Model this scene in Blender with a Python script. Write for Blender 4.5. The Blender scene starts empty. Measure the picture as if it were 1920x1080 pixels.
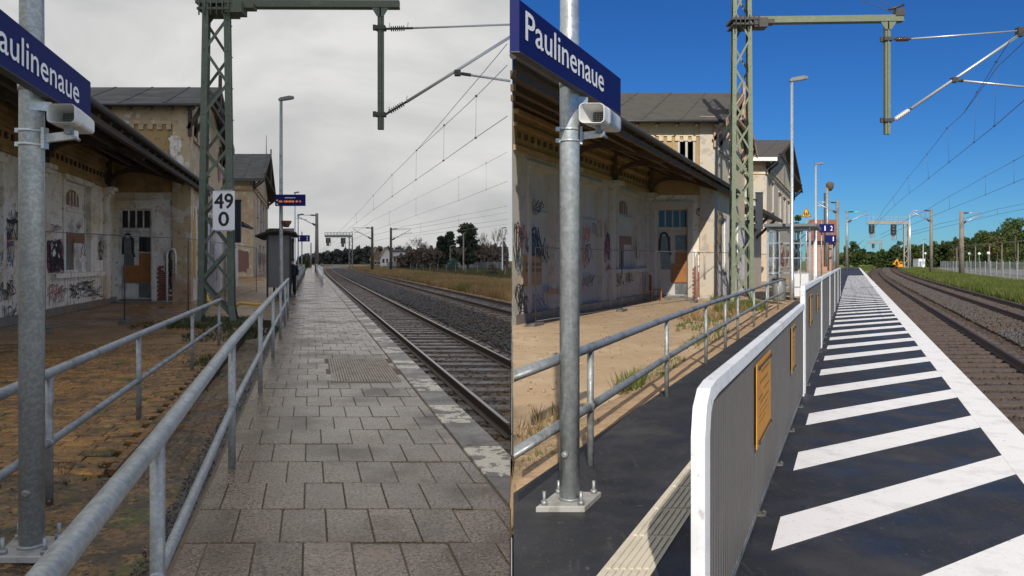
import bpy, math, random
import numpy as np
from mathutils import Vector, Matrix

random.seed(7)
rng = np.random.default_rng(7)
R = math.radians
FOC = 1400.0            # focal length in picture widths of 1920

# ------------------------------------------------------------------ camera, sky, sun
scn = bpy.context.scene
left_place = bpy.data.collections.new('overcast_platform')
right_place = bpy.data.collections.new('sunny_platform')
scn.collection.children.link(left_place)
scn.collection.children.link(right_place)
CUR = left_place

cam_d = bpy.data.cameras.new('camera')
cam_d.sensor_width = 36.0
cam_d.lens = 36.0 * FOC / 1920.0
cam_d.shift_y = -51.0 / 1920.0
cam_d.clip_start = 0.1
cam_d.clip_end = 9000.0
cam = bpy.data.objects.new('camera', cam_d)
scn.collection.objects.link(cam)
cam.location = (0, 0, 1.6)
cam.rotation_euler = (R(90), 0, 0)
scn.camera = cam

SUN_EL = 36.0
SUN_DIR = Vector((-0.05, -1.0, 0)).normalized()      # from the place towards the sun, in plan

world = bpy.data.worlds.new('World')
scn.world = world
world.use_nodes = True
nt = world.node_tree
nt.nodes.clear()
out = nt.nodes.new('ShaderNodeOutputWorld')
bg_blue = nt.nodes.new('ShaderNodeBackground')
bg_grey = nt.nodes.new('ShaderNodeBackground')
mixw = nt.nodes.new('ShaderNodeMixShader')
sky = nt.nodes.new('ShaderNodeTexSky')
sky.sky_type = 'NISHITA'
sky.sun_disc = False
sky.sun_elevation = R(SUN_EL)
sky.sun_rotation = R(182.9)
sky.altitude = 40
sky.air_density = 1.0
sky.dust_density = 0.0
sky.ozone_density = 4.5
hsv = nt.nodes.new('ShaderNodeHueSaturation')
hsv.inputs['Hue'].default_value = 0.505
hsv.inputs['Saturation'].default_value = 1.16
hsv.inputs['Value'].default_value = 0.86
nt.links.new(sky.outputs[0], hsv.inputs['Color'])
wb = nt.nodes.new('ShaderNodeVectorMath'); wb.operation = 'MULTIPLY'
wb.inputs[1].default_value = (0.33, 0.68, 1.04)
nt.links.new(hsv.outputs[0], wb.inputs[0])
nt.links.new(wb.outputs[0], bg_blue.inputs[0])
bg_blue.inputs[1].default_value = 0.09
# a front of low stratus covers the western half of the sky (x < 0)
tc = nt.nodes.new('ShaderNodeTexCoord')
sep = nt.nodes.new('ShaderNodeSeparateXYZ')
nt.links.new(tc.outputs['Generated'], sep.inputs[0])
mp = nt.nodes.new('ShaderNodeMapping')
mp.inputs['Scale'].default_value = (1.0, 1.0, 2.6)
nt.links.new(tc.outputs['Generated'], mp.inputs[0])
n1 = nt.nodes.new('ShaderNodeTexNoise')
n1.inputs['Scale'].default_value = 3.6
n1.inputs['Detail'].default_value = 6
n1.inputs['Roughness'].default_value = 0.52
n1.inputs['Distortion'].default_value = 0.5
nt.links.new(mp.outputs[0], n1.inputs['Vector'])
cr = nt.nodes.new('ShaderNodeValToRGB')
cr.color_ramp.elements[0].position = 0.34
cr.color_ramp.elements[0].color = (0.47, 0.475, 0.48, 1)
cr.color_ramp.elements[1].position = 0.66
cr.color_ramp.elements[1].color = (0.72, 0.715, 0.705, 1)
nt.links.new(n1.outputs['Fac'], cr.inputs[0])
nt.links.new(cr.outputs[0], bg_grey.inputs[0])
# an overcast sky is brighter overhead than at the horizon
zz = nt.nodes.new('ShaderNodeMath'); zz.operation = 'MULTIPLY'
nt.links.new(sep.outputs['Z'], zz.inputs[0]); nt.links.new(sep.outputs['Z'], zz.inputs[1])
zm = nt.nodes.new('ShaderNodeMath'); zm.operation = 'MULTIPLY_ADD'
zm.inputs[1].default_value = 0.9; zm.inputs[2].default_value = 1.0
nt.links.new(zz.outputs[0], zm.inputs[0]); nt.links.new(zm.outputs[0], bg_grey.inputs[1])
gt = nt.nodes.new('ShaderNodeMath')
gt.operation = 'GREATER_THAN'
gt.inputs[1].default_value = 0.0
nt.links.new(sep.outputs['X'], gt.inputs[0])
nt.links.new(gt.outputs[0], mixw.inputs[0])
nt.links.new(bg_grey.outputs[0], mixw.inputs[1])
nt.links.new(bg_blue.outputs[0], mixw.inputs[2])
nt.links.new(mixw.outputs[0], out.inputs[0])

sun_d = bpy.data.lights.new('sun', 'SUN')
sun_d.energy = 5.0
sun_d.angle = R(0.55)
sun_d.color = (1.0, 0.93, 0.84)
sun = bpy.data.objects.new('sun', sun_d)
scn.collection.objects.link(sun)
sv = SUN_DIR * math.cos(R(SUN_EL)) + Vector((0, 0, math.sin(R(SUN_EL))))
sun.rotation_euler = sv.to_track_quat('Z', 'Y').to_euler()
# the cloud front keeps the sun off the western platform
sun.light_linking.receiver_collection = right_place
sun.light_linking.blocker_collection = right_place

# added soft fill lamp brightening the western platform and walls under its canopy
left_fill_d = bpy.data.lights.new('overcast_fill', 'SUN')
left_fill_d.energy = 1.5
left_fill_d.angle = R(130)
left_fill_d.color = (1.0, 0.965, 0.92)
left_fill = bpy.data.objects.new('overcast_fill', left_fill_d)
scn.collection.objects.link(left_fill)
left_fill.rotation_euler = Vector((0.76, -0.48, 0.42)).to_track_quat('Z', 'Y').to_euler()
left_fill.light_linking.receiver_collection = left_place
left_fill.light_linking.blocker_collection = left_place

scn.view_settings.view_transform = 'Standard'
scn.view_settings.look = 'None'
scn.view_settings.exposure = 0.0
scn.view_settings.gamma = 1.0
scn.view_settings.use_curve_mapping = False
scn.render.engine = 'CYCLES'
scn.cycles.max_bounces = 6
scn.cycles.transparent_max_bounces = 12
scn.cycles.use_denoising = True

# ------------------------------------------------------------------ frames of the two places
class Frame:
    """s metres along the platform, t metres across (positive towards the tracks)."""
    def __init__(self, vp, side):
        self.vp = vp
        self.k = (vp - 960.0) / FOC
        self.side = side                       # -1: lies at x < 0, +1: lies at x > 0
    def p(self, s, t, z=0.0):
        return Vector((self.k * s + t, s, z))
    def first(self, t):                         # where a line along the platform enters the place
        return (-t / self.k) + 0.02
    def cl(self, s, t):
        if self.side < 0:
            return max(s, self.first(t)) if t > -900 else s
        return max(s, self.first(t))
    def px(self, u, v, s):
        return (u - self.vp) * s / FOC, 1.6 - (v - 489.0) * s / FOC
    def at(self, u, v, s):
        t, z = self.px(u, v, s)
        return self.p(s, t, z)
    def onwall(self, t, u, v):
        s = t * FOC / (u - self.vp)
        return s, 1.6 - (v - 489.0) * s / FOC

L = Frame(582.0, -1)
Q = Frame(1600.0, +1)

# ------------------------------------------------------------------ mesh building
class MB:
    def __init__(self):
        self.v = []; self.f = []; self.sm = []
    def add(self, vs, fs, smooth=False):
        o = len(self.v)
        self.v.extend([Vector(x) for x in vs])
        for f in fs:
            self.f.append([i + o for i in f]); self.sm.append(smooth)
        return self
    def quad(self, a, b, c, d):
        return self.add([a, b, c, d], [[0, 1, 2, 3]])
    def box8(self, c):                         # c: 4 bottom then 4 top corners
        return self.add(c, [[3, 2, 1, 0], [4, 5, 6, 7], [0, 1, 5, 4], [1, 2, 6, 5], [2, 3, 7, 6], [3, 0, 4, 7]])
    def wbox(self, c, sx, sy, sz):
        x, y, z = c
        return self.box8([(x - sx, y - sy, z - sz), (x + sx, y - sy, z - sz), (x + sx, y + sy, z - sz), (x - sx, y + sy, z - sz),
                          (x - sx, y - sy, z + sz), (x + sx, y - sy, z + sz), (x + sx, y + sy, z + sz), (x - sx, y + sy, z + sz)])
    def fbox(self, F, s0, s1, t0, t1, z0, z1, clip=True):
        c = []
        for z in (z0, z1):
            for s, t in ((s0, t0), (s0, t1), (s1, t1), (s1, t0)):
                ss = F.cl(s, t) if clip else s
                c.append(F.p(ss, t, z))
        return self.box8(c)
    def bar(self, p, q, w, th, up=None):
        p = Vector(p); q = Vector(q); d = (q - p).normalized()
        n = Vector(up) if up is not None else Vector((0, 0, 1))
        if abs(d.dot(n.normalized())) > 0.98: n = Vector((0, 1, 0))
        sd = d.cross(n).normalized(); n = sd.cross(d).normalized()
        c = []
        for e in (p, q):
            for a, b in ((-1, -1), (1, -1), (1, 1), (-1, 1)):
                c.append(e + sd * a * w / 2 + n * b * th / 2)
        return self.add(c, [[3, 2, 1, 0], [4, 5, 6, 7], [0, 1, 5, 4], [1, 2, 6, 5], [2, 3, 7, 6], [3, 0, 4, 7]])
    def lathe(self, p, q, prof, seg=12):       # prof: (fraction along, radius)
        p = Vector(p); q = Vector(q); d = (q - p); dn = d.normalized()
        a = dn.orthogonal().normalized(); b = dn.cross(a)
        o = len(self.v)
        for fr, r in prof:
            c = p + d * fr
            for i in range(seg):
                an = 2 * math.pi * i / seg
                self.v.append(c + (a * math.cos(an) + b * math.sin(an)) * r)
        n = len(prof)
        for j in range(n - 1):
            for i in range(seg):
                k = (i + 1) % seg
                self.f.append([o + j * seg + i, o + j * seg + k, o + (j + 1) * seg + k, o + (j + 1) * seg + i]); self.sm.append(True)
        self.f.append([o + i for i in range(seg)][::-1]); self.sm.append(False)
        self.f.append([o + (n - 1) * seg + i for i in range(seg)]); self.sm.append(False)
        return self
    def cyl(self, p, q, r, r2=None, seg=12):
        return self.lathe(p, q, [(0, r), (1, r if r2 is None else r2)], seg)
    def tube(self, pts, r, seg=8):
        pts = [Vector(x) for x in pts]
        rr = r if isinstance(r, (list, tuple)) else [r] * len(pts)
        o = len(self.v); a = None
        for j, c in enumerate(pts):
            d = (pts[min(j + 1, len(pts) - 1)] - pts[max(j - 1, 0)]).normalized()
            if a is None: a = d.orthogonal().normalized()
            a = (a - d * a.dot(d)).normalized(); b = d.cross(a)
            for i in range(seg):
                an = 2 * math.pi * i / seg
                self.v.append(c + (a * math.cos(an) + b * math.sin(an)) * rr[j])
        n = len(pts)
        for j in range(n - 1):
            for i in range(seg):
                k = (i + 1) % seg
                self.f.append([o + j * seg + i, o + j * seg + k, o + (j + 1) * seg + k, o + (j + 1) * seg + i]); self.sm.append(True)
        self.f.append([o + i for i in range(seg)][::-1]); self.sm.append(False)
        self.f.append([o + (n - 1) * seg + i for i in range(seg)]); self.sm.append(False)
        return self
    def loft(self, rings, caps=(True, True), smooth=True):
        o = len(self.v); n = len(rings[0])
        for r in rings: self.v.extend([Vector(x) for x in r])
        for j in range(len(rings) - 1):
            for i in range(n):
                k = (i + 1) % n
                self.f.append([o + j * n + i, o + j * n + k, o + (j + 1) * n + k, o + (j + 1) * n + i]); self.sm.append(smooth)
        if caps[0]: self.f.append([o + i for i in range(n)][::-1]); self.sm.append(False)
        if caps[1]: self.f.append([o + (len(rings) - 1) * n + i for i in range(n)]); self.sm.append(False)
        return self
    def poly(self, pts, z0, z1, inset=0.0):    # upright prism over a plan polygon (counter-clockwise), top edge chamfered
        n = len(pts)
        c = sum((Vector((p[0], p[1])) for p in pts), Vector((0, 0))) / n
        rings = [[(p[0], p[1], z0) for p in pts]]
        if inset:
            rings.append([(p[0], p[1], z1 - inset * 0.7) for p in pts])
            top = []
            for p in pts:
                d = Vector((p[0], p[1])) - c
                q = c + d * max(0.5, 1 - inset * 1.4 / max(d.length, 1e-3))
                top.append((q.x, q.y, z1))
            rings.append(top)
        else:
            rings.append([(p[0], p[1], z1) for p in pts])
        return self.loft(rings, (False, True), smooth=False)

ORIG = {}
def mesh_of(mb, name, base=Vector((0, 0, 0))):
    me = bpy.data.meshes.new(name)
    me.from_pydata([tuple(v - base) for v in mb.v], [], mb.f)
    if any(mb.sm):
        me.polygons.foreach_set('use_smooth', mb.sm)
    me.update()
    return me

def link(o, base):
    CUR.objects.link(o); ORIG[o.name] = Vector(base); return o

def thing(name, label, cat, loc=(0, 0, 0), group=None):
    o = bpy.data.objects.new(name, None)
    o.location = loc; o.empty_display_size = 0.2
    link(o, loc)
    o['label'] = label; o['category'] = cat
    if group: o['group'] = group
    return o

def part(name, mb, m, parent, label=None, stuff=False):
    base = ORIG[parent.name]
    me = mesh_of(mb, name, base); me.materials.append(m)
    o = bpy.data.objects.new(name, me)
    o.parent = parent
    link(o, base)
    if label: o['label'] = label
    if stuff: o['kind'] = 'stuff'
    return o

def struct(name, mb, m, kind='structure', loc=(0, 0, 0), label=None):
    me = mesh_of(mb, name, Vector(loc)); me.materials.append(m)
    o = bpy.data.objects.new(name, me); o.location = loc
    link(o, loc); o['kind'] = kind
    if label: o['label'] = label
    return o

def solo(name, mb, m, label, cat, loc=(0, 0, 0), group=None):
    me = mesh_of(mb, name, Vector(loc)); me.materials.append(m)
    o = bpy.data.objects.new(name, me); o.location = loc
    link(o, loc); o['label'] = label; o['category'] = cat
    if group: o['group'] = group
    return o

def piece(name, me, parent, off):              # one of many alike pieces sharing a mesh; off: place of its mesh origin
    o = bpy.data.objects.new(name, me)
    o.parent = parent
    o.location = Vector(off) - ORIG[parent.name]
    link(o, off)
    return o

def copy_tree(o, delta, parent=None):
    c = o.copy(); CUR.objects.link(c)
    if parent is None:
        c.location = Vector(o.location) + Vector(delta)
    else:
        c.parent = parent
    ORIG[c.name] = ORIG[o.name] + Vector(delta)
    for ch in list(o.children): copy_tree(ch, delta, c)
    return c

def big_mesh(name, V, F, m, kind='stuff', parent=None):   # numpy arrays, all faces of one length
    me = bpy.data.meshes.new(name)
    nf, k = F.shape
    me.vertices.add(len(V)); me.vertices.foreach_set('co', V.astype(np.float32).ravel())
    me.loops.add(nf * k); me.loops.foreach_set('vertex_index', F.astype(np.int32).ravel())
    me.polygons.add(nf); me.polygons.foreach_set('loop_start', np.arange(0, nf * k, k, dtype=np.int32))
    me.polygons.foreach_set('loop_total', np.full(nf, k, dtype=np.int32))
    me.update(calc_edges=True)
    me.materials.append(m)
    o = bpy.data.objects.new(name, me)
    if parent is not None:
        o.parent = parent; me.transform(Matrix.Translation(-ORIG[parent.name]))
        link(o, ORIG[parent.name])
    else:
        link(o, (0, 0, 0))
    if kind: o['kind'] = kind
    return o

def rand_rot(n):
    q = rng.normal(size=(n, 4)); q /= np.linalg.norm(q, axis=1)[:, None]
    w, x, y, z = q.T
    M = np.empty((n, 3, 3))
    M[:, 0, 0] = 1 - 2 * (y * y + z * z); M[:, 0, 1] = 2 * (x * y - z * w); M[:, 0, 2] = 2 * (x * z + y * w)
    M[:, 1, 0] = 2 * (x * y + z * w); M[:, 1, 1] = 1 - 2 * (x * x + z * z); M[:, 1, 2] = 2 * (y * z - x * w)
    M[:, 2, 0] = 2 * (x * z - y * w); M[:, 2, 1] = 2 * (y * z + x * w); M[:, 2, 2] = 1 - 2 * (x * x + y * y)
    return M

def scatter(P, S, TV, TF, rot=None):           # template TV/TF at points P with sizes S
    n = len(P)
    M = rand_rot(n) if rot is None else rot
    V = np.einsum('nij,kj->nki', M, TV) * S[:, None, None] + P[:, None, :]
    F = TF[None] + (np.arange(n) * len(TV))[:, None, None]
    return V.reshape(-1, 3), F.reshape(-1, TF.shape[1])

OCT_V = np.array([[1, 0, 0], [-0.9, 0.1, 0], [0, 1, 0.1], [0.1, -0.85, 0], [0, 0.1, 0.75], [0, 0, -0.7]])
OCT_F = np.array([[0, 2, 4], [2, 1, 4], [1, 3, 4], [3, 0, 4], [2, 0, 5], [1, 2, 5], [3, 1, 5], [0, 3, 5]])
LEAF_V = np.array([[-0.5, 0, 0], [0, -0.32, 0.06], [0.55, 0, 0], [0, 0.32, 0.06]])
LEAF_F = np.array([[0, 1, 2, 3]])

# ------------------------------------------------------------------ materials
def lin(h):
    h = h.lstrip('#')
    r = [int(h[i:i + 2], 16) / 255 for i in (0, 2, 4)]
    return tuple((c / 12.92 if c <= 0.04045 else ((c + 0.055) / 1.055) ** 2.4) for c in r)

def M(name, col, rough=0.7, metal=0.0, layers=(), bump=(), rough_var=None, spec=0.5, coat=0.0, sheet=False, emit=None, objvar=0.0):
    """layers: (scale, lo, hi, colour, amount[, stretch]) noise masks painted over the base colour;
    bump: (scale, strength[, distance]); rough_var: (scale, lo, hi) roughness from noise."""
    m = bpy.data.materials.new(name); m.use_nodes = True
    t = m.node_tree; nd = t.nodes; ln = t.links
    b = nd['Principled BSDF']
    col = lin(col) if isinstance(col, str) else col
    geo = nd.new('ShaderNodeNewGeometry')
    last = None
    def noise(scale, stretch=None, detail=5.0, rgh=0.6):
        n = nd.new('ShaderNodeTexNoise')
        n.inputs['Scale'].default_value = scale; n.inputs['Detail'].default_value = detail; n.inputs['Roughness'].default_value = rgh
        if stretch:
            mpn = nd.new('ShaderNodeMapping'); mpn.inputs['Scale'].default_value = stretch
            ln.new(geo.outputs['Position'], mpn.inputs[0]); ln.new(mpn.outputs[0], n.inputs['Vector'])
        else:
            ln.new(geo.outputs['Position'], n.inputs['Vector'])
        return n
    src = None
    for i, la in enumerate(layers):
        sc, lo, hi, c2, amt = la[:5]
        n = noise(sc, la[5] if len(la) > 5 else None)
        mr = nd.new('ShaderNodeMapRange'); mr.interpolation_type = 'SMOOTHSTEP'
        mr.inputs['From Min'].default_value = lo; mr.inputs['From Max'].default_value = hi
        mr.inputs['To Max'].default_value = amt
        ln.new(n.outputs['Fac'], mr.inputs['Value'])
        mx = nd.new('ShaderNodeMix'); mx.data_type = 'RGBA'
        ln.new(mr.outputs[0], mx.inputs['Factor'])
        if src is None: mx.inputs['A'].default_value = (*col, 1)
        else: ln.new(src, mx.inputs['A'])
        c2 = lin(c2) if isinstance(c2, str) else c2
        mx.inputs['B'].default_value = (*c2, 1)
        src = mx.outputs['Result']
    if objvar and src is not None:              # every slab or brick a little lighter or darker than its neighbour
        oi = nd.new('ShaderNodeObjectInfo'); mr = nd.new('ShaderNodeMapRange')
        mr.inputs['To Min'].default_value = 1 - objvar; mr.inputs['To Max'].default_value = 1 + objvar
        ln.new(oi.outputs['Random'], mr.inputs['Value'])
        vm = nd.new('ShaderNodeVectorMath'); vm.operation = 'SCALE'
        ln.new(src, vm.inputs[0]); ln.new(mr.outputs[0], vm.inputs['Scale']); src = vm.outputs[0]
    if src is None: b.inputs['Base Color'].default_value = (*col, 1)
    else: ln.new(src, b.inputs['Base Color'])
    b.inputs['Roughness'].default_value = rough
    b.inputs['Metallic'].default_value = metal
    b.inputs['Specular IOR Level'].default_value = spec
    b.inputs['Coat Weight'].default_value = coat
    if rough_var:
        n = noise(rough_var[0], None, 4.0)
        mr = nd.new('ShaderNodeMapRange')
        mr.inputs['From Min'].default_value = 0.35; mr.inputs['From Max'].default_value = 0.65
        mr.inputs['To Min'].default_value = rough_var[1]; mr.inputs['To Max'].default_value = rough_var[2]
        ln.new(n.outputs['Fac'], mr.inputs['Value']); ln.new(mr.outputs[0], b.inputs['Roughness'])
    prev = None
    for bp in bump:
        n = noise(bp[0], bp[3] if len(bp) > 3 else None, 6.0, 0.65)
        bn = nd.new('ShaderNodeBump')
        bn.inputs['Strength'].default_value = bp[1]; bn.inputs['Distance'].default_value = bp[2] if len(bp) > 2 else 0.02
        ln.new(n.outputs['Fac'], bn.inputs['Height'])
        if prev: ln.new(prev, bn.inputs['Normal'])
        prev = bn.outputs[0]
    if prev: ln.new(prev, b.inputs['Normal'])
    if emit:
        b.inputs['Emission Color'].default_value = (*(lin(emit[0])), 1); b.inputs['Emission Strength'].default_value = emit[1]
    if sheet:                                   # thin leaves let light through
        tr = nd.new('ShaderNodeBsdfTranslucent'); mxs = nd.new('ShaderNodeMixShader'); mxs.inputs[0].default_value = 0.35
        if src is None: tr.inputs[0].default_value = (*col, 1)
        else: ln.new(src, tr.inputs[0])
        ln.new(b.outputs[0], mxs.inputs[1]); ln.new(tr.outputs[0], mxs.inputs[2])
        ln.new(mxs.outputs[0], nd['Material Output'].inputs[0])
    return m

galv = M('galvanised_steel', (0.42, 0.46, 0.48), 0.5, 0.55, [(28, .42, .6, (0.56, 0.60, 0.62), .8), (5, .5, .75, (0.30, 0.33, 0.34), .6)], [(60, .12, .004)], rough_var=(18, .24, .46))
galv_dirty = M('weathered_galvanised_steel', (0.25, 0.27, 0.27), 0.5, 0.45, [(24, .42, .6, (0.34, 0.36, 0.36), .7), (4, .48, .7, (0.13, 0.13, 0.11), .8)], [(60, .12, .004)], rough_var=(18, .35, .65))
galv_white = M('bright_zinc_frame', (0.68, 0.69, 0.70), 0.5, 0.1, [(6, .46, .66, (0.56, 0.57, 0.58), .7), (18, .60, .68, (.36, .34, .31), .65), (2.5, .58, .7, (.50, .49, .46), .6, (1, 1, .3))], [(50, .12, .003)])
concrete_plate = M('grey_base_plate', (0.36, 0.36, 0.34), .7, .2, [(9, .45, .65, (0.22, .21, .18), .7)], [(40, .2, .005)])
sign_blue = M('sign_blue', (0.006, 0.011, 0.095), .6, 0, [(3, .5, .8, (.008, .014, .11), .6)], spec=.15)
sign_white = M('sign_white', (0.82, 0.82, 0.82), .4)
black_paint = M('sign_black', (0.012, 0.012, 0.013), .5)
white_plastic = M('white_plastic', (0.62, 0.62, 0.60), .4, 0, [(5, .48, .7, (.5, .49, .45), .6)])
dark_grille = M('dark_grille', (0.02, 0.02, 0.022), .6)
dark_dirty = M('dark_steel', (0.05, 0.05, 0.05), .55, .3, [(12, .5, .7, (.12, .08, .05), .5)])
mast_green = M('green_mast_paint_wet', (0.075, 0.092, 0.060), .55, 0, [(7, .52, .7, (.12, .15, .10), .7), (22, .6, .75, (.20, .11, .06), .6)], [(30, .15, .004)])
galv_l = M('rain_wet_zinc', (0.27, 0.29, 0.285), 0.42, 0.3, [(48, .42, .60, (0.38, 0.405, 0.395), .8), (5, .5, .72, (0.20, 0.21, 0.205), .6), (1.2, .58, .72, (.17, .165, .13), .6)], [(60, .12, .004)], rough_var=(14, .28, .55))
mast_green_dry = M('green_mast_paint_dry', (0.135, 0.165, 0.105), .6, 0, [(7, .5, .7, (.19, .22, .15), .7), (22, .62, .75, (.25, .17, .10), .6)], [(30, .15, .004)])
insul_brown = M('brown_porcelain', (0.05, 0.035, 0.03), .25, coat=.4)
insul_white = M('white_porcelain', (0.65, 0.63, 0.60), .25, coat=.4)
wire_dark = M('wire_dark', (0.10, 0.10, 0.105), .6, .2)
wire_pale = M('wire_pale', (0.34, 0.34, 0.34), .6, .2)
fence_thin = M('dull_fence_wire', (0.16, 0.165, 0.16), .6, .3)
foot_dark = M('grimy_foot', (0.12, 0.115, 0.105), .8, 0, [(9, .45, .65, (.07, .065, .06), .7)])
alu_tube = M('aluminium_tube', (0.45, 0.46, 0.47), .4, .5)

wet_slab = M('wet_concrete_paving', (0.182, 0.130, 0.080), .5, 0,
             [(3.2, .42, .65, (0.215, 0.163, 0.108), .8), (.9, .48, .64, (0.105, .072, .044), .85), (44, .515, .545, (0.046, 0.033, 0.022), .9), (75, .585, .62, (.38, .32, .25), .7), (.5, .57, .66, (.25, .225, .185), .6), (2.0, .60, .68, (.24, .15, .07), .5)],
             [(48, .45, .008), (2.5, .25, .02)], rough_var=(.9, .06, .42), objvar=.2)
slab_joint = M('paving_joint_dirt', (0.135, 0.098, 0.062), .8, 0, [(8, .5, .7, (.07, .06, .03), .7)], [(60, .5, .01)])
kerb_wet = M('wet_kerb_concrete', (0.19, 0.168, 0.14), .5, 0, [(4, .45, .65, (.13, .118, .10), .8), (34, .54, .62, (.075, .066, .056), .7), (70, .6, .66, (.34, .31, .27), .5)], [(60, .4, .006)], rough_var=(2.5, .28, .6))
kerb_paint = M('worn_cream_kerb_paint', (0.165, 0.15, 0.13), .5, 0, [(3.6, .46, .485, (.64, .58, .44), .95), (9, .54, .58, (.17, .15, .125), .9), (34, .58, .63, (.16, .14, .115), .8)], [(60, .35, .006)], rough_var=(2.5, .3, .6))
tactile_base = M('tactile_plate_base', (0.12, 0.098, 0.074), .6)
tactile_tan = M('tan_tactile_plate', (0.36, 0.30, 0.225), .6, 0, [(6, .45, .65, (.16, .13, .10), .7)], [(70, .3, .004)])
brick_moss = M('mossy_clay_paver', (0.275, 0.128, 0.026), .5, 0,
               [(1.1, .45, .62, (0.165, 0.082, 0.024), .85), (7, .5, .64, (0.38, 0.20, 0.045), .8), (2.0, .52, .64, (0.105, 0.098, 0.014), .85), (22, .52, .62, (.055, .036, .014), .85), (4.0, .55, .64, (.065, .042, .022), .85)],
               [(26, .9, .018), (110, .5, .005)], rough_var=(2, .14, .65), objvar=.34)
mud = M('wet_brown_dirt', (0.12, 0.074, 0.034), .6, 0,
        [(1.4, .45, .58, (0.21, 0.115, 0.034), .85), (3.5, .48, .58, (0.05, 0.037, 0.022), .9), (2.2, .53, .62, (0.095, 0.098, 0.014), .85), (10, .54, .60, (.31, .175, .05), .8), (30, .52, .60, (.035, .026, .016), .8)],
        [(9, .9, .06), (45, .7, .014)], rough_var=(1.4, .10, .7))
terrace_mat = M('wet_brown_terrace', (0.235, 0.122, 0.040), .5, 0,
        [(.5, .45, .62, (0.185, 0.115, 0.060), .8), (4, .5, .66, (0.29, 0.17, 0.065), .7), (1.6, .54, .64, (.09, .058, .03), .75), (25, .55, .7, (.06, .04, .02), .5)],
        [(18, .5, .012), (70, .4, .006)], rough_var=(.6, .12, .6))
moss = M('green_moss', (0.035, 0.045, 0.010), .9, 0, [(5, .45, .65, (0.07, 0.08, 0.018), .8), (12, .55, .7, (.05, .03, .012), .7)], [(40, .9, .03)])
leaf_litter = M('fallen_leaves', (0.20, 0.085, 0.02), .6, 0, [(6, .4, .6, (.09, .045, .015), .9), (11, .55, .65, (.28, .16, .05), .8)])
ballast_wet = M('wet_ballast', (0.070, 0.053, 0.041), .6, 0, [(9, .4, .6, (0.11, 0.083, 0.063), .9), (.7, .46, .6, (.135, .080, .046), .85), (21, .58, .7, (.15, .14, .13), .6)], [(30, .8, .03)])
ballast_grey_wet = M('fresh_dark_ballast', (0.040, 0.038, 0.038), .55, 0, [(9, .4, .6, (0.075, 0.070, 0.067), .9), (.6, .5, .62, (.085, .06, .042), .6), (21, .58, .7, (.13, .13, .13), .6)], [(30, .8, .03)])
ballast_brown = M('rusty_ballast', (0.062, 0.044, 0.033), .9, 0, [(9, .4, .6, (0.045, 0.032, 0.025), .9), (2, .48, .65, (.095, .064, .043), .7), (25, .6, .7, (.15, .125, .11), .5)], [(30, .8, .03)])
ballast_grey = M('grey_ballast', (0.095, 0.088, 0.084), .9, 0, [(9, .4, .6, (0.055, 0.051, 0.05), .9), (.8, .46, .6, (.085, .058, .041), .8), (25, .6, .7, (.16, .145, .135), .6)], [(30, .8, .03)])
sleeper_wet = M('dark_wet_sleeper', (0.10, 0.083, 0.07), .5, 0, [(7, .45, .65, (.15, .125, .105), .8)], [(30, .5, .01, (1, 8, 8))], rough_var=(4, .3, .6))
sleeper_dry = M('brown_sleeper', (0.075, 0.054, 0.042), .85, 0, [(7, .45, .65, (.105, .077, .06), .8)], [(30, .5, .01)])
rail_side = M('rusty_rail', (0.055, 0.036, 0.028), .6, .3, [(9, .45, .65, (.085, .05, .034), .8)], [(40, .3, .004)])
rail_head = M('polished_rail_head', (0.38, 0.36, 0.34), .32, .9, [(3, .5, .7, (.22, .19, .17), .7, (1, .2, 1))])
rail_head_dry = M('dull_rail_head', (0.085, 0.065, 0.055), .5, .6)
lamp_grey = M('lamp_grey', (0.14, 0.145, 0.14), .6, 0, [(9, .5, .7, (.10, .10, .10), .6)])
concrete_mast = M('brown_concrete_mast', (0.20, 0.175, 0.15), .8, 0, [(.8, .5, .62, (.13, .095, .075), .7), (6, .5, .7, (.25, .22, .19), .5)], [(20, .2, .01)])
concrete_mast_dark = M('dark_wet_mast', (0.085, 0.065, 0.055), .8, 0, [(.8, .45, .6, (.05, .038, .034), .8)], [(20, .2, .01)])

white_l = M('peeling_whitewash_wet', (0.64, 0.62, 0.575), .8, 0,
            [(.55, .5, .62, (0.55, 0.45, 0.30), .8), (2.2, .55, .62, (0.46, 0.42, 0.355), .75), (7, .58, .68, (.19, .16, .125), .75), (1.0, .55, .72, (.23, .215, .19), .7, (1, 1, .25)), (26, .62, .7, (.10, .08, .06), .7)], [(9, .3, .01), (40, .3, .005)])
ochre_l = M('ochre_plaster_wet', (0.32, 0.21, 0.085), .85, 0,
            [(.8, .46, .6, (0.165, 0.11, 0.05), .8), (3, .55, .66, (0.31, 0.23, 0.12), .7), (8, .58, .7, (.09, .06, .03), .7)], [(9, .35, .01)])
tan_l = M('tan_plaster_wet', (0.43, 0.34, 0.205), .85, 0,
          [(.35, .48, .6, (0.35, 0.25, 0.14), .85), (1.6, .56, .62, (0.58, 0.54, 0.48), .7), (6, .57, .68, (.17, .115, .07), .75), (1.2, .55, .75, (.18, .14, .09), .6, (1, 1, .2)), (.22, .58, .66, (.30, .13, .08), .45)], [(8, .4, .015), (40, .3, .005)])
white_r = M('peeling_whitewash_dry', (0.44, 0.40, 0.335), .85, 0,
            [(.55, .52, .62, (0.42, 0.345, 0.235), .6), (2.2, .56, .62, (0.34, 0.31, 0.27), .75), (7, .6, .68, (.30, .25, .20), .7), (1.0, .58, .74, (.38, .36, .33), .6, (1, 1, .25)), (26, .62, .7, (.18, .14, .11), .7)], [(9, .3, .01), (40, .3, .005)])
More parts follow.
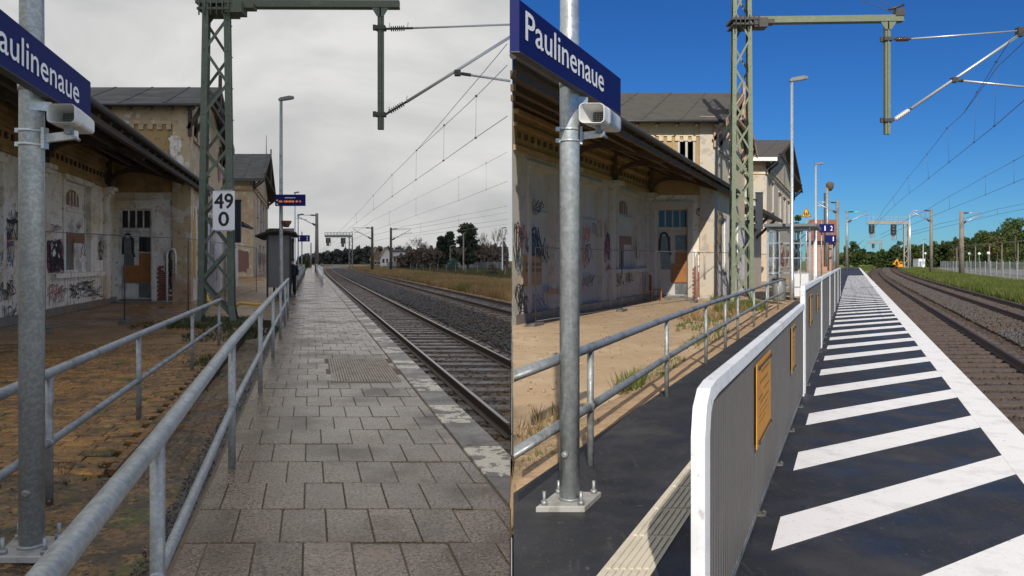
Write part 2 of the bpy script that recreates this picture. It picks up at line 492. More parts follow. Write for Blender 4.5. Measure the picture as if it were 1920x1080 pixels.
endwall_r = M('sunlit_whitewash_dry', (0.70, 0.665, 0.595), .85, 0, [(1.1, .5, .62, (0.60, 0.52, 0.40), .7), (4, .56, .64, (0.42, 0.37, 0.31), .75), (11, .6, .68, (.28, .24, .19), .7), (30, .62, .7, (.12, .10, .08), .6)], [(9, .4, .012), (40, .3, .005)])  # whitewash copy with the sun on the end wall lightened into its colour
ochre_r = M('ochre_plaster_dry', (0.34, 0.235, 0.11), .85, 0,
            [(.8, .46, .6, (0.31, 0.215, 0.105), .8), (3, .55, .66, (0.47, 0.37, 0.22), .7), (8, .58, .7, (.20, .13, .07), .7)], [(9, .35, .01)])
tan_r = M('cream_plaster_dry', (0.58, 0.475, 0.31), .85, 0,
          [(.35, .5, .62, (0.50, 0.375, 0.225), .8), (1.6, .57, .62, (0.62, 0.58, 0.52), .8), (6, .58, .68, (.34, .25, .16), .7), (1.2, .58, .75, (.36, .30, .22), .6, (1, 1, .2))], [(8, .4, .015), (40, .3, .005)])
grey_r = M('grey_render_dry', (0.46, 0.415, 0.335), .85, 0,
           [(.35, .46, .6, (0.50, 0.38, 0.24), .8), (2.5, .55, .62, (0.30, 0.27, 0.23), .7), (7, .58, .68, (.5, .46, .4), .6)], [(8, .5, .02)])
brick_red_l = M('exposed_red_brick_wet', (0.21, 0.062, 0.030), .8, 0, [(8, .45, .65, (.13, .045, .025), .8)], [(40, .4, .006)])
brick_red_r = M('exposed_red_brick_dry', (0.36, 0.13, 0.075), .85, 0, [(8, .45, .65, (.28, .11, .07), .8)], [(40, .4, .006)])
board_l = M('grey_boarding_wet', (0.62, 0.615, 0.59), .7, 0, [(1.5, .5, .65, (.30, .29, .27), .8), (9, .58, .7, (.2, .18, .16), .6)], [(20, .2, .004)])
board_r = M('grey_boarding_dry', (0.41, 0.38, 0.325), .7, 0, [(1.5, .5, .65, (.45, .44, .42), .8), (9, .6, .7, (.32, .3, .28), .6)], [(20, .2, .004)])
wood_orange = M('orange_chipboard', (0.27, 0.105, 0.022), .65, 0, [(3, .45, .65, (.20, .075, .018), .8), (60, .5, .65, (.33, .15, .05), .5)], [(60, .2, .003)])
wood_dark = M('dark_old_timber', (0.050, 0.036, 0.024), .8, 0, [(6, .45, .65, (.08, .06, .04), .8)], [(14, .5, .01, (1, 1, 4))])
wood_tan = M('weathered_timber', (0.105, 0.072, 0.042), .8, 0, [(6, .45, .65, (.065, .045, .028), .8)], [(14, .5, .01)])
wood_pale = M('peeling_pink_timber', (0.42, 0.27, 0.18), .8, 0, [(3, .5, .6, (.30, .22, .16), .8), (10, .55, .65, (.5, .42, .34), .8)], [(14, .5, .01)])
roof_dark = M('roofing_felt_wet', (0.045, 0.045, 0.042), .8, 0, [(2, .45, .65, (.085, .085, .085), .8), (9, .55, .7, (.035, .04, .025), .6)], [(14, .3, .01)], rough_var=(1, .6, .9), spec=.25)
brick_bed = M('dark_brick_bed', (0.045, 0.033, 0.018), .85, 0, [(6, .5, .65, (.06, .06, .012), .7)], [(40, .5, .01)])
roof_dry = M('roofing_felt_dry', (0.062, 0.056, 0.046), .9, 0, [(2, .45, .65, (.045, .042, .036), .8), (14, .55, .7, (.08, .07, .055), .6)], [(40, .4, .01)])
slate = M('dark_slate_panel', (0.028, 0.034, 0.042), .5)
fascia_white = M('white_fascia', (0.72, 0.71, 0.68), .6)
red_cloth = M('red_paint', (0.30, 0.012, 0.014), .7)
pane_dark = M('dark_window_pane', (0.012, 0.014, 0.016), .12, 0)
pane_grey = M('grey_window_pane', (0.10, 0.11, 0.11), .25, 0, [(4, .45, .6, (.16, .17, .17), .7)])
yellow_hose_m = M('yellow_plastic', (0.55, 0.33, 0.02), .5)
peel_white = M('peeled_white_plaster', (0.60, 0.575, 0.52), .85, 0, [(2.2, .48, .56, (0.40, 0.315, 0.20), .9), (8, .54, .62, (.45, .40, .33), .8), (24, .58, .66, (.22, .17, .11), .7)], [(9, .4, .015)])
spray = {k: M('spray_' + k, c, .6, 0, [(14, .62, .72, (.3, .28, .25), .7)]) for k, c in dict(black=(.012, .012, .014), blue=(.03, .07, .16), red=(.34, .04, .04), magenta=(.22, .05, .10), brown=(.20, .11, .07), white=(.66, .65, .62), grey=(.07, .075, .085), yellow=(.5, .30, .03), tan=(.30, .19, .09), teal=(.09, .16, .15), brickred=(.17, .075, .05)).items()}
mat_black = M('black_rubber_mat', (0.018, 0.019, 0.021), .62, 0, [(2.2, .44, .62, (.029, .029, .031), .85), (22, .63, .69, (.11, .10, .09), .65), (60, .61, .67, (.10, .095, .088), .7), (.8, .52, .68, (.046, .044, .042), .75), (7, .60, .72, (.06, .055, .05), .6, (3, .35, 1))], [(90, .5, .004), (14, .15, .006)], rough_var=(2, .42, .78))
paint_white = M('worn_white_paint', (0.74, 0.73, 0.71), .65, 0, [(4, .48, .66, (.62, .61, .59), .8), (50, .60, .68, (.42, .41, .40), .7), (1.3, .58, .72, (.52, .50, .47), .6), (9, .66, .72, (.22, .21, .20), .6)], [(90, .3, .003)])
tactile_cream = M('cream_tactile_strip', (0.52, 0.475, 0.385), .75, 0, [(5, .5, .65, (.44, .40, .32), .7)], [(70, .25, .003)])
sand = M('dry_sandy_ground', (0.37, 0.262, 0.155), .9, 0, [(.6, .45, .62, (0.43, 0.325, 0.205), .8), (3, .5, .65, (.31, .215, .12), .7), (25, .56, .68, (.28, .20, .12), .5), (.9, .6, .7, (.30, .24, .12), .5)], [(5, .35, .05), (30, .5, .012)])
sand_dark = M('damp_sand_bank', (0.36, 0.24, 0.135), .9, 0, [(3, .45, .62, (.27, .18, .10), .8), (18, .55, .66, (.45, .33, .21), .6)], [(8, .5, .05)])
panel_grey = M('grey_ribbed_panel', (0.112, 0.105, 0.098), .6, 0, [(4, .5, .65, (.10, .096, .092), .7, (2, 2, .3))], rough_var=(5, .45, .6))
sign_orange = M('orange_notice', (0.58, 0.25, 0.014), .55, 0, [(5, .48, .66, (.46, .19, .016), .7), (30, .6, .7, (.30, .14, .03), .6)])
sign_faded = M('faded_notice', (0.42, 0.21, 0.04), .6, 0, [(12, .48, .66, (.30, .16, .05), .7)])
sign_yellow = M('yellow_warning_sign', (0.80, 0.40, 0.008), .5)
print_dark = M('notice_print', (0.12, 0.06, 0.01), .6)
field_l = M('autumn_field', (0.075, 0.075, 0.024), .95, 0, [(.08, .42, .6, (0.12, 0.085, 0.034), .85), (.5, .5, .65, (.05, .06, .02), .7), (4, .5, .65, (.15, .10, .045), .5)], [(6, .8, .1)])
verge_l = M('dry_verge', (0.30, 0.185, 0.08), .95, 0, [(.25, .45, .62, (0.11, 0.085, 0.03), .85), (1.5, .5, .65, (.27, .17, .075), .7)], [(8, .8, .1)])
drygrass = M('dry_grass_blades', (0.31, 0.205, 0.10), .9, 0, [(.12, .46, .6, (.17, .15, .045), .85), (.5, .5, .65, (.46, .33, .16), .7)], sheet=True)
field_r = M('summer_field', (0.10, 0.125, 0.030), .95, 0, [(.1, .42, .6, (0.13, 0.155, 0.035), .85), (1.2, .5, .65, (.08, .105, .02), .7)], [(6, .8, .1)])
greengrass = M('green_grass_blades', (0.095, 0.135, 0.022), .9, 0, [(.12, .45, .6, (.17, .19, .045), .85), (.6, .52, .62, (.22, .19, .075), .7), (2, .5, .65, (.065, .10, .016), .7)], sheet=True)
path_dark = M('dark_path', (0.055, 0.05, 0.045), .8, 0, [(2, .45, .65, (.085, .075, .065), .7)], [(10, .5, .03)])
gravel_yard = M('gravel_yard', (0.19, 0.175, 0.155), .9, 0, [(.6, .45, .65, (.13, .13, .10), .7)], [(10, .5, .03)])
bark = M('bark', (0.065, 0.05, 0.038), .9, 0, [(6, .45, .65, (.10, .08, .06), .7)], [(14, .6, .03)])
twig = M('bare_twigs', (0.150, 0.112, 0.085), .9, 0, [(.5, .45, .65, (.075, .055, .042), .7)])
pine = M('pine_needles', (0.036, 0.050, 0.026), .85, 0, [(.6, .45, .6, (.058, .074, .036), .8)], sheet=True)
leaf_a = M('dark_leaves', (0.034, 0.062, 0.012), .75, 0, [(.5, .42, .6, (.058, .095, .018), .85)], sheet=True)
leaf_b = M('mid_leaves', (0.055, 0.092, 0.016), .75, 0, [(.5, .42, .6, (.095, .135, .024), .85)], sheet=True)
leaf_c = M('olive_leaves', (0.088, 0.095, 0.024), .75, 0, [(.5, .42, .6, (.13, .125, .03), .85)], sheet=True)
wood_far = M('far_wood_winter', (0.075, 0.075, 0.066), .95, 0, [(.05, .42, .6, (.045, .056, .042), .85), (.3, .5, .65, (.11, .092, .08), .7)], [(.5, .9, 1.0)])
coat_navy = M('navy_cloth', (0.012, 0.015, 0.028), .85, 0, [], [(60, .3, .004)])
skin = M('skin', (0.45, 0.27, 0.20), .55)
hair = M('dark_hair', (0.03, 0.022, 0.016), .6)
led = M('orange_led', (0.02, 0.01, 0.0), .5, emit=('#ff8a1c', 1.1))
roof_red = M('red_roof_tiles', (0.24, 0.085, 0.05), .8, 0, [(3, .45, .65, (.17, .065, .045), .8)], [(20, .4, .02)])
house_white = M('white_house_wall', (0.60, 0.57, 0.52), .8, 0, [(1, .5, .7, (.48, .45, .40), .7)])
thatch = M('brown_gable', (0.20, 0.155, 0.11), .9, 0, [(1, .5, .7, (.14, .105, .075), .7)])
fence_blue = M('grey_blue_fence', (0.19, 0.22, 0.235), .7, 0, [(.3, .45, .65, (.25, .275, .285), .7)])
digger_yellow = M('digger_yellow', (0.65, 0.29, 0.015), .5)
cabin_white = M('white_cabin_wall', (0.62, 0.66, 0.70), .6)
brick_far = M('pale_brick_house', (0.36, 0.21, 0.15), .85, 0, [(1.5, .5, .7, (.28, .165, .12), .7), (6, .5, .7, (.42, .27, .2), .5)], [(12, .4, .03)])
graphite = M('graphite_print', (0.03, 0.03, 0.03), .6)
glass = bpy.data.materials.new('shelter_glass'); glass.use_nodes = True
_b = glass.node_tree.nodes['Principled BSDF']
_b.inputs['Base Color'].default_value = (.90, .92, .915, 1); _b.inputs['Roughness'].default_value = .04
_b.inputs['Transmission Weight'].default_value = 1.0; _b.inputs['IOR'].default_value = 1.12
glass_dirty = M('dirty_shelter_glass', (0.24, 0.25, 0.25), .45, 0, [(1.5, .45, .65, (.20, .21, .21), .7)])

# ================================================================== GROUND, PLATFORMS, TRACKS
def strip(F, name, t0, t1, s0, s1, z0, z1, m, n=1, curve=None, kind='structure', parent=None):
    mb = MB()
    ss = [s0 + (s1 - s0) * (i / n) ** 1.6 for i in range(n + 1)]
    rows = []
    for i, s in enumerate(ss):
        row = []
        for t, z in ((t0, z0), (t0, z1), (t1, z1), (t1, z0)):
            s_ = F.cl(s, t)
            row.append(F.p(s_, t + (curve(s_) if curve else 0), z))
        rows.append(row)
    rows = [r for i, r in enumerate(rows) if i == len(rows) - 1 or any((rows[i + 1][k] - r[k]).length > 1e-3 for k in range(4))]
    mb.loft(rows, (True, True), smooth=False)
    if parent is not None: return part(name, mb, m, parent)
    return struct(name, mb, m, kind)

def curve_l(s): return 1.5 * (max(0.0, s - 70) / 140) ** 2
def curve_r(s): return 3.4 * (max(0.0, s - 55) / 140) ** 2

def halfplane(poly, side):                       # keep the part of a plan polygon that lies in the place
    outp = []
    eps = 0.012
    f = (lambda p: -(p[0]) - eps) if side < 0 else (lambda p: p[0] - eps)
    n = len(poly)
    for i in range(n):
        a, b = poly[i], poly[(i + 1) % n]
        fa, fb = f(a), f(b)
        if fa >= 0: outp.append(a)
        if fa * fb < 0:
            k = fa / (fa - fb)
            outp.append((a[0] + (b[0] - a[0]) * k, a[1] + (b[1] - a[1]) * k))
    return outp

def para(F, s0, s1, t0, t1):
    return [tuple(F.p(s0, t0)[:2]), tuple(F.p(s0, t1)[:2]), tuple(F.p(s1, t1)[:2]), tuple(F.p(s1, t0)[:2])]

def rail_mesh(F, t, s0, s1, zt, n, curve):
    prof = [(-.075, -.17), (-.075, -.155), (-.014, -.135), (-.012, -.05), (-.038, -.038), (-.036, 0), (.036, 0), (.038, -.038), (.012, -.05), (.014, -.135), (.075, -.155), (.075, -.17)]
    rows, head = [], []
    s0 = max(s0, F.first(t) if F.side < 0 else s0)
    for i in range(n + 1):
        s = s0 + (s1 - s0) * (i / n) ** 1.8
        c = curve(s)
        row = []
        for dt, dz in prof:
            s_ = max(s, F.first(t + dt)) if i == 0 else s
            row.append(F.p(s_, t + dt + c, zt + dz))
        rows.append(row)
        s_ = max(s, F.first(t + .04)) if i == 0 else s
        head.append([F.p(s_, t - .026 + c, zt + .001), F.p(s_, t - .022 + c, zt + .004), F.p(s_, t + .022 + c, zt + .004), F.p(s_, t + .026 + c, zt + .001)])
    return MB().loft(rows, (True, True), smooth=False), MB().loft(head, (True, True), smooth=False)

def railway(F, name, label, rails, s0, s1, zt, curve, m_side, m_head, m_sleep, pitch, nsl, fasten=False):
    tm = sum(rails) / 2
    root = thing(name, label, 'railway track', F.p(max(s0, F.first(tm) if F.side < 0 else s0), tm, zt))
    root['kind'] = 'structure'
    for t in rails:
        a, b = rail_mesh(F, t, s0, s1, zt, 60, curve)
        r = part('rail', a, m_side, root)
        part('rail_head', b, m_head, r)
    # sleepers, one object each, sharing one mesh
    half = (rails[1] - rails[0]) / 2 + .55
    mb = MB(); w = .17
    c = [F.p(-w, -half, -.1), F.p(-w, half, -.1), F.p(w, half, -.1), F.p(w, -half, -.1)]
    mb.poly([tuple(x[:2]) for x in c], -.12, 0.0, .02)
    me = mesh_of(mb, 'sleeper'); me.materials.append(m_sleep)
    s = s0; k = 0
    first_full = max(F.first(tm + half + .1), F.first(tm - half - .1)) if F.side < 0 else s0
    while k < nsl and s < s1:
        zz = zt - .165 + random.uniform(-.012, .008)
        if s >= first_full:
            piece('sleeper', me, root, F.p(s, tm + curve(s), zz)); k += 1
        elif s > F.first(tm - half):
            pl = halfplane(para(F, s - w, s + w, tm - half, tm + half), F.side)
            if len(pl) > 2:
                part('sleeper', MB().poly(pl, zz - .12, zz, .02), m_sleep, root); k += 1
        s += pitch
    mbr = MB()
    while s < min(s1, 190):
        mbr.fbox(F, s - w, s + w, tm - half + curve(s), tm + half + curve(s), zt - .28, zt - .168); s += pitch
    if mbr.v: part('sleeper', mbr, m_sleep, root, stuff=True)
    return root

def stones(F, name, m, zones, n, size, zb, curve, parent=None, smax=60, smin=3.0, power=1.0):
    """loose stones spread over (t0, t1) bands, denser near the platform end"""
    P = []
    tot = sum(b - a for a, b in zones)
    for a, b in zones:
        k = int(n * (b - a) / tot)
        u = rng.random(k)
        s = smin * (smax / smin) ** u
        t = a + (b - a) * rng.random(k)
        cs = np.array([curve(x) for x in s])
        x = F.k * s + t + cs
        ok = (x < -.05) if F.side < 0 else (x > .05)
        P.append(np.stack([x, s, np.full(k, zb)], 1)[ok])
    P = np.concatenate(P)
    P[:, 2] += rng.random(len(P)) * .035
    S = size * (.55 + .9 * rng.random(len(P))) * (1 + np.maximum(0, P[:, 1] - 25) / 55)
    V, Fc = scatter(P, S, OCT_V, OCT_F)
    return big_mesh(name, V, Fc, m, 'stuff', parent)

def tufts(F, name, m, t0, t1, s0, s1, n, h, zb, curve=None, lean=.35, wide=.06, parent=None, keep=None, blades=5):
    u = rng.random(n); s = s0 * (s1 / s0) ** u
    t = t0 + (t1 - t0) * rng.random(n)
    cs = np.array([curve(x) for x in s]) if curve else 0
    x = F.k * s + t + cs
    ok = (x < -.1) if F.side < 0 else (x > .1)
    if keep is not None: ok &= keep(s, t)
    P = np.stack([x, s, np.full(n, zb)], 1)[ok]
    return blades_at(name, P, m, h, lean, wide, parent, blades)

def blades_at(name, P, m, h, lean=.35, wide=.06, parent=None, blades=5):
    n = len(P)
    Vs, Fs = [], []
    for b in range(blades):
        a = rng.random(n) * 6.283
        hh = h * (.5 + .8 * rng.random(n))
        d = np.stack([np.cos(a), np.sin(a), np.zeros(n)], 1)
        e = np.stack([-np.sin(a), np.cos(a), np.zeros(n)], 1)
        base = P + d * (h * .25 * rng.random(n))[:, None]
        tip = base + d * (hh * lean * (.4 + rng.random(n)))[:, None]; tip[:, 2] += hh
        w = (h * wide * (.7 + .6 * rng.random(n)))[:, None]
        Vs.append(np.stack([base - e * w, base + e * w, tip], 1))
    V = np.concatenate(Vs).reshape(-1, 3)
    Fc = np.arange(len(V)).reshape(-1, 3)
    return big_mesh(name, V, Fc, m, 'stuff', parent)

# ---------------- left (overcast) place
CUR = left_place
ZL = -0.72
struct('ground', MB().add([(-4000, -40, ZL - .02), (-.012, -40, ZL - .02), (-.012, 6000, ZL - .02), (-4000, 6000, ZL - .02)], [[0, 1, 2, 3]]), field_l)
strip(L, 'ballast_bed', 1.5, 10.9, -2, 420, ZL - .3, ZL + .02, ballast_wet, 40, curve_l)
strip(L, 'ballast_shoulder', 4.9, 7.0, 10, 420, ZL - .3, ZL + .06, ballast_grey_wet, 40, curve_l)
strip(L, 'grass_verge', 10.9, 20.5, 20, 420, ZL - .3, ZL + .03, verge_l, 40, curve_l)
strip(L, 'path', 20.5, 23.2, 40, 420, ZL - .3, ZL + .05, path_dark, 40, curve_l)
railway(L, 'railway_track', 'rain-wet track with shiny rails beside the kerb of the grey platform', (2.56, 4.22), 6, 420, -.5, curve_l, rail_side, rail_head, sleeper_wet, .80, 80)
railway(L, 'railway_track', 'second wet track past the dark ballast, in front of dry tan grass', (8.3, 9.85), 20, 420, -.5, curve_l, rail_side, rail_head_dry, sleeper_wet, .95, 70)
stones(L, 'gravel', ballast_wet, [(1.7, 5.0), (7.0, 10.8)], 30000, .040, ZL + .006, curve_l, smax=210, smin=6)
stones(L, 'gravel', ballast_grey_wet, [(4.9, 7.2)], 11000, .055, ZL + .07, curve_l, smax=210, smin=14)
tufts(L, 'dry_grass', drygrass, 11.2, 20.3, 38, 260, 15000, .55, ZL + .02, curve_l)
tufts(L, 'dry_grass', drygrass, 1.68, 2.2, 10, 60, 700, .14, ZL + .02, curve_l)
tufts(L, 'field_grass', M('muted_field_grass', (.085, .095, .03), .9, 0, [(.2, .45, .6, (.13, .10, .04), .8)], sheet=True), 23.5, 60, 80, 330, 9000, .5, ZL, curve_l)

# platform body with its paving
plat = struct('platform', MB().fbox(L, -3, 260, -.74, 1.30, -.9, -.006), slab_joint, loc=L.p(4, 0, 0))
plat['label'] = 'wet grey paved platform'
RW, TW = .57, .272
fm = MB().poly(para(L, -RW / 2 + .005, RW / 2 - .005, -TW / 2 + .0035, TW / 2 - .0035), -.06, 0, .005)
slab_me = mesh_of(fm, 'paving_slab'); slab_me.materials.append(wet_slab)
T0, T1 = -.72, 1.285
nrow = 0; s = 3.1; cnt = 0
far = MB()
while s < 58:
    off = (nrow % 2) * TW / 2
    t = T0 - off
    while t < T1 - .02:
        a, b = max(t, T0), min(t + TW, T1)
        dz = random.uniform(-.004, .004)
        in_plate = (9.80 < s + RW / 2 < 12.25) and (.27 < (a + b) / 2 < 1.22)
        pl = halfplane(para(L, s + .005, s + RW - .005, a + .0035, b - .0035), -1) if b - a > .03 else []
        if len(pl) > 2 and not in_plate:
            whole = abs((b - a) - TW) < 1e-6 and len(pl) == 4 and L.p(s, b)[0] < -.02
            if cnt < 290:
                if whole:
                    o = piece('paving_slab', slab_me, plat, L.p(s + RW / 2, (a + b) / 2, dz))
                    o.rotation_euler = (random.uniform(-.004, .004), random.uniform(-.008, .008), 0)
                else:
                    part('paving_slab', MB().poly(pl, -.06, dz, .006), wet_slab, plat)
                cnt += 1
            else:
                far.poly(pl, -.06, dz, .006)
        t += TW
    s += RW; nrow += 1
part('paving_slab', far, wet_slab, plat, stuff=True)
near = MB()
s = 3.1 - RW
while s > -3:
    t = T0
    while t < T1 - .02:
        pl = halfplane(para(L, s + .011, s + RW - .011, t + .008, min(t + TW, T1) - .008), -1)
        if len(pl) > 2: near.poly(pl, -.06, 0, .012)
        t += TW
    s -= RW
part('paving_slab', near, wet_slab, plat, stuff=True)
part('paving_surface', MB().fbox(L, 58, 260, T0, T1, -.05, -.004), wet_slab, plat)
# kerb stones, every other one with worn cream paint
s = 4.6; k = 0; kf = [MB(), MB()]
while s < 150:
    ln_ = .92
    pl = halfplane(para(L, s + .006, s + ln_ - .006, 1.30, 1.64), -1)
    if len(pl) > 2:
        if s < 60:
            part('kerb_stone', MB().poly(pl, -.85, random.uniform(.004, .010), .012), kerb_paint if k % 2 else kerb_wet, plat)
        else: kf[k % 2].poly(pl, -.85, .006, .012)
    s += ln_; k += 1
part('kerb_stone', kf[0], kerb_wet, plat, stuff=True)
part('kerb_stone', kf[1], kerb_paint, plat, stuff=True)
# mossy edging along the brick ledge
eg = MB()
s = 5.75
while s < 17:
    eg.poly(para(L, s + .004, s + .196, -1.568, -1.50), -.4, random.uniform(-.006, .006), .008); s += .20
le = struct('ledge_edging', eg, brick_moss)
part('ledge_face', MB().fbox(L, 5.76, 17, -1.499, -1.482, -.45, -.030), brick_bed, le)
# tactile plate let into the paving
tp = part('tactile_plate', MB().poly(para(L, 9.80, 12.28, .27, 1.22), -.05, .002, .01), tactile_base, plat)
ribs = MB()
nr = 24
for i in range(nr):
    t = .285 + (1.205 - .285) * (i + .5) / nr
    ribs.poly(para(L, 9.86, 12.2, t - .012, t + .012), .001, .012, .004)
part('rib', ribs, tactile_tan, tp)

# brown terrace, brick edge, sunken strip along the platform
strip(L, 'terrace', -16, -1.55, -3, 140, -.7, -.045, brick_bed, 20)
strip(L, 'forecourt', -16, -7.56, 5, 60, -.1, -.020, terrace_mat, 4)
strip(L, 'forecourt', -7.56, -1.57, 60, 140, -.1, -.010, terrace_mat, 4)
ter = struct('terrace_paving', MB().fbox(L, 14.4, 60, -7.55, -1.56, -.046, -.004), terrace_mat, loc=L.p(8, -2.5, 0))
BR, BT = .175, .27
bm_ = MB().poly(para(L, -BR / 2 + .013, BR / 2 - .013, -BT / 2 + .004, BT / 2 - .004), -.07, 0, .014)
brick_me = mesh_of(bm_, 'paving_brick'); brick_me.materials.append(brick_moss)
s = 5.7; row = 0; cnt = 0; fb = MB()
while s < 14.4:
    t = -1.575 - BT * .5 * (1 + .5 * (row % 2))
    lim = max(-.43 * s - .3, -7.5)
    while t > lim:
        dz = random.uniform(-.006, .003)
        if cnt < 300 and t > -.43 * s + .2:
            o = piece('paving_brick', brick_me, ter, L.p(s, t, dz)); cnt += 1
            o.rotation_euler = (random.uniform(-.025, .025), random.uniform(-.018, .018), random.uniform(-.02, .02))
        else:
            fb.poly(para(L, s - BR / 2 + .013, s + BR / 2 - .013, t - BT / 2 + .004, t + BT / 2 - .004), -.07, dz, .014)
        t -= BT
    s += BR; row += 1
part('paving_brick', fb, brick_moss, ter, stuff=True)
mud_v = MB()
gx, gy = 26, 60                                   # uneven dirt between the railings
rows = []
for j in range(gy + 1):
    s = -2 + 24 * j / gy
    row = []
    for i in range(gx + 1):
        t0_, t1_ = (-6.5, -.745) if s < 5.75 else (-1.49, -.745)
        t = t0_ + (t1_ - t0_) * i / gx
        sink = -.22 if s > 5.75 else -.012
        edge = 1.0 if i in (gx,) else 0
        z = sink * (1 - edge) + -.03 * edge + random.uniform(-.012, .012) + (.05 * math.sin(t * 7 + s) * math.sin(s * 3) * .3 if s < 5.75 else 0)
        if s > 20.5: z -= .1
        row.append(tuple(L.p(s, t, z)))
    rows.append(row)
vs = [v for r in rows for v in r]
fs = [[j * (gx + 1) + i, j * (gx + 1) + i + 1, (j + 1) * (gx + 1) + i + 1, (j + 1) * (gx + 1) + i] for j in range(gy) for i in range(gx)]
struct('dirt', MB().add(vs, fs, True), mud)
strip(L, 'gutter', -.90, -.742, -3, 60, -.4, -.012, ballast_grey_wet, 6)
stones(L, 'grit', ballast_grey_wet, [(-.92, -.75)], 2600, .009, -.015, lambda s: 0, smax=22, smin=2.5)
strip(L, 'ground_strip', -1.55, -.742, 20.8, 120, -.6, -.05, mud, 6)
for s0_, n_, tt, sz in ((3.2, 420, (-2.6, -.95), .030), (6.0, 620, (-1.48, -.92), .034), (6.0, 420, (-3.6, -1.6), .020)):
    ss = s0_ + rng.random(n_) * (2.8 if s0_ < 5 else 12)
    tt_ = tt[0] + (tt[1] - tt[0]) * rng.random(n_)
    zz = np.where(ss > 5.75, np.where(tt_ > -1.55, -.195, .012), .015)
    P = np.stack([L.k * ss + tt_, ss, zz], 1)
    rot = rand_rot(n_); rot[:, 2, :] *= .35
    V, Fc = scatter(P, sz * (.6 + rng.random(n_)), LEAF_V, LEAF_F, rot)
    big_mesh('fallen_leaves', V, Fc, leaf_litter)
for (s_, t_, n_, r_) in ((5.9, -1.75, 40, .3), (5.3, -2.2, 60, .35), (16.5, -1.7, 240, .9), (19, -3.4, 200, .9), (12, -1.62, 60, .3), (9, -1.62, 40, .3)):
    a = rng.random(n_) * 6.28; rr = r_ * np.sqrt(rng.random(n_))
    P = np.stack([L.k * s_ + t_ + rr * np.cos(a), s_ + rr * np.sin(a) * 2, np.full(n_, -.03)], 1)
    blades_at('weeds', P, moss, .045 if s_ < 10 else .10, .7, .14)

# ---------------- right (sunny) place
CUR = right_place
ZR = -0.72
struct('ground', MB().add([(.012, -40, ZR - .02), (4500, -40, ZR - .02), (4500, 6000, ZR - .02), (.012, 6000, ZR - .02)], [[0, 1, 2, 3]]), field_r)
strip(Q, 'ballast_bed', 1.45, 8.9, -3, 420, ZR - .3, ZR + .02, ballast_brown, 40, curve_r)
strip(Q, 'ballast_shoulder', 4.45, 5.75, -3, 420, ZR - .3, ZR + .08, ballast_grey, 40, curve_r)
railway(Q, 'railway_track', 'dry track with dark rails beside the white platform edge line', (2.02, 3.5), 3, 420, -.5, curve_r, rail_side, rail_head_dry, sleeper_dry, .74, 80)
railway(Q, 'railway_track', 'second dry track curving away along the green verge', (6.45, 7.95), 12, 420, -.5, curve_r, rail_side, rail_head_dry, sleeper_dry, .85, 80)
stones(Q, 'gravel', ballast_brown, [(1.6, 4.5), (5.7, 8.8)], 30000, .038, ZR + .004, curve_r, smax=210, smin=4)
stones(Q, 'gravel', ballast_grey, [(4.4, 5.85)], 9000, .055, ZR + .09, curve_r, smax=210, smin=10)
tufts(Q, 'green_grass', greengrass, 9.0, 17.0, 30, 300, 17000, .5, ZR, curve_r)
tufts(Q, 'green_grass', greengrass, -6, 1.2, 172, 330, 2500, .5, ZR, curve_r)
strip(Q, 'gravel_yard', 19.5, 45, 60, 260, ZR - .3, ZR + .03, gravel_yard, 10)
strip(Q, 'path', 24, 25.5, 60, 300, ZR - .2, ZR + .05, path_dark, 10)

rp = struct('platform', MB().fbox(Q, -3, 170, -2.35, 1.22, -.9, -.006), mat_black, loc=Q.p(4, 0, 0))
rp['label'] = 'black rubber platform surface with white hatching'
rp2 = part('mat_surface', MB().fbox(Q, -3, 170, -2.33, 1.22, -.006, 0.0), mat_black, rp)
part('edge_line', MB().fbox(Q, -3, 170, 1.22, 1.56, -.9, .004), paint_white, rp)
s = 2.55 - 1.575 * 2; k = 0; fst = MB()
while s < 80:
    pts = []
    for ss, t in ((s, -.46), (s + 1.475, 1.218), (s + 1.475 + .53, 1.218), (s + .53, -.46)):
        t_ = t if t > 0 else -.44 - .003 * min(ss, 40)
        pts.append((ss, t_))
    c = [tuple(Q.p(a, b)[:2]) for a, b in pts]
    c = halfplane(c, 1)
    if len(c) > 2:
        if k < 30: part('stripe', MB().poly(c, -.01, .004), paint_white, rp)
        else: fst.poly(c, -.01, .004)
    s += 1.575 - min(.25, max(0, (s - 9) * .012)); k += 1
part('stripe', fst, paint_white, rp, stuff=True)
ts = part('tactile_strip', MB().fbox(Q, 2.4, 34, -1.30, -1.03, -.01, .006), tactile_cream, rp)
ribs = MB()
for i in range(6):
    t = -1.285 + .235 * (i + .5) / 6
    s = 2.45
    while s < 16:
        ribs.fbox(Q, s, s + .44, t - .012, t + .012, .005, .014); s += .47
part('rib', ribs, tactile_cream, ts)

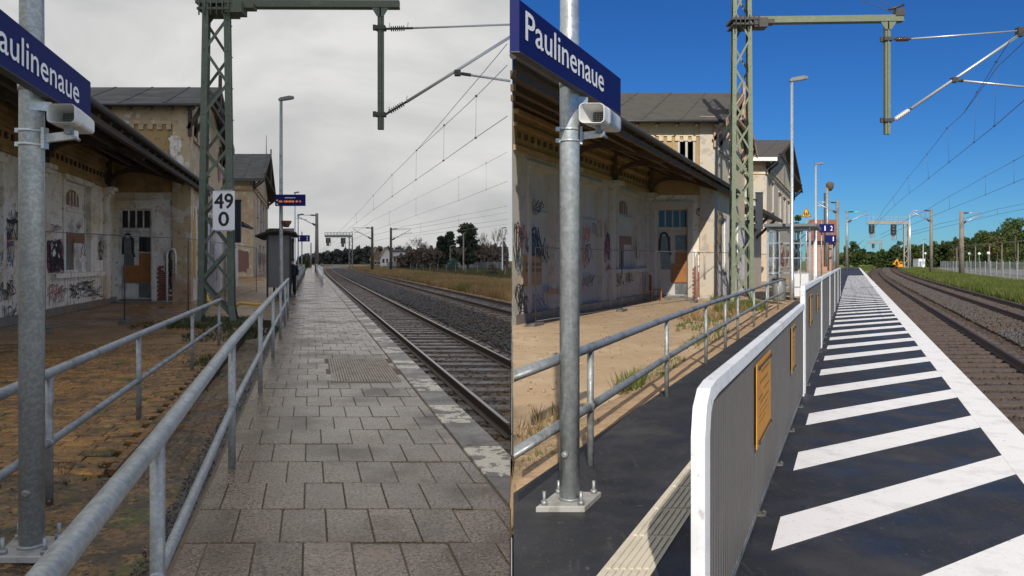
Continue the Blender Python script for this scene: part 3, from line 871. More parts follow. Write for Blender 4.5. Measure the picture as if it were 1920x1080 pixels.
# sandy forecourt, slightly uneven
gx, gy = 40, 60
vs = []
for j in range(gy + 1):
    for i in range(gx + 1):
        s = -3 + 140 * (j / gy) ** 1.7
        t = -2.30 - 16 * (i / gx) ** 1.3
        z = -.10 + .025 * math.sin(s * 1.7 + t) * math.sin(t * 2.1) + random.uniform(-.012, .012) - (.05 if i == 0 else 0)
        if -9.4 < t < -7.6: z = -.10
        s_ = Q.cl(s, t)
        vs.append(tuple(Q.p(s_, t, z)))
fs = [[j * (gx + 1) + i + 1, j * (gx + 1) + i, (j + 1) * (gx + 1) + i, (j + 1) * (gx + 1) + i + 1] for j in range(gy) for i in range(gx)]
struct('sandy_ground', MB().add(vs, fs, True), sand)
struct('sand_bank', MB().loft([[tuple(Q.p(Q.cl(s, t), t + random.uniform(-.03, .03), z + random.uniform(-.01, .01))) for t, z in ((-2.34, -.3), (-2.352, -.02), (-2.48, -.035), (-2.75, -.06), (-3.0, -.12), (-3.0, -.3))] for s in [4 + .35 * i for i in range(70)]], smooth=True), sand_dark)
def patch(name, m, F, s_, t_, n_, rs, rt, h, z, lean=.5, wide=.05):
    a = rng.random(n_) * 6.28; rr = np.sqrt(rng.random(n_))
    P = np.stack([F.k * (s_ + rs * rr * np.sin(a)) + t_ + rt * rr * np.cos(a), s_ + rs * rr * np.sin(a), np.full(n_, z)], 1)
    P = P[P[:, 0] > .05] if F.side > 0 else P[P[:, 0] < -.05]
    return blades_at(name, P, m, h, lean, wide)
patch('weeds', greengrass, Q, 11.6, -3.0, 170, 1.4, .24, .07, -.09)
patch('weeds', greengrass, Q, 9.9, -2.95, 40, .5, .12, .22, -.08)
patch('weeds', greengrass, Q, 6.2, -2.62, 160, 1.6, .16, .05, -.06)
patch('weeds', greengrass, Q, 16.5, -3.2, 150, 2.4, .3, .10, -.09)
patch('weeds', greengrass, Q, 20.5, -4.0, 150, 2.8, .6, .14, -.1)
patch('weeds', greengrass, Q, 26.5, -4.0, 420, 2.4, .9, .24, -.1)
patch('weeds', drygrass, Q, 24.0, -4.4, 160, 3.2, 1.0, .24, -.1)
patch('weeds', greengrass, Q, 31, -5.4, 120, 1.2, .5, .25, -.1)
patch('weeds', drygrass, Q, 7.4, -3.2, 60, 1.0, .3, .16, -.09)
P = np.stack([Q.k * 0 + np.zeros(900), 4 + 26 * rng.random(900), np.full(900, -.085)], 1)
P[:, 0] = Q.k * P[:, 1] - 2.8 - 5.2 * rng.random(900)
P = P[P[:, 0] > .1]
V, Fc = scatter(P, .014 + .03 * rng.random(len(P)) ** 3, OCT_V, OCT_F)
big_mesh('pebbles', V, Fc, sand_dark)

# ================================================================== STATION BUILDINGS
def wall_boxes(mb, F, axis, const, a0, a1, z0, z1, depth, openings):
    """axis 's': the wall runs along the platform at t=const and faces the tracks; 't': it runs across at s=const and faces the near end"""
    edges = sorted(set([a0, a1] + [e for o in openings for e in o[:2] if a0 < e < a1]))
    for e0, e1 in zip(edges[:-1], edges[1:]):
        mid = (e0 + e1) / 2
        holes = sorted([(o[2], o[3]) for o in openings if o[0] <= mid <= o[1]])
        z = z0
        spans = []
        for h0, h1 in holes:
            if h0 > z: spans.append((z, h0))
            z = max(z, h1)
        if z < z1: spans.append((z, z1))
        for y0, y1 in spans:
            if axis == 's': mb.fbox(F, e0, e1, const - depth, const, y0, y1)
            else: mb.fbox(F, const, const + depth, e0, e1, y0, y1)
    return mb

def sbox(F, axis, const, a0, a1, o0, o1, z0, z1, mb=None):
    """a box on a wall: a along the wall, o out of its face"""
    mb = mb or MB()
    if axis == 's': return mb.fbox(F, a0, a1, const + o0, const + o1, z0, z1)
    return mb.fbox(F, const - o1, const - o0, a0, a1, z0, z1)

def wallp(F, axis, const, a, o, z):
    return F.p(a, const + o, z) if axis == 's' else F.p(const - o, a, z)

def scribble(root, F, axis, const, a, z, w, h, col, seed, loops=4, th=None, out=.012):
    """one painted tag: a ribbon that wanders over the wall"""
    r = random.Random(seed)
    ph = [r.uniform(0, 6.28) for _ in range(6)]
    fx, fy = r.uniform(.8, 1.4), r.uniform(1.6, 2.6)
    th = th or max(.03, min(w, h) * .075)
    n = 26 * loops
    pts = []
    for i in range(n + 1):
        u = i / n
        x = (u - .5) * w * .8 + w * .16 * math.sin(6.28 * loops * fx * u + ph[0]) + w * .06 * math.sin(6.28 * loops * 2.3 * u + ph[1])
        y = h * .34 * math.sin(6.28 * loops * u * fy / 2 + ph[2]) + h * .14 * math.sin(6.28 * loops * 1.7 * u + ph[3])
        pts.append((x, y))
    mb = MB()
    for i in range(n):
        (x0, y0), (x1, y1) = pts[i], pts[i + 1]
        dx, dy = x1 - x0, y1 - y0
        l = math.hypot(dx, dy) or 1
        k = th * (.55 + .45 * abs(math.sin(i * .21 + ph[4]))) / 2
        nx, ny = -dy / l * k, dx / l * k
        o = out + .00006 * i
        ex, ey = dx / l * k * .5, dy / l * k * .5
        mb.quad(wallp(F, axis, const, a + x0 + nx - ex, o, z + y0 + ny - ey), wallp(F, axis, const, a + x0 - nx - ex, o, z + y0 - ny - ey),
                wallp(F, axis, const, a + x1 - nx + ex, o, z + y1 - ny + ey), wallp(F, axis, const, a + x1 + nx + ex, o, z + y1 + ny + ey))
    for p_ in mb.v:
        if (F.side < 0 and p_.x > -.02) or (F.side > 0 and p_.x < .02): return
    part('graffiti', mb, spray[col], root)

def blotch(root, F, axis, const, a, z, w, h, col, seed, out=.008):
    r = random.Random(seed)
    n = 18
    c = []
    for i in range(n):
        an = 6.283 * i / n
        k = r.uniform(.75, 1.1)
        c.append(wallp(F, axis, const, a + math.copysign(abs(math.cos(an)) ** .6, math.cos(an)) * w / 2 * k, out, z + math.copysign(abs(math.sin(an)) ** .6, math.sin(an)) * h / 2 * k))
    mb = MB().add(c, [list(range(n))])
    for p_ in mb.v:
        if (F.side < 0 and p_.x > -.02) or (F.side > 0 and p_.x < .02): return
    part('graffiti', mb, spray[col], root)

def gable_roof(root, F, s0, s1, tb, tf, ze, zr, ov, m, th=.14, name='roof'):
    """ridge runs across (along t), slopes face the near end and the far end, the gable looks at the tracks"""
    sm_ = (s0 + s1) / 2
    mb = MB()
    for a, b in ((s0 - ov, sm_), (s1 + ov, sm_)):
        sl = (zr - ze) / (sm_ - s0)
        za = ze - sl * ov
        lo = [F.p(a, tb, za), F.p(a, tf + ov, za), F.p(b, tf + ov, zr), F.p(b, tb, zr)]
        c = [p - Vector((0, 0, th)) for p in lo] + lo
        mb.box8(c)
    r = part(name, mb, m, root)
    # felt sheet laps running down the near slope
    lap = MB(); sl = (zr - ze) / (sm_ - s0); za = ze - sl * ov
    t = tb + .8
    while t < tf + ov:
        p = F.p(s0 - ov, t, za + .012); q = F.p(sm_, t, zr + .012)
        lap.bar(p, q, .10, .02, (0, -.3, 1)); t += 1.7
    part('felt_lap', lap, m, r)
    return r

def bargeboards(root, F, s0, s1, tf, ze, zr, ov, m):
    sm_ = (s0 + s1) / 2; sl = (zr - ze) / (sm_ - s0); za = ze - sl * ov
    t = tf + ov + .03
    for a in (s0 - ov, s1 + ov):
        mb = MB().bar(F.p(a, t, za - .12), F.p(sm_, t, zr - .12), .05, .30, (0, 0, 1))
        b = part('bargeboard', mb, m, root)
    tr = MB()
    tr.bar(F.p(sm_, t - .02, zr + .55), F.p(sm_, t - .02, zr - 1.3), .12, .12, (0, 1, 0))
    tr.bar(F.p(s0 + .6, t - .02, ze + .32), F.p(s1 - .6, t - .02, ze + .32), .14, .14)
    part('collar_beam', tr, m, root)
    for sg in (-1, 1):
        pts = [F.p(sm_ + sg * (1.9 - 1.85 * math.sin(q)), t - .02, ze + .35 + (zr - ze - .8) * (1 - math.cos(q)) ) for q in [i * math.pi / 2 / 7 for i in range(8)]]
        part('gable_brace', MB().tube(pts, .075, 6), m, root)
    for a in (s0 - ov * .3, s1 + ov * .3, s0 + 1.3, s1 - 1.3):
        mb = MB()
        mb.bar(F.p(a, tf, ze - 1.1), F.p(a, tf + ov, ze - .25), .12, .14)
        mb.bar(F.p(a, tf + .07, ze - 1.4), F.p(a, tf + .07, ze - .3), .12, .12, (0, 1, 0))
        part('eave_bracket', mb, m, root)

def front_window(root, F, t, a0, a1, z0, z1, mfr, mbd, kind, seed=0):
    """recessed opening in the front wall: frame, boards, sill"""
    fr = MB()
    w = .09
    for x0, x1, y0, y1 in ((a0, a0 + w, z0, z1), (a1 - w, a1, z0, z1), (a0 + w, a1 - w, z1 - w, z1), (a0 + w, a1 - w, z0, z0 + w)):
        sbox(F, 's', t, x0, x1, -.20, -.12, y0, y1, fr)
    tz = z0 + (z1 - z0) * .70
    sbox(F, 's', t, a0 + w, a1 - w, -.20, -.115, tz - .06, tz + .06, fr)
    wn = part('window', fr, mfr, root)
    part('board', sbox(F, 's', t, a0 + w, a1 - w, -.24, -.17, tz + .06, z1 - w), mbd, wn)
    part('board', sbox(F, 's', t, a0 + w, a1 - w, -.24, -.16, z0 + (z1 - z0) * (.34 if kind == 'w' else 0) + w * .5, tz - .06), mbd, wn)
    if kind == 'w':
        zc = z0 + (z1 - z0) * .34
        m_ = (a0 + a1) / 2
        part('board', sbox(F, 's', t, a0 + w, m_ - .22, -.24, -.175, z0 + w, zc), spray['teal'], wn)
        part('board', sbox(F, 's', t, m_ - .22, m_ + .12, -.24, -.17, z0 + w, zc), spray['brown'], wn)
        part('board', sbox(F, 's', t, m_ + .12, a1 - w, -.24, -.155, z0 + w, zc - .02), mbd, wn)
        part('board', sbox(F, 's', t, a0 + w, a1 - w, -.23, -.15, zc - .02, zc + .32), spray['brown'], wn)
        # small arched light in the fanlight board
        c = []
        m_ = (a0 + a1) / 2
        zb_ = tz + .14; hw = (a1 - a0) * .24; hh = z1 - w - zb_ - .12
        for i in range(9):
            an = math.pi * i / 8
            c.append(wallp(F, 's', t, m_ + hw * math.cos(an), -.16, zb_ + hh * (.45 + .55 * math.sin(an))))
        c = [wallp(F, 's', t, m_ + hw, -.16, zb_)] + c + [wallp(F, 's', t, m_ - hw, -.16, zb_)]
        part('pane', MB().add(c, [list(range(len(c)))]), spray['brown'], wn)
        gb = MB()
        for x in (-.5, 0, .5):
            gb.bar(wallp(F, 's', t, m_ + hw * x, -.15, zb_), wallp(F, 's', t, m_ + hw * x, -.15, zb_ + hh * .85), .04, .02, (1, 0, 0))
        part('glazing_bar', gb, mbd, wn)
    return wn

def tower_window(root, F, axis, const, a0, a1, z0, z1, m_frame, m_pane, m_head, sh=None):
    fr = MB(); w = .10
    for x0, x1, y0, y1 in ((a0, a0 + w, z0, z1), (a1 - w, a1, z0, z1), (a0 + w, a1 - w, z1 - w, z1), (a0 + w, a1 - w, z0, z0 + w)):
        sbox(F, axis, const, x0, x1, -.16, -.06, y0, y1, fr)
    m_ = (a0 + a1) / 2
    sbox(F, axis, const, m_ - .04, m_ + .04, -.15, -.07, z0 + w, z1 - w, fr)
    wn = part('window', fr, m_frame, root)
    part('pane', sbox(F, axis, const, a0 + w, m_ - .04, -.14, -.11, z0 + w, z1 - w), m_pane, wn)
    part('pane', sbox(F, axis, const, m_ + .04, a1 - w, -.14, -.11, z0 + w, z1 - w), m_pane, wn)
    part('sill', sbox(F, axis, const, a0 - .12, a1 + .12, .002, .10, z0 - .12, z0), m_head, wn)
    part('window_head', sbox(F, axis, const, a0 - .15, a1 + .15, .002, .07, z1, z1 + .16), m_head, wn)
    return wn

def station(F, P):
    """old station: low hall with a canopy along the platform, and a two-storey gabled wing behind it"""
    g, tw, sE = P['g'], P['tw'], P['sE']
    ze, te, sC = P['ze'], P['te'], P['sC']
    tT, sT, tB = P['tT'], P['sT'], P['tB']
    zE, zR = P['zE'], P['zR']
    s0 = F.first(tw) if F.side > 0 else 9.0
    zw = ze + .95                                         # canopy meets the wall
    root = thing('station_building', P['label'], 'station building', F.p(sE, tw, g))
    W, O, T = P['white'], P['ochre'], P['tan']
    ops = P['open']
    # front wall of the hall: painted below, bare ochre plaster above
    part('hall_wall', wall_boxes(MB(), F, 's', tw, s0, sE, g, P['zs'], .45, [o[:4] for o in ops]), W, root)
    part('upper_wall', MB().fbox(F, s0, sE, tw - .45, tw + .02, P['zs'], zw + .3), O, root)
    part('plinth', sbox(F, 's', tw, s0, sE - .02, .003, .10, g - .05, g + .26), P['plinth'], root)
    for o in ops:
        if o[4] in 'wb':
            front_window(root, F, tw, o[0], o[1], o[2], o[3], P['frame'], P['board'], o[4])
            if o[4] == 'w':
                part('sill', sbox(F, 's', tw, o[0] - 1.2, min(o[1] + 1.4, sE - .05), .003, .16, o[2] - .14, o[2]), W, root)
            part('window_head', sbox(F, 's', tw, o[0] - .18, o[1] + .18, .003, .12, o[3], o[3] + .16), W, root)
            jb = MB()
            sbox(F, 's', tw, o[0] - .18, o[0], .003, .06, o[2], o[3], jb); sbox(F, 's', tw, o[1], o[1] + .18, .003, .06, o[2], o[3], jb)
            part('window_surround', jb, W, root)
    # battens of the panelled dado
    me = None
    s = s0 + .35
    while s < sE - .3:
        blocked = any(o[0] - .3 < s < o[1] + .3 and o[2] < g + 1.0 for o in ops)
        if not blocked and P['dado'](s):
            if me is None:
                mb = sbox(F, 's', 0, -.035, .035, .004, .03, 0, .86)
                mb = MB(); c = []
                for z in (0, .80):
                    for a, o_ in ((-.02, .004), (-.02, .013), (.02, .013), (.02, .004)): c.append(F.p(a, o_, z))
                mb.box8(c)
                me = mesh_of(mb, 'batten'); me.materials.append(W)
            piece('batten', me, root, F.p(s, tw, g + .27))
        s += .27
    # mouldings and dentils of the frieze
    for z, pr, h in ((P['zs'] - .02, .10, .14), (P['zs'] + .62, .09, .10), (P['zs'] + .95, .14, .12)):
        part('moulding', sbox(F, 's', tw + .02, s0, sE - .03, .002, pr, z, z + h), O, root)
    mb = MB(); c = []
    for z in (0, .16):
        for a, o_ in ((-.06, .022), (-.06, .075), (.06, .075), (.06, .022)): c.append(F.p(a, o_, z))
    mb.box8(c); dme = mesh_of(mb, 'dentil'); dme.materials.append(P['dentil'])
    s = s0 + .3
    while s < sE - .3:
        piece('dentil', dme, root, F.p(s, tw, P['zs'] + .34)); s += .42
    # pilasters with corbels, and the canopy brackets on them
    for a in P['pil']:
        if F.side > 0 and a - .3 < F.first(tw + .3): continue
        pl = part('pilaster', sbox(F, 's', tw, a - .24, a + .24, .004, .13, g + .26, P['zs'] - .36), W, root)
        z = P['zs'] - .36
        cb = MB()
        for k_, (e, d) in enumerate(((.20, .20), (.30, .30), (.40, .42))):
            sbox(F, 's', tw, a - e * .85, a + e * .85, .004, d, z + .12 * k_, z + .12 * (k_ + 1), cb)
        part('corbel', cb, W, root)
        br = MB()
        br.bar(F.p(a, tw + .16, z + .36), F.p(a, tw + .16, zw - .06), .15, .15, (0, 1, 0))
        n = 9; pts = []
        for i in range(n):
            q = math.pi / 2 * i / (n - 1)
            t = tw + .18 + (te - tw) * .60 * (1 - math.cos(q))
            top = zw + (ze - zw) * ((t - tw) / (te - tw)) - .26
            zb_ = z + .40
            pts.append(F.p(a, t, zb_ + (top - zb_) * math.sin(q)))
        for p_, q_ in zip(pts[:-1], pts[1:]): br.bar(p_, q_, .12, .17, (0, 0, 1))
        br.bar(F.p(a, tw + .1, zw - .22), F.p(a, te - .25, ze - .20), .13, .20)
        part('canopy_bracket', br, P['timber'], root)
    # canopy: boarded slab, rafters, purlins, gutter
    sl = (ze - zw) / (te - tw)
    c0 = F.first(te) if F.side > 0 else P['sN']
    def cs(t): return F.first(t) + .01 if F.side > 0 else c0
    mb = MB()
    cc = []
    for dz in (0, .10):
        for s_, t in ((cs(tw), tw), (cs(te), te), (sC, te), (sC, tw)):
            cc.append(F.p(s_, t, (zw if t == tw else ze) + dz))
    mb.box8(cc)
    can = part('canopy_roof', mb, P['roofm'], root)
    raf = MB(); c = []
    s = c0 + .5; rme = None
    while s < sC - .1:
        if F.side < 0 or s > F.first(tw + .2):
            if rme is None:
                mb = MB().bar(F.p(0, .1, -.07), F.p(0, te - tw - .05, ze - zw - .07), .10, .13)
                rme = mesh_of(mb, 'rafter'); rme.materials.append(P['timber'])
            r_ = piece('rafter', rme, root, F.p(s, tw, zw))
        s += .95
    for f_ in (.33, .66, .97):
        t = tw + (te - tw) * f_
        part('purlin', MB().bar(F.p(max(cs(t), c0) + .02, t, zw + (ze - zw) * f_ - .20), F.p(sC - .05, t, zw + (ze - zw) * f_ - .20), .12, .14), P['timber'], root)
    gp = [F.p(cs(te + .08) + .02, te + .08, ze + .05), F.p(sC, te + .08, ze + .03)]
    part('gutter', MB().tube(gp, .075, 8), P['gutter'], root)
    # end wall of the hall with its door
    d = P['door']                                         # t0, t1, z1 of the doorway
    ewt = P.get('ewt', tT)
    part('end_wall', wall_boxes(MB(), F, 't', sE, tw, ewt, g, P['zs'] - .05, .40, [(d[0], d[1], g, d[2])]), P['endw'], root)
    part('end_wall_upper', MB().fbox(F, sE - .02, sE + .40, tw + .02, ewt + .02, P['zs'] - .05, zw + 1.2), O, root)
    dm = MB()
    sbox(F, 't', sE, d[0] - .20, d[0], .003, .08, g + .1, d[2] + .2, dm); sbox(F, 't', sE, d[1], d[1] + .20, .003, .08, g + .1, d[2] + .2, dm)
    sbox(F, 't', sE, d[0], d[1], .003, .08, d[2], d[2] + .2, dm)
    part('door_surround', dm, W, root)
    part('window_head', sbox(F, 't', sE, d[0] - .3, d[1] + .3, .003, .14, d[2] + .20, d[2] + .32), W, root)
    # the door: transom lights over two boarded leaves
    zt = g + (d[2] - g) * .80
    fr = MB()
    sbox(F, 't', sE, d[0], d[1], -.22, -.10, zt - .14, zt, fr)
    for x in (d[0], d[1] - .08): sbox(F, 't', sE, x, x + .08, -.22, -.11, g + .12, d[2], fr)
    dr = part('door', fr, P['board'], root)
    n = 4; ww = (d[1] - d[0] - .16) / n
    for i in range(n):
        a = d[0] + .08 + i * ww
        part('pane', sbox(F, 't', sE, a + .032, a + ww - .032, -.20, -.17, zt, d[2] - .06), pane_dark, dr)
    gbm = MB()
    for i in range(n + 1):
        a = d[0] + .08 + i * ww
        sbox(F, 't', sE, a - .03, a + .03, -.22, -.14, zt + .002, d[2] - .002, gbm)
    sbox(F, 't', sE, d[0] + .08, d[1] - .08, -.21, -.145, d[2] - .06, d[2] - .003, gbm)
    part('glazing_bar', gbm, P['board'], dr)
    md = (d[0] + d[1]) / 2
    z_ = lambda f: g + .16 + (zt - .14 - g - .16) * f
    lw = d[1] - d[0] - .16
    a0_, a1_ = d[0] + .08, d[1] - .08
    part('door_leaf', sbox(F, 't', sE, a0_, a1_, -.26, -.205, g + .16, zt - .14), P['board'], dr)
    part('panel', sbox(F, 't', sE, a0_ + lw * .10, a0_ + lw * .42, -.204, -.17, z_(.40), z_(.90)), P['panel'], dr)
    part('panel', sbox(F, 't', sE, a0_ + lw * .60, a1_ - lw * .02, -.204, -.17, z_(.70), z_(.92)), P['panel2'], dr)
    part('panel', sbox(F, 't', sE, a0_ + lw * .60, a1_, -.203, -.15, z_(.48), z_(.68)), wood_orange, dr)
    if P['bigboard']:
        part('panel', sbox(F, 't', sE, a0_ + lw * .06, a1_, -.203, -.13, z_(.24), z_(.50)), wood_orange, dr)
    else:
        part('panel', sbox(F, 't', sE, a0_ + lw * .46, a1_, -.203, -.13, z_(.20), z_(.49)), wood_orange, dr)
    part('panel', sbox(F, 't', sE, a0_ + lw * .05, a0_ + lw * .42, -.204, -.175, z_(.02), z_(.23)), P['board2'], dr)
    part('panel', sbox(F, 't', sE, a0_ + lw * .58, a1_, -.204, -.18, z_(.02), z_(.23)), P['panel'], dr)
    pl_ = [(a0_ + lw * x, z_(y)) for x, y in ((.05, .66), (.06, .84), (.12, .95), (.26, .96), (.36, .88), (.38, .70), (.44, .62))]
    mbb = MB()
    for (x0, y0), (x1, y1) in zip(pl_[:-1], pl_[1:]):
        mbb.bar(wallp(F, 't', sE, x0, -.16, y0), wallp(F, 't', sE, x1, -.16, y1), .09, .012, (0, -1, 0))
    part('graffiti', mbb, spray['black'], dr)
    part('threshold', sbox(F, 't', sE, d[0], d[1], -.38, -.02, g - .05, g + .155), P['plinth'], dr)
    part('step', MB().fbox(F, sE - .9, sE - .15, d[0] - .35, d[1] + .4, g - .05, g + .10), P['plinth'], root)
    # bricks laid bare at the foot of the door jamb
    bme = MB(); c = []
    for z in (0, .072):
        for a, o_ in ((-.10, -.004), (-.10, .03), (.10, .03), (.10, -.004)): c.append(F.p(-o_, a, z))
    c = [c[1], c[0], c[3], c[2], c[5], c[4], c[7], c[6]]
    bme.box8(c); bmm = mesh_of(bme, 'brick'); bmm.materials.append(P['brick'])
    nz = 16
    for r_ in range(nz):
        for q in range(3):
            if q == 2 and random.random() > .75 - r_ * .04: continue
            if q == 1 and r_ > nz - 4: continue
            piece('brick', bmm, root, F.p(sE - .02 - random.uniform(0, .02), d[1] + .26 + .215 * q + (.1 if r_ % 2 else 0), g + .12 + r_ * .084))
    # pipe on the end wall
    pp = P['pipe']
    part('drain_pipe', MB().tube([F.p(sE - .10, pp, g), F.p(sE - .10, pp, g + 1.9), F.p(sE - .10, pp + .06, g + 2.1), F.p(sE - .10, pp + .28, g + 2.1), F.p(sE - .10, pp + .34, g + 1.9), F.p(sE - .10, pp + .34, g + .9)], .045, 6), P['board'], root)
    # two-storey wing
    zc = zw + .05
    wing = MB()
    wing.fbox(F, sE + .003, sE + .45, tB, tT, zc, zE)                       # near wall above the canopy
    part('wing_wall', wing, T, root)
    side = MB(); sm_ = (sE + sT) / 2
    wall_boxes(side, F, 's', tT + .004, sE + .005, sT, g + 3.9, zE - .02, .4, P['wopen'])
    part('lower_wall', wall_boxes(MB(), F, 's', tT + .004, sE + .005, sT, g, g + 3.9, .4, P['wopen']), P['endw'], root)
    side.loft([[F.p(sE, tT - .4, zE - .02), F.p(sT, tT - .4, zE - .02), F.p(sm_, tT - .4, zR - .16)], [F.p(sE, tT + .004, zE - .02), F.p(sT, tT + .004, zE - .02), F.p(sm_, tT + .004, zR - .16)]], smooth=False)
    part('gable_wall', side, P['gable'], root)
    part('rear_wall', MB().fbox(F, sT - .4, sT - .01, tB, tT - .4, g, zE - .05), T, root)
    for o in P['wopen']:
        tower_window(root, F, 's', tT, o[0], o[1], o[2], o[3], P['frame'], P['pane'], P['trimw'])
    part('corner_pilaster', MB().fbox(F, sE - .10, sE + .55, tT - .62, tT + .09, g, zE - .03), P['trimw'], root)
    part('string_course', MB().fbox(F, sE - .07, sE - .002, tB, tT - .62, zE - .90, zE - .76), T, root)
    part('string_course', MB().fbox(F, sE + .57, sT, tT + .006, tT + .12, zE - 1.42, zE - 1.26), P['trimw'], root)
    mb = MB(); c = []
    for z in (0, .20):
        for a, o_ in ((-.10, 0), (-.10, .09), (.10, .09), (.10, 0)): c.append(F.p(-o_, a, z))
    mb.box8([c[1], c[0], c[3], c[2], c[5], c[4], c[7], c[6]])
    fme = mesh_of(mb, 'frieze_block'); fme.materials.append(T)
    t = tB + .25
    while t < tT - .75:
        piece('frieze_block', fme, root, F.p(sE - .002, t, zE - 1.11)); t += .36
    gable_roof(root, F, sE, sT, tB, tT, zE, zR, P['ov'], P['roofm2'])
    sl2 = (zR - zE) / (sm_ - sE)
    part('eave_gutter', MB().tube([F.p(sE - P['ov'] - .05, tB, zE - sl2 * P['ov'] - .07), F.p(sE - P['ov'] - .05, tT + P['ov'], zE - sl2 * P['ov'] - .07)], .06, 8), P['gutter'], root)
    bargeboards(root, F, sE, sT, tT, zE, zR, P['ov'], P['barge'])
    for i in range(9):
        t = tB + .5 + (tT - tB - .3) * i / 8
        part('eave_rafter', MB().bar(F.p(sE - P['ov'] + .05, t, zE - sl2 * P['ov'] - .22), F.p(sE + .05, t, zE - .20), .10, .12), P['timber'], root)
    # window in the near wall of the wing, half behind the canopy edge
    if P['nearwin']:
        a0, a1, z0, z1 = P['nearwin']
        fr = MB()
        for x0, x1, y0, y1 in ((a0, a0 + .09, z0, z1), (a1 - .09, a1, z0, z1), (a0 + .09, a1 - .09, z1 - .09, z1), ((a0 + a1) / 2 - .05, (a0 + a1) / 2 + .05, z0, z1 - .09)):
            sbox(F, 't', sE, x0, x1, .0, .05, y0, y1, fr)
        nw = part('window', fr, P['board'], root)
        part('pane', sbox(F, 't', sE, a0 + .09, (a0 + a1) / 2 - .05, .0, .02, z0, z1 - .09), pane_grey, nw)
        part('pane', sbox(F, 't', sE, (a0 + a1) / 2 + .05, a1 - .09, .0, .02, z0, z1 - .09), pane_grey, nw)
    # finials / aerials
    part('finial', MB().cyl(F.p(sm_, tT + P['ov'] - .05, zR), F.p(sm_, tT + P['ov'] - .05, zR + .8), .04, .02, 6), P['timber'], root)
    # hall roof seen only from elsewhere, and closing walls
    part('hall_roof', MB().add([F.p(max(s0, F.first(tB) if F.side > 0 else s0), tB, zw + .6), F.p(s0 + .01, tw, zw + .2), F.p(sE, tw, zw + .2), F.p(sE, tB, zw + .6)] if True else [], [[0, 1, 2, 3]]), P['roofm'], root)
    return root

# ------------------------------------------------------------------ left station
CUR = left_place
PL = dict(g=-.05, tw=-7.6, sE=29.0, ze=4.70, te=-4.40, sC=33.2, sN=9.5, tT=-4.72, sT=40.0, tB=-11.5, zE=7.80, zR=9.62, ov=.55, zs=4.30, ewt=-4.8,
          label='derelict station hall with boarded windows under a grey overcast sky',
          endw=white_l, white=white_l, ochre=ochre_l, tan=tan_l, plinth=kerb_wet, frame=board_l, board=board_l, board2=board_l, dentil=wood_dark, timber=wood_dark, roofm=roof_dark, roofm2=roof_dark,
          gutter=dark_dirty, panel=pane_grey, panel2=pane_dark, bigboard=True, brick=brick_red_l, gable=tan_l, trimw=tan_l, barge=wood_dark, pane=pane_dark,
          open=[(16.2, 18.35, .9, 4.0, 'b'), (23.05, 25.7, 1.22, 4.12, 'w'), (11.5, 13.6, .9, 4.0, 'b')], dado=lambda s: True,
          pil=[14.9, 20.9, 27.6], nearwin=None, door=(-7.45, -6.15, 3.62), pipe=-5.55,
          wopen=[(31.2, 32.4, 1.2, 3.6), (35.0, 36.2, 1.2, 3.6), (33.2, 34.6, 5.6, 7.2)])
stl = station(L, PL)
tw = PL['tw']
def gl(u, v, w, h, col, seed, loops=4, th=None, out=.05):
    s, z = L.onwall(tw, u, v); k = s / FOC
    ws = w * s * s / (FOC * -tw) ; scribble(stl, L, 's', tw, s, z, ws, h * k, col, seed, loops, th, out)
def bl(u, v, w, h, col, seed, out=.03):
    s, z = L.onwall(tw, u, v); k = s / FOC
    blotch(stl, L, 's', tw, s, z, w * s * s / (FOC * -tw), h * k, col, seed, out)
bl(103, 480, 34, 66, 'magenta', 3); bl(104, 470, 22, 30, 'white', 4, .035)
for i, (u, v, w, h, c, lp) in enumerate([(103, 478, 34, 60, 'black', 6), (103, 500, 30, 30, 'black', 5), (104, 460, 24, 26, 'black', 4), (20, 425, 34, 50, 'black', 5), (28, 412, 26, 34, 'black', 4),
        (12, 470, 26, 60, 'blue', 3), (10, 455, 22, 30, 'red', 3), (10, 545, 30, 40, 'black', 5), (14, 590, 30, 40, 'black', 3), (5, 505, 26, 30, 'white', 4), (18, 520, 24, 30, 'white', 3),
        (100, 548, 30, 34, 'red', 3), (112, 552, 24, 30, 'brown', 3), (138, 546, 22, 32, 'black', 4), (160, 535, 28, 18, 'black', 6), (166, 548, 26, 18, 'grey', 4), (180, 548, 24, 22, 'black', 3),
        (100, 430, 22, 22, 'brown', 3), (145, 425, 10, 8, 'black', 2), (187, 470, 10, 40, 'black', 4), (188, 450, 8, 22, 'grey', 3), (153, 470, 12, 30, 'grey', 3), (134, 460, 6, 36, 'black', 3)]):
    gl(u, v, w, h, c, 100 + i, lp)
def gle(root, F, s, u, v, w, h, col, seed, loops=4, th=None, out=.03):
    t, z = F.px(u, v, s); k = s / FOC
    scribble(root, F, 't', s, t, z, w * k, h * k, col, seed, loops, th, out)
for i, (u, v, w, h, c, lp) in enumerate([(318, 500, 16, 90, 'black', 6), (330, 470, 14, 50, 'grey', 5), (325, 540, 18, 24, 'black', 3), (330, 420, 14, 16, 'grey', 3), (328, 380, 16, 12, 'grey', 3), (326, 510, 20, 18, 'black', 3), (205, 548, 12, 22, 'brown', 3)]):
    gle(stl, L, 29.0, u, v, w, h, c, 300 + i, lp)
spray['peel'] = peel_white
rp_ = random.Random(91)
for i in range(11):
    t_, z_ = L.px(rp_.uniform(302, 338), rp_.uniform(262, 312), 29.0)
    blotch(stl, L, 't', 29.0, t_, z_, rp_.uniform(.25, .55), rp_.uniform(.3, .8), 'peel', 200 + i, (.112 if t_ > -5.36 else .006) + .0012 * i)
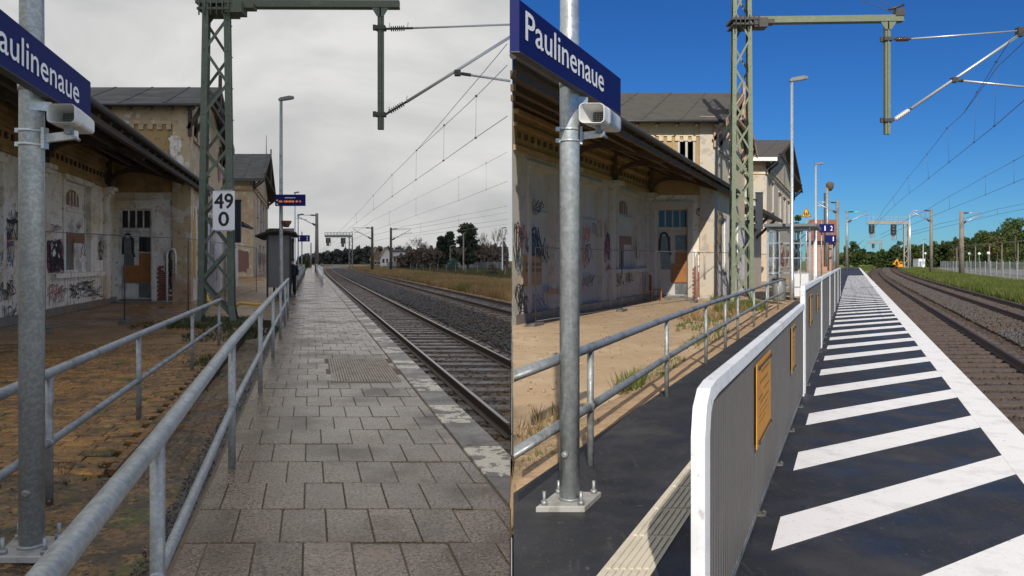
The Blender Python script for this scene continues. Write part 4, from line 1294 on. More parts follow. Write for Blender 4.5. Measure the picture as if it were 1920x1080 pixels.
# yellowed strip and rust-brown runs on the wing's track side
blotch(stl, L, 's', PL['tT'], 30.4, 2.2, .7, 3.0, 'yellow', 5, .02)
for i in range(7):
    scribble(stl, L, 's', PL['tT'], 31.5 + i * 1.2, random.uniform(.9, 2.4), 1.0, random.uniform(.7, 1.8), random.choice(['black', 'grey', 'brown', 'white']), 40 + i, 3, .05, .02)
blotch(stl, L, 's', PL['tT'], 38.6, 6.4, 1.4, 1.6, 'red', 8, .03)

# ------------------------------------------------------------------ right station
CUR = right_place
PR = dict(g=-.10, tw=-9.0, sE=33.0, ze=4.95, te=-5.69, sC=37.5, sN=None, tT=-6.15, sT=42.2, tB=-13.4, zE=8.0, zR=10.05, ov=.62, zs=4.55, ewt=-6.2,
          label='derelict station hall in sunshine, canopy shading its whitewashed wall',
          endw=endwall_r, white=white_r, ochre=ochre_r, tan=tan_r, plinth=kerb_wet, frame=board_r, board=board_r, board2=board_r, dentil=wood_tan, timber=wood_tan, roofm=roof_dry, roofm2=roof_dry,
          gutter=dark_dirty, panel=pane_grey, panel2=pane_grey, bigboard=False, brick=brick_red_r, gable=tan_r, trimw=grey_r, barge=wood_pale, pane=pane_dark,
          open=[(20.75, 22.3, .1, 4.2, 'b'), (24.6, 26.6, .1, 4.2, 'b'), (28.5, 30.9, 1.28, 4.2, 'w')], dado=lambda s: s < 24.2 or s > 27.2,
          pil=[23.4, 27.7, 32.6], nearwin=(-7.75, -6.98, 5.9, 6.95), door=(-8.75, -7.3, 3.9), pipe=-6.9,
          wopen=[(34.6, 35.8, 1.2, 3.6), (38.6, 39.8, 1.2, 3.6), (36.9, 38.2, 5.8, 7.5)])
stq = station(Q, PR)
twq = PR['tw']
def gr(u, v, w, h, col, seed, loops=4, out=.05):
    s, z = Q.onwall(twq, u, v); k = s / FOC
    scribble(stq, Q, 's', twq, s, z, w * s * s / (FOC * -twq), h * k, col, seed, loops, None, out)
for i, (u, v, w, h, c, lp) in enumerate([(968, 460, 16, 90, 'black', 4), (975, 440, 16, 40, 'red', 3), (970, 490, 14, 40, 'teal', 3), (1000, 455, 26, 60, 'black', 6), (1006, 388, 18, 30, 'black', 5), (995, 450, 20, 50, 'blue', 4),
        (1018, 470, 16, 50, 'black', 3), (972, 550, 18, 40, 'black', 4), (978, 570, 18, 40, 'black', 4), (1010, 565, 22, 26, 'blue', 4), (1098, 440, 12, 30, 'red', 4), (1100, 470, 12, 40, 'black', 4), (1112, 430, 10, 26, 'black', 3), (1096, 485, 12, 40, 'red', 3),
        (1142, 460, 16, 50, 'black', 6), (1136, 470, 14, 44, 'magenta', 4), (1140, 500, 12, 20, 'red', 3), (1193, 470, 6, 40, 'black', 4), (1150, 520, 16, 26, 'brown', 4), (1160, 525, 16, 22, 'black', 4), (1178, 520, 14, 20, 'black', 5), (1105, 525, 14, 26, 'black', 4), (1130, 430, 14, 30, 'tan', 4), (1092, 530, 12, 16, 'grey', 3)]):
    gr(u, v, w, h, c, 500 + i, lp)
s_, z_ = Q.onwall(twq, 997, 507)
bb = part('notice_board', sbox(Q, 's', twq, s_ - .62, s_ + .62, -.14, .03, z_ - .42, z_ + .42), M('brown_cardboard', (.34, .215, .10), .8, 0, [(3, .45, .65, (.27, .165, .07), .7)]), stq)
for i in range(2):
    mb = MB()
    for k_ in range(9):
        a = s_ - .46 + k_ * .115
        sbox(Q, 's', twq, a, a + .075, .03, .036, z_ + .12 + i * -.16, z_ + .22 + i * -.16, mb)
    part('print', mb, print_dark, bb)
for i, (u, v, w, h, c, lp) in enumerate([(1325, 480, 22, 70, 'black', 5), (1320, 505, 24, 30, 'grey', 4), (1318, 540, 18, 20, 'black', 4), (1316, 395, 20, 20, 'grey', 4), (1328, 420, 14, 30, 'grey', 4)]):
    gle(stq, Q, 33.0, u, v, w, h, c, 700 + i, lp)
scribble(stq, Q, 's', twq, 23.2, .62, 2.6, .3, 'tan', 77, 1, .16, .06)
blotch(stq, Q, 's', PR['tT'], 34.2, 2.6, .5, 2.6, 'yellow', 5, .02)
for i in range(6):
    scribble(stq, Q, 's', PR['tT'], 34.6 + i * 1.2, random.uniform(.9, 2.4), .9, random.uniform(.7, 1.8), random.choice(['black', 'grey', 'brown', 'blue']), 840 + i, 3, .05, .02)

# ------------------------------------------------------------------ gabled houses further along each platform
def gable_house(F, label, s0, s1, tb, tf, g, ze, zr, ov, mw, mroof, mtrim, mfr, wins, name='gabled_house', fascia=None, barge=wood_dark, cat='building'):
    root = thing(name, label, cat, F.p(s0, tf, g))
    sm_ = (s0 + s1) / 2
    part('near_wall', MB().fbox(F, s0, s0 + .4, tb, tf, g, ze), mw, root)
    sd = MB()
    wall_boxes(sd, F, 's', tf + .003, s0 + .003, s1, g, ze - .01, .4, [w for w in wins])
    sd.loft([[F.p(s0, tf - .4, ze - .01), F.p(s1, tf - .4, ze - .01), F.p(sm_, tf - .4, zr - .12)], [F.p(s0, tf + .003, ze - .01), F.p(s1, tf + .003, ze - .01), F.p(sm_, tf + .003, zr - .12)]], smooth=False)
    part('track_wall', sd, mw, root)
    part('rear_wall', MB().fbox(F, s1 - .4, s1 - .01, tb, tf - .4, g, ze), mw, root)
    gable_roof(root, F, s0, s1, tb, tf, ze, zr, ov, mroof)
    if barge is not None: bargeboards(root, F, s0, s1, tf, ze, zr, ov, barge)
    sl = (zr - ze) / (sm_ - s0)
    if fascia is not None:
        part('fascia', MB().fbox(F, s0 - ov - .06, s0 - ov - .01, tb, tf + ov, ze - sl * ov - .28, ze - sl * ov + .02), fascia, root)
    for w in wins: tower_window(root, F, 's', tf, w[0], w[1], w[2], w[3], mfr, pane_dark, mtrim)
    for z in (ze - .95, ze - 1.5):
        part('string_course', MB().fbox(F, s0 - .08, s0 - .002, tb, tf + .10, z, z + .18), mtrim, root)
        part('string_course', MB().fbox(F, s0, s1, tf + .005, tf + .10, z + .002, z + .178), mtrim, root)
    return root

CUR = left_place
hl = gable_house(L, 'tan derelict house with steep gable behind the grey shelter', 75, 101, -16, -5.75, -.3, 10.1, 14.2, 1.1, tan_l, roof_dark, ochre_l, board_l,
            [(80, 81.4, 6.3, 9.0), (85.5, 88.5, 5.0, 8.3), (90, 93, 5.0, 8.3), (95.5, 97.5, 5.0, 8.3), (84, 86, .5, 3.2), (90, 92, .5, 3.2)], fascia=dark_dirty)
for z in (14.2,):
    part('aerial', MB().cyl(L.p(88, -5.2, z), L.p(88, -5.2, z + 2.2), .05, .03, 6), dark_dirty, hl)
blotch(hl, L, 't', 75, -6.9, 1.6, 1.5, 2.6, 'brickred', 12, .02); blotch(hl, L, 't', 75, -7.9, .9, 1.4, 1.5, 'brickred', 13, .02)
for i in range(6): scribble(hl, L, 's', -5.75, 79 + i * 3.6, 1.8, 2.6, 1.6, random.choice(['black', 'red', 'white', 'grey']), 60 + i, 4, .14, .03)
# whitewashed lean-to between the station and the house
an = thing('whitewashed_annex', 'low whitewashed annex with a dark sloping roof, beyond the lattice mast', 'annex', L.p(42, -4.3, -.1))
part('annex_wall', wall_boxes(MB(), L, 's', -4.55, 41.5, 47, -.1, 2.9, .4, [(43.4, 44.6, -.1, 2.2)]), white_l, an)
part('annex_wall', MB().fbox(L, 41.5, 41.9, -7.5, -4.96, -.1, 3.1), white_l, an)
part('annex_roof', MB().box8([L.p(41.0, -7.5, 4.6), L.p(41.0, -3.7, 3.6), L.p(48.5, -3.7, 3.6), L.p(48.5, -7.5, 4.6), L.p(41.0, -7.5, 4.75), L.p(41.0, -3.7, 3.75), L.p(48.5, -3.7, 3.75), L.p(48.5, -7.5, 4.75)]), roof_dark, an)
ad = part('door', MB().fbox(L, 43.4, 44.6, -4.75, -4.68, -.1, 2.2), board_l, an)
part('handle', MB().wbox(L.p(44.4, -4.64, 1.0), .03, .06, .04), dark_dirty, ad)

CUR = right_place
hr = gable_house(Q, 'cream gabled house with white fascia behind the lattice mast', 62, 90, -17, -7.2, -.2, 10.3, 13.9, 1.0, grey_r, roof_dry, tan_r, board_r,
            [(66, 67.6, 6.0, 8.6), (72, 74.4, 5.0, 8.2), (77, 79.4, 5.0, 8.2), (82, 84.4, 5.0, 8.2), (66, 68, 1.0, 3.4), (74, 76, 1.0, 3.4), (81, 83, 1.0, 3.4)], fascia=fascia_white)
part('aerial', MB().cyl(Q.p(70, -9.5, 12.4), Q.p(70, -9.5, 15.0), .05, .03, 6), dark_dirty, hr)
part('aerial', MB().cyl(Q.p(76, -6.3, 13.8), Q.p(76, -6.3, 16.2), .06, .03, 6), dark_dirty, hr)
for i in range(4): scribble(hr, Q, 's', -7.2, 65 + i * 5.5, 2.0, 3.6, 2.2, random.choice(['red', 'black', 'white', 'magenta']), 160 + i, 5, .22, .03)
an = thing('whitewashed_annex', 'low annex with a dark canopy roof, between the sunlit station and the cream house', 'annex', Q.p(46, -6.3, -.1))
part('annex_wall', MB().fbox(Q, 44.5, 56, -7.3, -6.9, -.1, 4.2), white_r, an)
part('annex_wall', MB().fbox(Q, 44.5, 44.9, -12, -7.32, -.1, 4.4), white_r, an)
part('annex_roof', MB().box8([Q.p(43.5, -12, 6.0), Q.p(43.5, -5.4, 4.5), Q.p(57, -5.4, 4.5), Q.p(57, -12, 6.0), Q.p(43.5, -12, 6.2), Q.p(43.5, -5.4, 4.72), Q.p(57, -5.4, 4.72), Q.p(57, -12, 6.2)]), roof_dark, an)
for a in (45, 49, 53):
    part('canopy_bracket', MB().bar(Q.p(a, -6.9, 3.2), Q.p(a, -5.6, 4.45), .14, .18), wood_tan, an)
# brick house at the far end of the sunny platform
gable_house(Q, 'far pale brick house with red roof behind the blue platform signs', 128, 140, -8.0, -3.6, -.3, 5.6, 9.0, .9, brick_far, roof_red, brick_far, board_r,
            [(130, 131.6, 2.6, 4.8), (135, 136.6, 2.6, 4.8)], name='brick_house', barge=wood_dark, cat='house')
# beige house behind the far end of the wet platform
CUR = left_place
gable_house(L, 'far tan house half hidden behind the grey shelter roof', 150, 172, -14, -4.2, -.3, 6.2, 8.6, .9, tan_l, roof_dark, ochre_l, board_l,
            [(154, 155.6, 2.6, 4.8), (160, 161.6, 2.6, 4.8)], name='plain_house', barge=None, cat='house')

# ================================================================== SIGNS, POLES, LOUDSPEAKERS
def text_mesh(txt, size=1.0):
    cu = bpy.data.curves.new('lettering', 'FONT'); cu.body = txt; cu.size = size; cu.resolution_u = 3
    ob = bpy.data.objects.new('lettering', cu)
    scn.collection.objects.link(ob)
    dg = bpy.context.evaluated_depsgraph_get()
    me = bpy.data.meshes.new_from_object(ob.evaluated_get(dg))
    V = [v.co.copy() for v in me.vertices]; Fc = [list(p.vertices) for p in me.polygons]
    bpy.data.objects.remove(ob); bpy.data.meshes.remove(me); bpy.data.curves.remove(cu)
    x0 = min(v.x for v in V); x1 = max(v.x for v in V); y0 = min(v.y for v in V); y1 = max(v.y for v in V)
    return V, Fc, (x0, x1, y0, y1)

def lettering(parent, txt, fn, w, h, m, name='lettering', grow=0.0, fit_h=True):
    """fn(x, y, d) places lettering of width w and height h, x/y from its lower left corner"""
    V, Fc, (x0, x1, y0, y1) = text_mesh(txt)
    mb = MB()
    offs = [(0, 0)] if not grow else [(-grow, 0), (grow, 0), (0, grow), (0, -grow)]
    for i, (ox, oy) in enumerate(offs):
        vs = [fn((v.x - x0) / (x1 - x0) * w + ox, (v.y - y0) / (y1 - y0) * h + oy, .0004 * i) for v in V]
        mb.add(vs, Fc)
    return part(name, mb, m, parent)

def sign_pole(F, label, s, t, g, r, ztop, gm=None):
    gm = gm or galv
    root = thing('sign_pole', label, 'pole', F.p(s, t, g))
    part('pole', MB().lathe(F.p(s, t, g + .02), F.p(s, t, ztop), [(0, r), (.42, r * .98), (.55, r * .94), (.75, r * .90), (1, r * .86)], 28), gm, root)
    pm = MB(); h = r * 2.35
    pm.poly([tuple(F.p(s - h, t - h)[:2]), tuple(F.p(s - h, t + h)[:2]), tuple(F.p(s + h, t + h)[:2]), tuple(F.p(s + h, t - h)[:2])], g, g + .035, .008)
    part('base_plate', pm, concrete_plate, root)
    part('weld_seam', MB().lathe(F.p(s, t, g + .034), F.p(s, t, g + .052), [(0, r * 1.12), (1, r * 1.0)], 24), galv_dirty, root)
    for a in (-1, 1):
        for b in (-1, 1):
            bt = part('bolt', MB().cyl(F.p(s + a * h * .76, t + b * h * .76, g + .03), F.p(s + a * h * .76, t + b * h * .76, g + .12), .011, seg=8), galv_dirty, root)
            part('nut', MB().cyl(F.p(s + a * h * .76, t + b * h * .76, g + .034), F.p(s + a * h * .76, t + b * h * .76, g + .060), .022, seg=6), galv_dirty, bt)
    # inspection bolt on the shaft, facing the camera side
    part('cap_screw', MB().lathe(F.p(s - r * .8, t - r * .1, g + .34), F.p(s - r * 1.25, t - r * .12, g + .34), [(0, .024), (.5, .024), (1, .012)], 10), galv_dirty, root)
    return root

def station_sign(F, label, s0, s1, t, z0, z1, lx0, lx1, ly0, cap, pole_s, pole_t, side_end=True):
    root = thing('station_sign', label, 'sign', F.p((s0 + s1) / 2, t, z0))
    part('board', MB().fbox(F, s0, s1, t - .05, t, z0, z1, clip=False), sign_blue, root)
    part('rim', MB().fbox(F, s0 - .002, s1 + .002, t - .052, t + .003, z0 - .006, z0 - .0005, clip=False), dark_dirty, root)
    fn = lambda x, y, d: F.p(lx0 + x, t + .003 + d, ly0 + y)
    lettering(root, 'Paulinenaue', fn, lx1 - lx0, cap, sign_white, grow=.0018)
    part('bracket', MB().bar(F.p(pole_s - .04, pole_t, z0 - .045), F.p(pole_s + .02, t - .02, z0 - .045), .05, .05), galv, root)
    part('clamp', MB().lathe(F.p(pole_s, pole_t, z0 + .04), F.p(pole_s, pole_t, z0 + .09), [(0, .068), (1, .068)], 20), galv, root)
    return root

def rrect(cx, cz, w, h, r, n=5):
    pts = []
    for qx, qz, a0 in ((1, 1, 0), (-1, 1, 90), (-1, -1, 180), (1, -1, 270)):
        for i in range(n):
            a = R(a0 + 90 * i / (n - 1))
            pts.append((cx + qx * (w / 2 - r) + r * math.cos(a), cz + qz * (h / 2 - r) + r * math.sin(a)))
    return pts

def loudspeaker(F, label, s0, ln_, tc_, zc, w, h, pole_s, pole_t, pole_r):
    root = thing('loudspeaker', label, 'loudspeaker', F.p(s0 + ln_ / 2, tc_, zc))
    def ring(s, kw, kh, dz=0):
        return [F.p(s, a, b) for a, b in rrect(tc_, zc + dz, w * kw, h * kh, min(w * kw, h * kh) * .24)]
    body = MB().loft([ring(s0 + .15, .52, .55), ring(s0 + .02, .86, .84), ring(s0, .93, .92), ring(s0 - .006, .97, .965), ring(s0, 1, 1), ring(s0 + .03, 1, 1), ring(s0 + .10, .975, .98),
                      ring(s0 + .102, .99, .995), ring(s0 + .145, .985, .99), ring(s0 + .147, .965, .97), ring(s0 + ln_ * .78, .88, .90), ring(s0 + ln_ * .96, .80, .84), ring(s0 + ln_, .70, .72)], (False, True))
    part('horn', body, white_plastic, root)
    gm = part('grille', MB().loft([ring(s0 + .149, .53, .56), ring(s0 + .16, .53, .56)]), dark_grille, root)
    gl_ = MB()
    for i in range(6):
        z = zc - h * .24 + h * .48 * i / 5
        gl_.bar(F.p(s0 + .147, tc_ - w * .25, z), F.p(s0 + .147, tc_ + w * .25, z), .004, .004)
    for i in range(5):
        t = tc_ - w * .22 + w * .44 * i / 4
        gl_.bar(F.p(s0 + .147, t, zc - h * .26), F.p(s0 + .147, t, zc + h * .26), .004, .004)
    part('grille_bar', gl_, galv_dirty, gm)
    # mounting arm clamped round the pole
    za = zc - h * .5 - .055
    am = MB()
    am.bar(F.p(pole_s + .02, pole_t + pole_r * .6, za), F.p(s0 + .10, tc_ + .05, za + .008), .026, .045, (0, 0, 1))
    am.bar(F.p(pole_s, pole_t + pole_r + .008, za - .055), F.p(pole_s, pole_t + pole_r + .008, za + .060), .045, .018, (1, 0, 0))
    part('arm', am, galv, root)
    cl = MB()
    for dz in (-.035, .04):
        cl.lathe(F.p(pole_s, pole_t, za + dz - .008), F.p(pole_s, pole_t, za + dz + .008), [(0, pole_r * 1.04), (.5, pole_r * 1.08), (1, pole_r * 1.04)], 24)
        cl.wbox(F.p(pole_s - pole_r * .5, pole_t - pole_r * .95, za + dz), .014, .014, .012)
    part('clamp', cl, galv, root)
    st = MB().bar(F.p(s0 + .09, tc_ + .01, za + .01), F.p(s0 + .09, tc_ + .01, za + .07), .03, .03, (0, 1, 0))
    part('bracket', st, galv_dirty, root)
    part('bolt', MB().cyl(F.p(s0 + .06, tc_ + .045, za - .01), F.p(s0 + .16, tc_ + .045, za - .01), .01, seg=6), galv_dirty, root)
    return root

def handrail(F, label, tz, posts, zt, zm, rt, rm, rp, s0, s1, g, mt, group=None, bend_end=False):
    """tz: t as a function of s; zt, zm: height of the two tubes as functions of s"""
    root = thing('handrail', label, 'handrail', F.p(posts[0], tz(posts[0]), g), group)
    def line(zf, a, b, r, nm, seg):
        n = max(2, int((b - a) / .6))
        pts = []
        for i in range(n + 1):
            s = a + (b - a) * i / n
            pts.append(F.p(s, tz(s), zf(s)))
        tb = MB().tube(pts, r, seg)
        if F.side > 0:                               # run on to the edge of the place
            d = (pts[1] - pts[0])
            for i in range(seg): tb.v[i] = tb.v[i] + d * ((.012 - tb.v[i].x) / d.x)
        part(nm, tb, mt, root)
    a = s0
    line(zt, a, s1, rt, 'top_rail', 16)
    line(zm, a, s1 - .05, rm, 'mid_rail', 14)
    for s in posts:
        po = part('post', MB().cyl(F.p(s, tz(s), g - .05), F.p(s, tz(s), zt(s) - rt * .5), rp, seg=16), mt, root)
    cl = MB()
    for s in posts:
        d = .045
        cl.tube([F.p(s - d, tz(s - d), zm(s - d)), F.p(s + d, tz(s + d), zm(s + d))], rm * 1.14, 14)
    part('tube_sleeve', cl, mt, root)
    return root

CUR = left_place
sign_pole(L, 'galvanised sign pole on the wet dirt, in front of the thinner handrail', 4.10, -1.53, 0, .063, 5.6, galv_l)
station_sign(L, 'blue Paulinenaue sign under the grey sky, its first letter out of frame', 2.95, 4.79, -1.41, 2.49, 2.745, 3.24, 4.54, 2.553, .135, 4.10, -1.53)
loudspeaker(L, 'white horn loudspeaker below the sign on the overcast side', 3.92, .42, -1.31, 2.375, .150, .100, 4.10, -1.53, .063)
sgl = lambda s: -.60 - .0022 * max(0, s - 3)
zt1 = lambda s: np.interp(s, [1, 1.66, 2.9, 5.8, 12, 21], [.87, .885, .90, .975, 1.02, 1.07])
zm1 = lambda s: np.interp(s, [1, 2.9, 5.8, 12, 21], [.30, .36, .47, .50, .53])
handrail(L, 'thick grey tube handrail along the edge of the wet paving', sgl, [2.93, 5.77, 9.15, 12.4, 15.6, 18.7, 21.3], zt1, zm1, .036, .025, .028, 1.1, 21.5, 0, galv_l)
handrail(L, 'thinner grey handrail on the mossy brick ledge in front of the station', lambda s: -1.74, [4.97, 7.57, 11.0, 14.2], lambda s: .85, lambda s: .39, .033, .027, .026, 1.6, 14.5, 0, galv_dirty)

CUR = right_place
sign_pole(Q, 'shiny galvanised sign pole bolted to the black mat', 4.91, -1.866, 0, .066, 6.4)
station_sign(Q, 'complete blue Paulinenaue sign against the blue sky', 3.90, 5.60, -1.745, 2.695, 2.965, 3.97, 5.21, 2.775, .155, 4.91, -1.866)
loudspeaker(Q, 'white horn loudspeaker in the sun below the complete sign', 4.75, .41, -1.665, 2.54, .163, .130, 4.91, -1.866, .066)
tq = lambda s: np.interp(s, [3, 5.85, 8.8, 11.6, 15, 22], [-1.96, -2.06, -2.2, -2.29, -2.36, -2.52])
handrail(Q, 'dull grey tube handrail between the black mat and the sand', tq, [5.85, 8.8, 11.6, 13.6, 15.3, 18.3, 21.6, 25.0], lambda s: .92, lambda s: .46, .036, .034, .027, 4.56, 27, 0, galv_dirty)

# ------------------------------------------------------------------ grey barrier with ribbed panels on the sunny platform
panels = [(2.96, 8.85, 1.065), (9.0, 13.7, 1.27), (13.85, 18.6, 1.27), (18.75, 23.5, 1.27), (23.65, 28.4, 1.27), (28.55, 34.0, 1.27)]
tb_ = -.61
descr = ['front grey ribbed barrier panel with white rounded end post and orange notices', 'second ribbed barrier panel, taller, starting with a white post', 'third barrier panel from the front, behind two taller white posts',
         'fourth barrier panel from the front, level with the glass shelter', 'fifth barrier panel, one before the far end of the barrier', 'farthest barrier panel, at the narrow end of the row']
for i, (a, b, h) in enumerate(panels):
    root = thing('platform_barrier', descr[i], 'barrier', Q.p(a, tb_, 0), 'ribbed barrier panels along the hatched platform')
    hw = .037
    # white frame: bent profile up the near post, along the top, down the far post
    prof = [(-hw, -.028), (-hw * .75, .028), (hw * .75, .028), (hw, -.028)]
    path = [(a, -.0, 'v'), (a, h - .16, 'v'), (a + .03, h - .06, 'd'), (a + .10, h - .012, 'd'), (a + .22, h, 'h'), (b - .02, h, 'h')] if i == 0 else [(a, 0, 'v'), (a, h - .03, 'v'), (a + .035, h, 'h'), (b - .02, h, 'h')]
    rings = []
    for j, (s, z, d) in enumerate(path):
        p0 = path[max(0, j - 1)]; p1 = path[min(len(path) - 1, j + 1)]
        ds, dz = p1[0] - p0[0], p1[1] - p0[1]
        l = math.hypot(ds, dz); ns, nz = -dz / l, ds / l
        rings.append([Q.p(s + ns * o, tb_ + t, z + nz * o) for t, o in prof])
    part('top_frame', MB().loft(rings, smooth=False), galv_white, root)
    part('end_post', MB().fbox(Q, b - .03, b + .03, tb_ - hw * .8, tb_ + hw * .8, 0, h - .03), galv_white, root)
    part('bottom_rail', MB().fbox(Q, a + .03, b - .03, tb_ - .02, tb_ + .02, .03, .07), galv_dirty, root)
    # ribbed sheet, one folded strip
    rib = MB(); s = a + .03; rows = []
    w = .060
    k = 0
    pts = []
    while s < b - .035:
        pts += [(s, .014), (s + w * .45, .014), (s + w * .55, .019), (s + w * .9, .019)]
        s += w
    pts.append((b - .032, .014))
    r0 = [Q.p(s_, tb_ + o, .07) for s_, o in pts]; r1 = [Q.p(s_, tb_ + o, h - .028) for s_, o in pts]
    n = len(pts)
    vs = r0 + r1; fs = [[j, j + 1, n + j + 1, n + j] for j in range(n - 1)]
    rb0 = [Q.p(s_, tb_ + o - .022, .07) for s_, o in pts]; rb1 = [Q.p(s_, tb_ + o - .022, h - .028) for s_, o in pts]
    vs += rb0 + rb1; fs += [[2 * n + j + 1, 2 * n + j, 3 * n + j, 3 * n + j + 1] for j in range(n - 1)]
    part('ribbed_panel', MB().add(vs, fs), panel_grey, root)
    for s_ in [a + .6 + 1.15 * q for q in range(int((b - a) / 1.15))]:
        ft = MB().fbox(Q, s_ - .035, s_ + .035, tb_ + .01, tb_ + .06, 0, .008)
        ft.cyl(Q.p(s_, tb_ + .045, .007), Q.p(s_, tb_ + .045, .026), .009, seg=6)
        part('foot_bracket', ft, foot_dark, root)

def notice(label, s0, s1, z0, z1, seed, ms=None):
    t = tb_ + .034
    root = thing('notice', label, 'notice', Q.p((s0 + s1) / 2, t, z0), 'orange notices fixed to the barrier')
    part('sheet', MB().fbox(Q, s0, s1, t, t + .006, z0, z1), ms or sign_orange, root)
    r = random.Random(seed)
    pr = MB(); h = z1 - z0; w = s1 - s0
    for f_, th, a, b in ((.84, .030, .28, .82), (.72, .034, .2, .7), (.60, .026, .45, .85), (.55, .026, .1, .36), (.48, .03, .2, .8), (.40, .016, .2, .75), (.33, .016, .15, .7), (.26, .016, .15, .62)):
        x = s0 + w * a
        while x < s0 + w * b:
            l = w * r.uniform(.03, .075)
            pr.fbox(Q, x, x + l, t + .006, t + .0066, z0 + h * f_, z0 + h * (f_ + th)); x += l + w * .022
    part('print', pr, print_dark, root)
    for z in (z0 + .03, z1 - .03):
        b = MB()
        for s in (s0 + .06, s1 - .06): b.cyl(Q.p(s, tb_ + .02, z), Q.p(s, t + .018, z), .012, seg=8)
        b.bar(Q.p(s0 + .06, t + .012, z), Q.p(s1 - .06, t + .012, z), .007, .007)
        part('tie', b, dark_dirty, root)
notice('large orange printed notice on the front barrier panel', 4.42, 5.16, .48, .985, 1)
notice('narrow orange notice near the far end of the front barrier panel', 6.95, 7.32, .55, .985, 2, sign_faded)
notice('orange notice just past the tall white post on the second barrier panel', 9.9, 10.3, .74, 1.15, 3, sign_faded)
notice('small orange notice at the far part of the second barrier panel', 11.8, 12.15, .80, 1.08, 4, sign_faded)

# ================================================================== LATTICE MASTS AND OVERHEAD LINE
def lattice_mast(F, label, s, t, g, ztop, wb, wt, m, panels_n):
    root = thing('lattice_mast', label, 'mast', F.p(s, t, g))
    C = F.p(s, t, 0)
    def w(z): return wb + (wt - wb) * (z - g) / (ztop - g)
    ds = F.p(1, 0) - F.p(0, 0); ds.z = 0; ds.normalize()
    dx = Vector((1, 0, 0))
    # turn the square plan a little so that two faces show
    ang = R(17 if F.side < 0 else -10)
    ax = Vector((math.cos(ang), math.sin(ang), 0)); ay = Vector((-math.sin(ang), math.cos(ang), 0))
    lw = .155 * wb / .92; th = .018
    def corner(a, b, z): return C + ax * a * w(z) / 2 + ay * b * w(z) / 2 + Vector((0, 0, z))
    for a in (-1, 1):
        for b in (-1, 1):
            rings = []
            for z in (g, g + .5, ztop):
                p = corner(a, b, z)
                fl = .07 if z == g else 0
                p = p + ax * a * fl + ay * b * fl
                rings.append([p, p - ax * a * lw, p - ax * a * lw - ay * b * th, p - ax * a * th - ay * b * th, p - ax * a * th - ay * b * lw, p - ay * b * lw])
            part('leg', MB().loft(rings, smooth=False), m, root)
    # zig-zag lacing on the four faces
    zs = [g + .22 + (ztop - g - .3) * (i / panels_n) ** .97 for i in range(panels_n + 1)]
    bw = .075 * wb / .92
    for fi, (u, n, sg) in enumerate(((ax, ay, -1), (ax, ay, 1), (ay, ax, -1), (ay, ax, 1))):
        for i in range(panels_n):
            for q in ((1, -1) if (fi in (0, 2) and zs[i] < g + (ztop - g) * .45) else ((1,) if (i + fi) % 2 else (-1,))):
                z0_, z1_ = zs[i], zs[i + 1]
                p = C + u * q * (w(z0_) / 2 - lw * .5) + n * sg * (w(z0_) / 2 - th * (1.6 + .9 * q)) + Vector((0, 0, z0_))
                e = C - u * q * (w(z1_) / 2 - lw * .5) + n * sg * (w(z1_) / 2 - th * (1.6 + .9 * q)) + Vector((0, 0, z1_))
                part('brace', MB().bar(p, e, bw, .014, n), m, root)
    gus = MB()
    for i, z in enumerate(zs):
        for u, n, sg in ((ax, ay, -1), (ay, ax, 1)):
            for q in (-1, 1):
                p = C + u * q * (w(z) / 2 - lw * .45) + n * sg * (w(z) / 2 + .006) + Vector((0, 0, z))
                gus.lathe(p, p + n * sg * .018, [(0, .020), (1, .014)], 6)
    part('rivet', gus, m, root, stuff=True)
    return root, C

def insulator(root, p, q, m, metal, r=.055, n=7):
    prof = [(0, .022)]
    for i in range(n):
        a = .12 + .76 * i / n; d = .76 / n
        prof += [(a, .026), (a + d * .25, r), (a + d * .55, r * .9), (a + d * .75, .028)]
    prof.append((1, .022))
    o = part('insulator', MB().lathe(p, q, prof, 12), m, root)
    p = Vector(p); q = Vector(q); d = (q - p).normalized()
    part('end_fitting', MB().cyl(p - d * .12, p + d * .06, .032, seg=8).cyl(q - d * .06, q + d * .14, .032, seg=8).bar(p + d * .02, p + d * .02 + Vector((.02, 0, .16)), .012, .012, (0, 1, 0)).bar(q, q + Vector((.02, 0, .16)), .012, .012, (0, 1, 0)), metal, o)

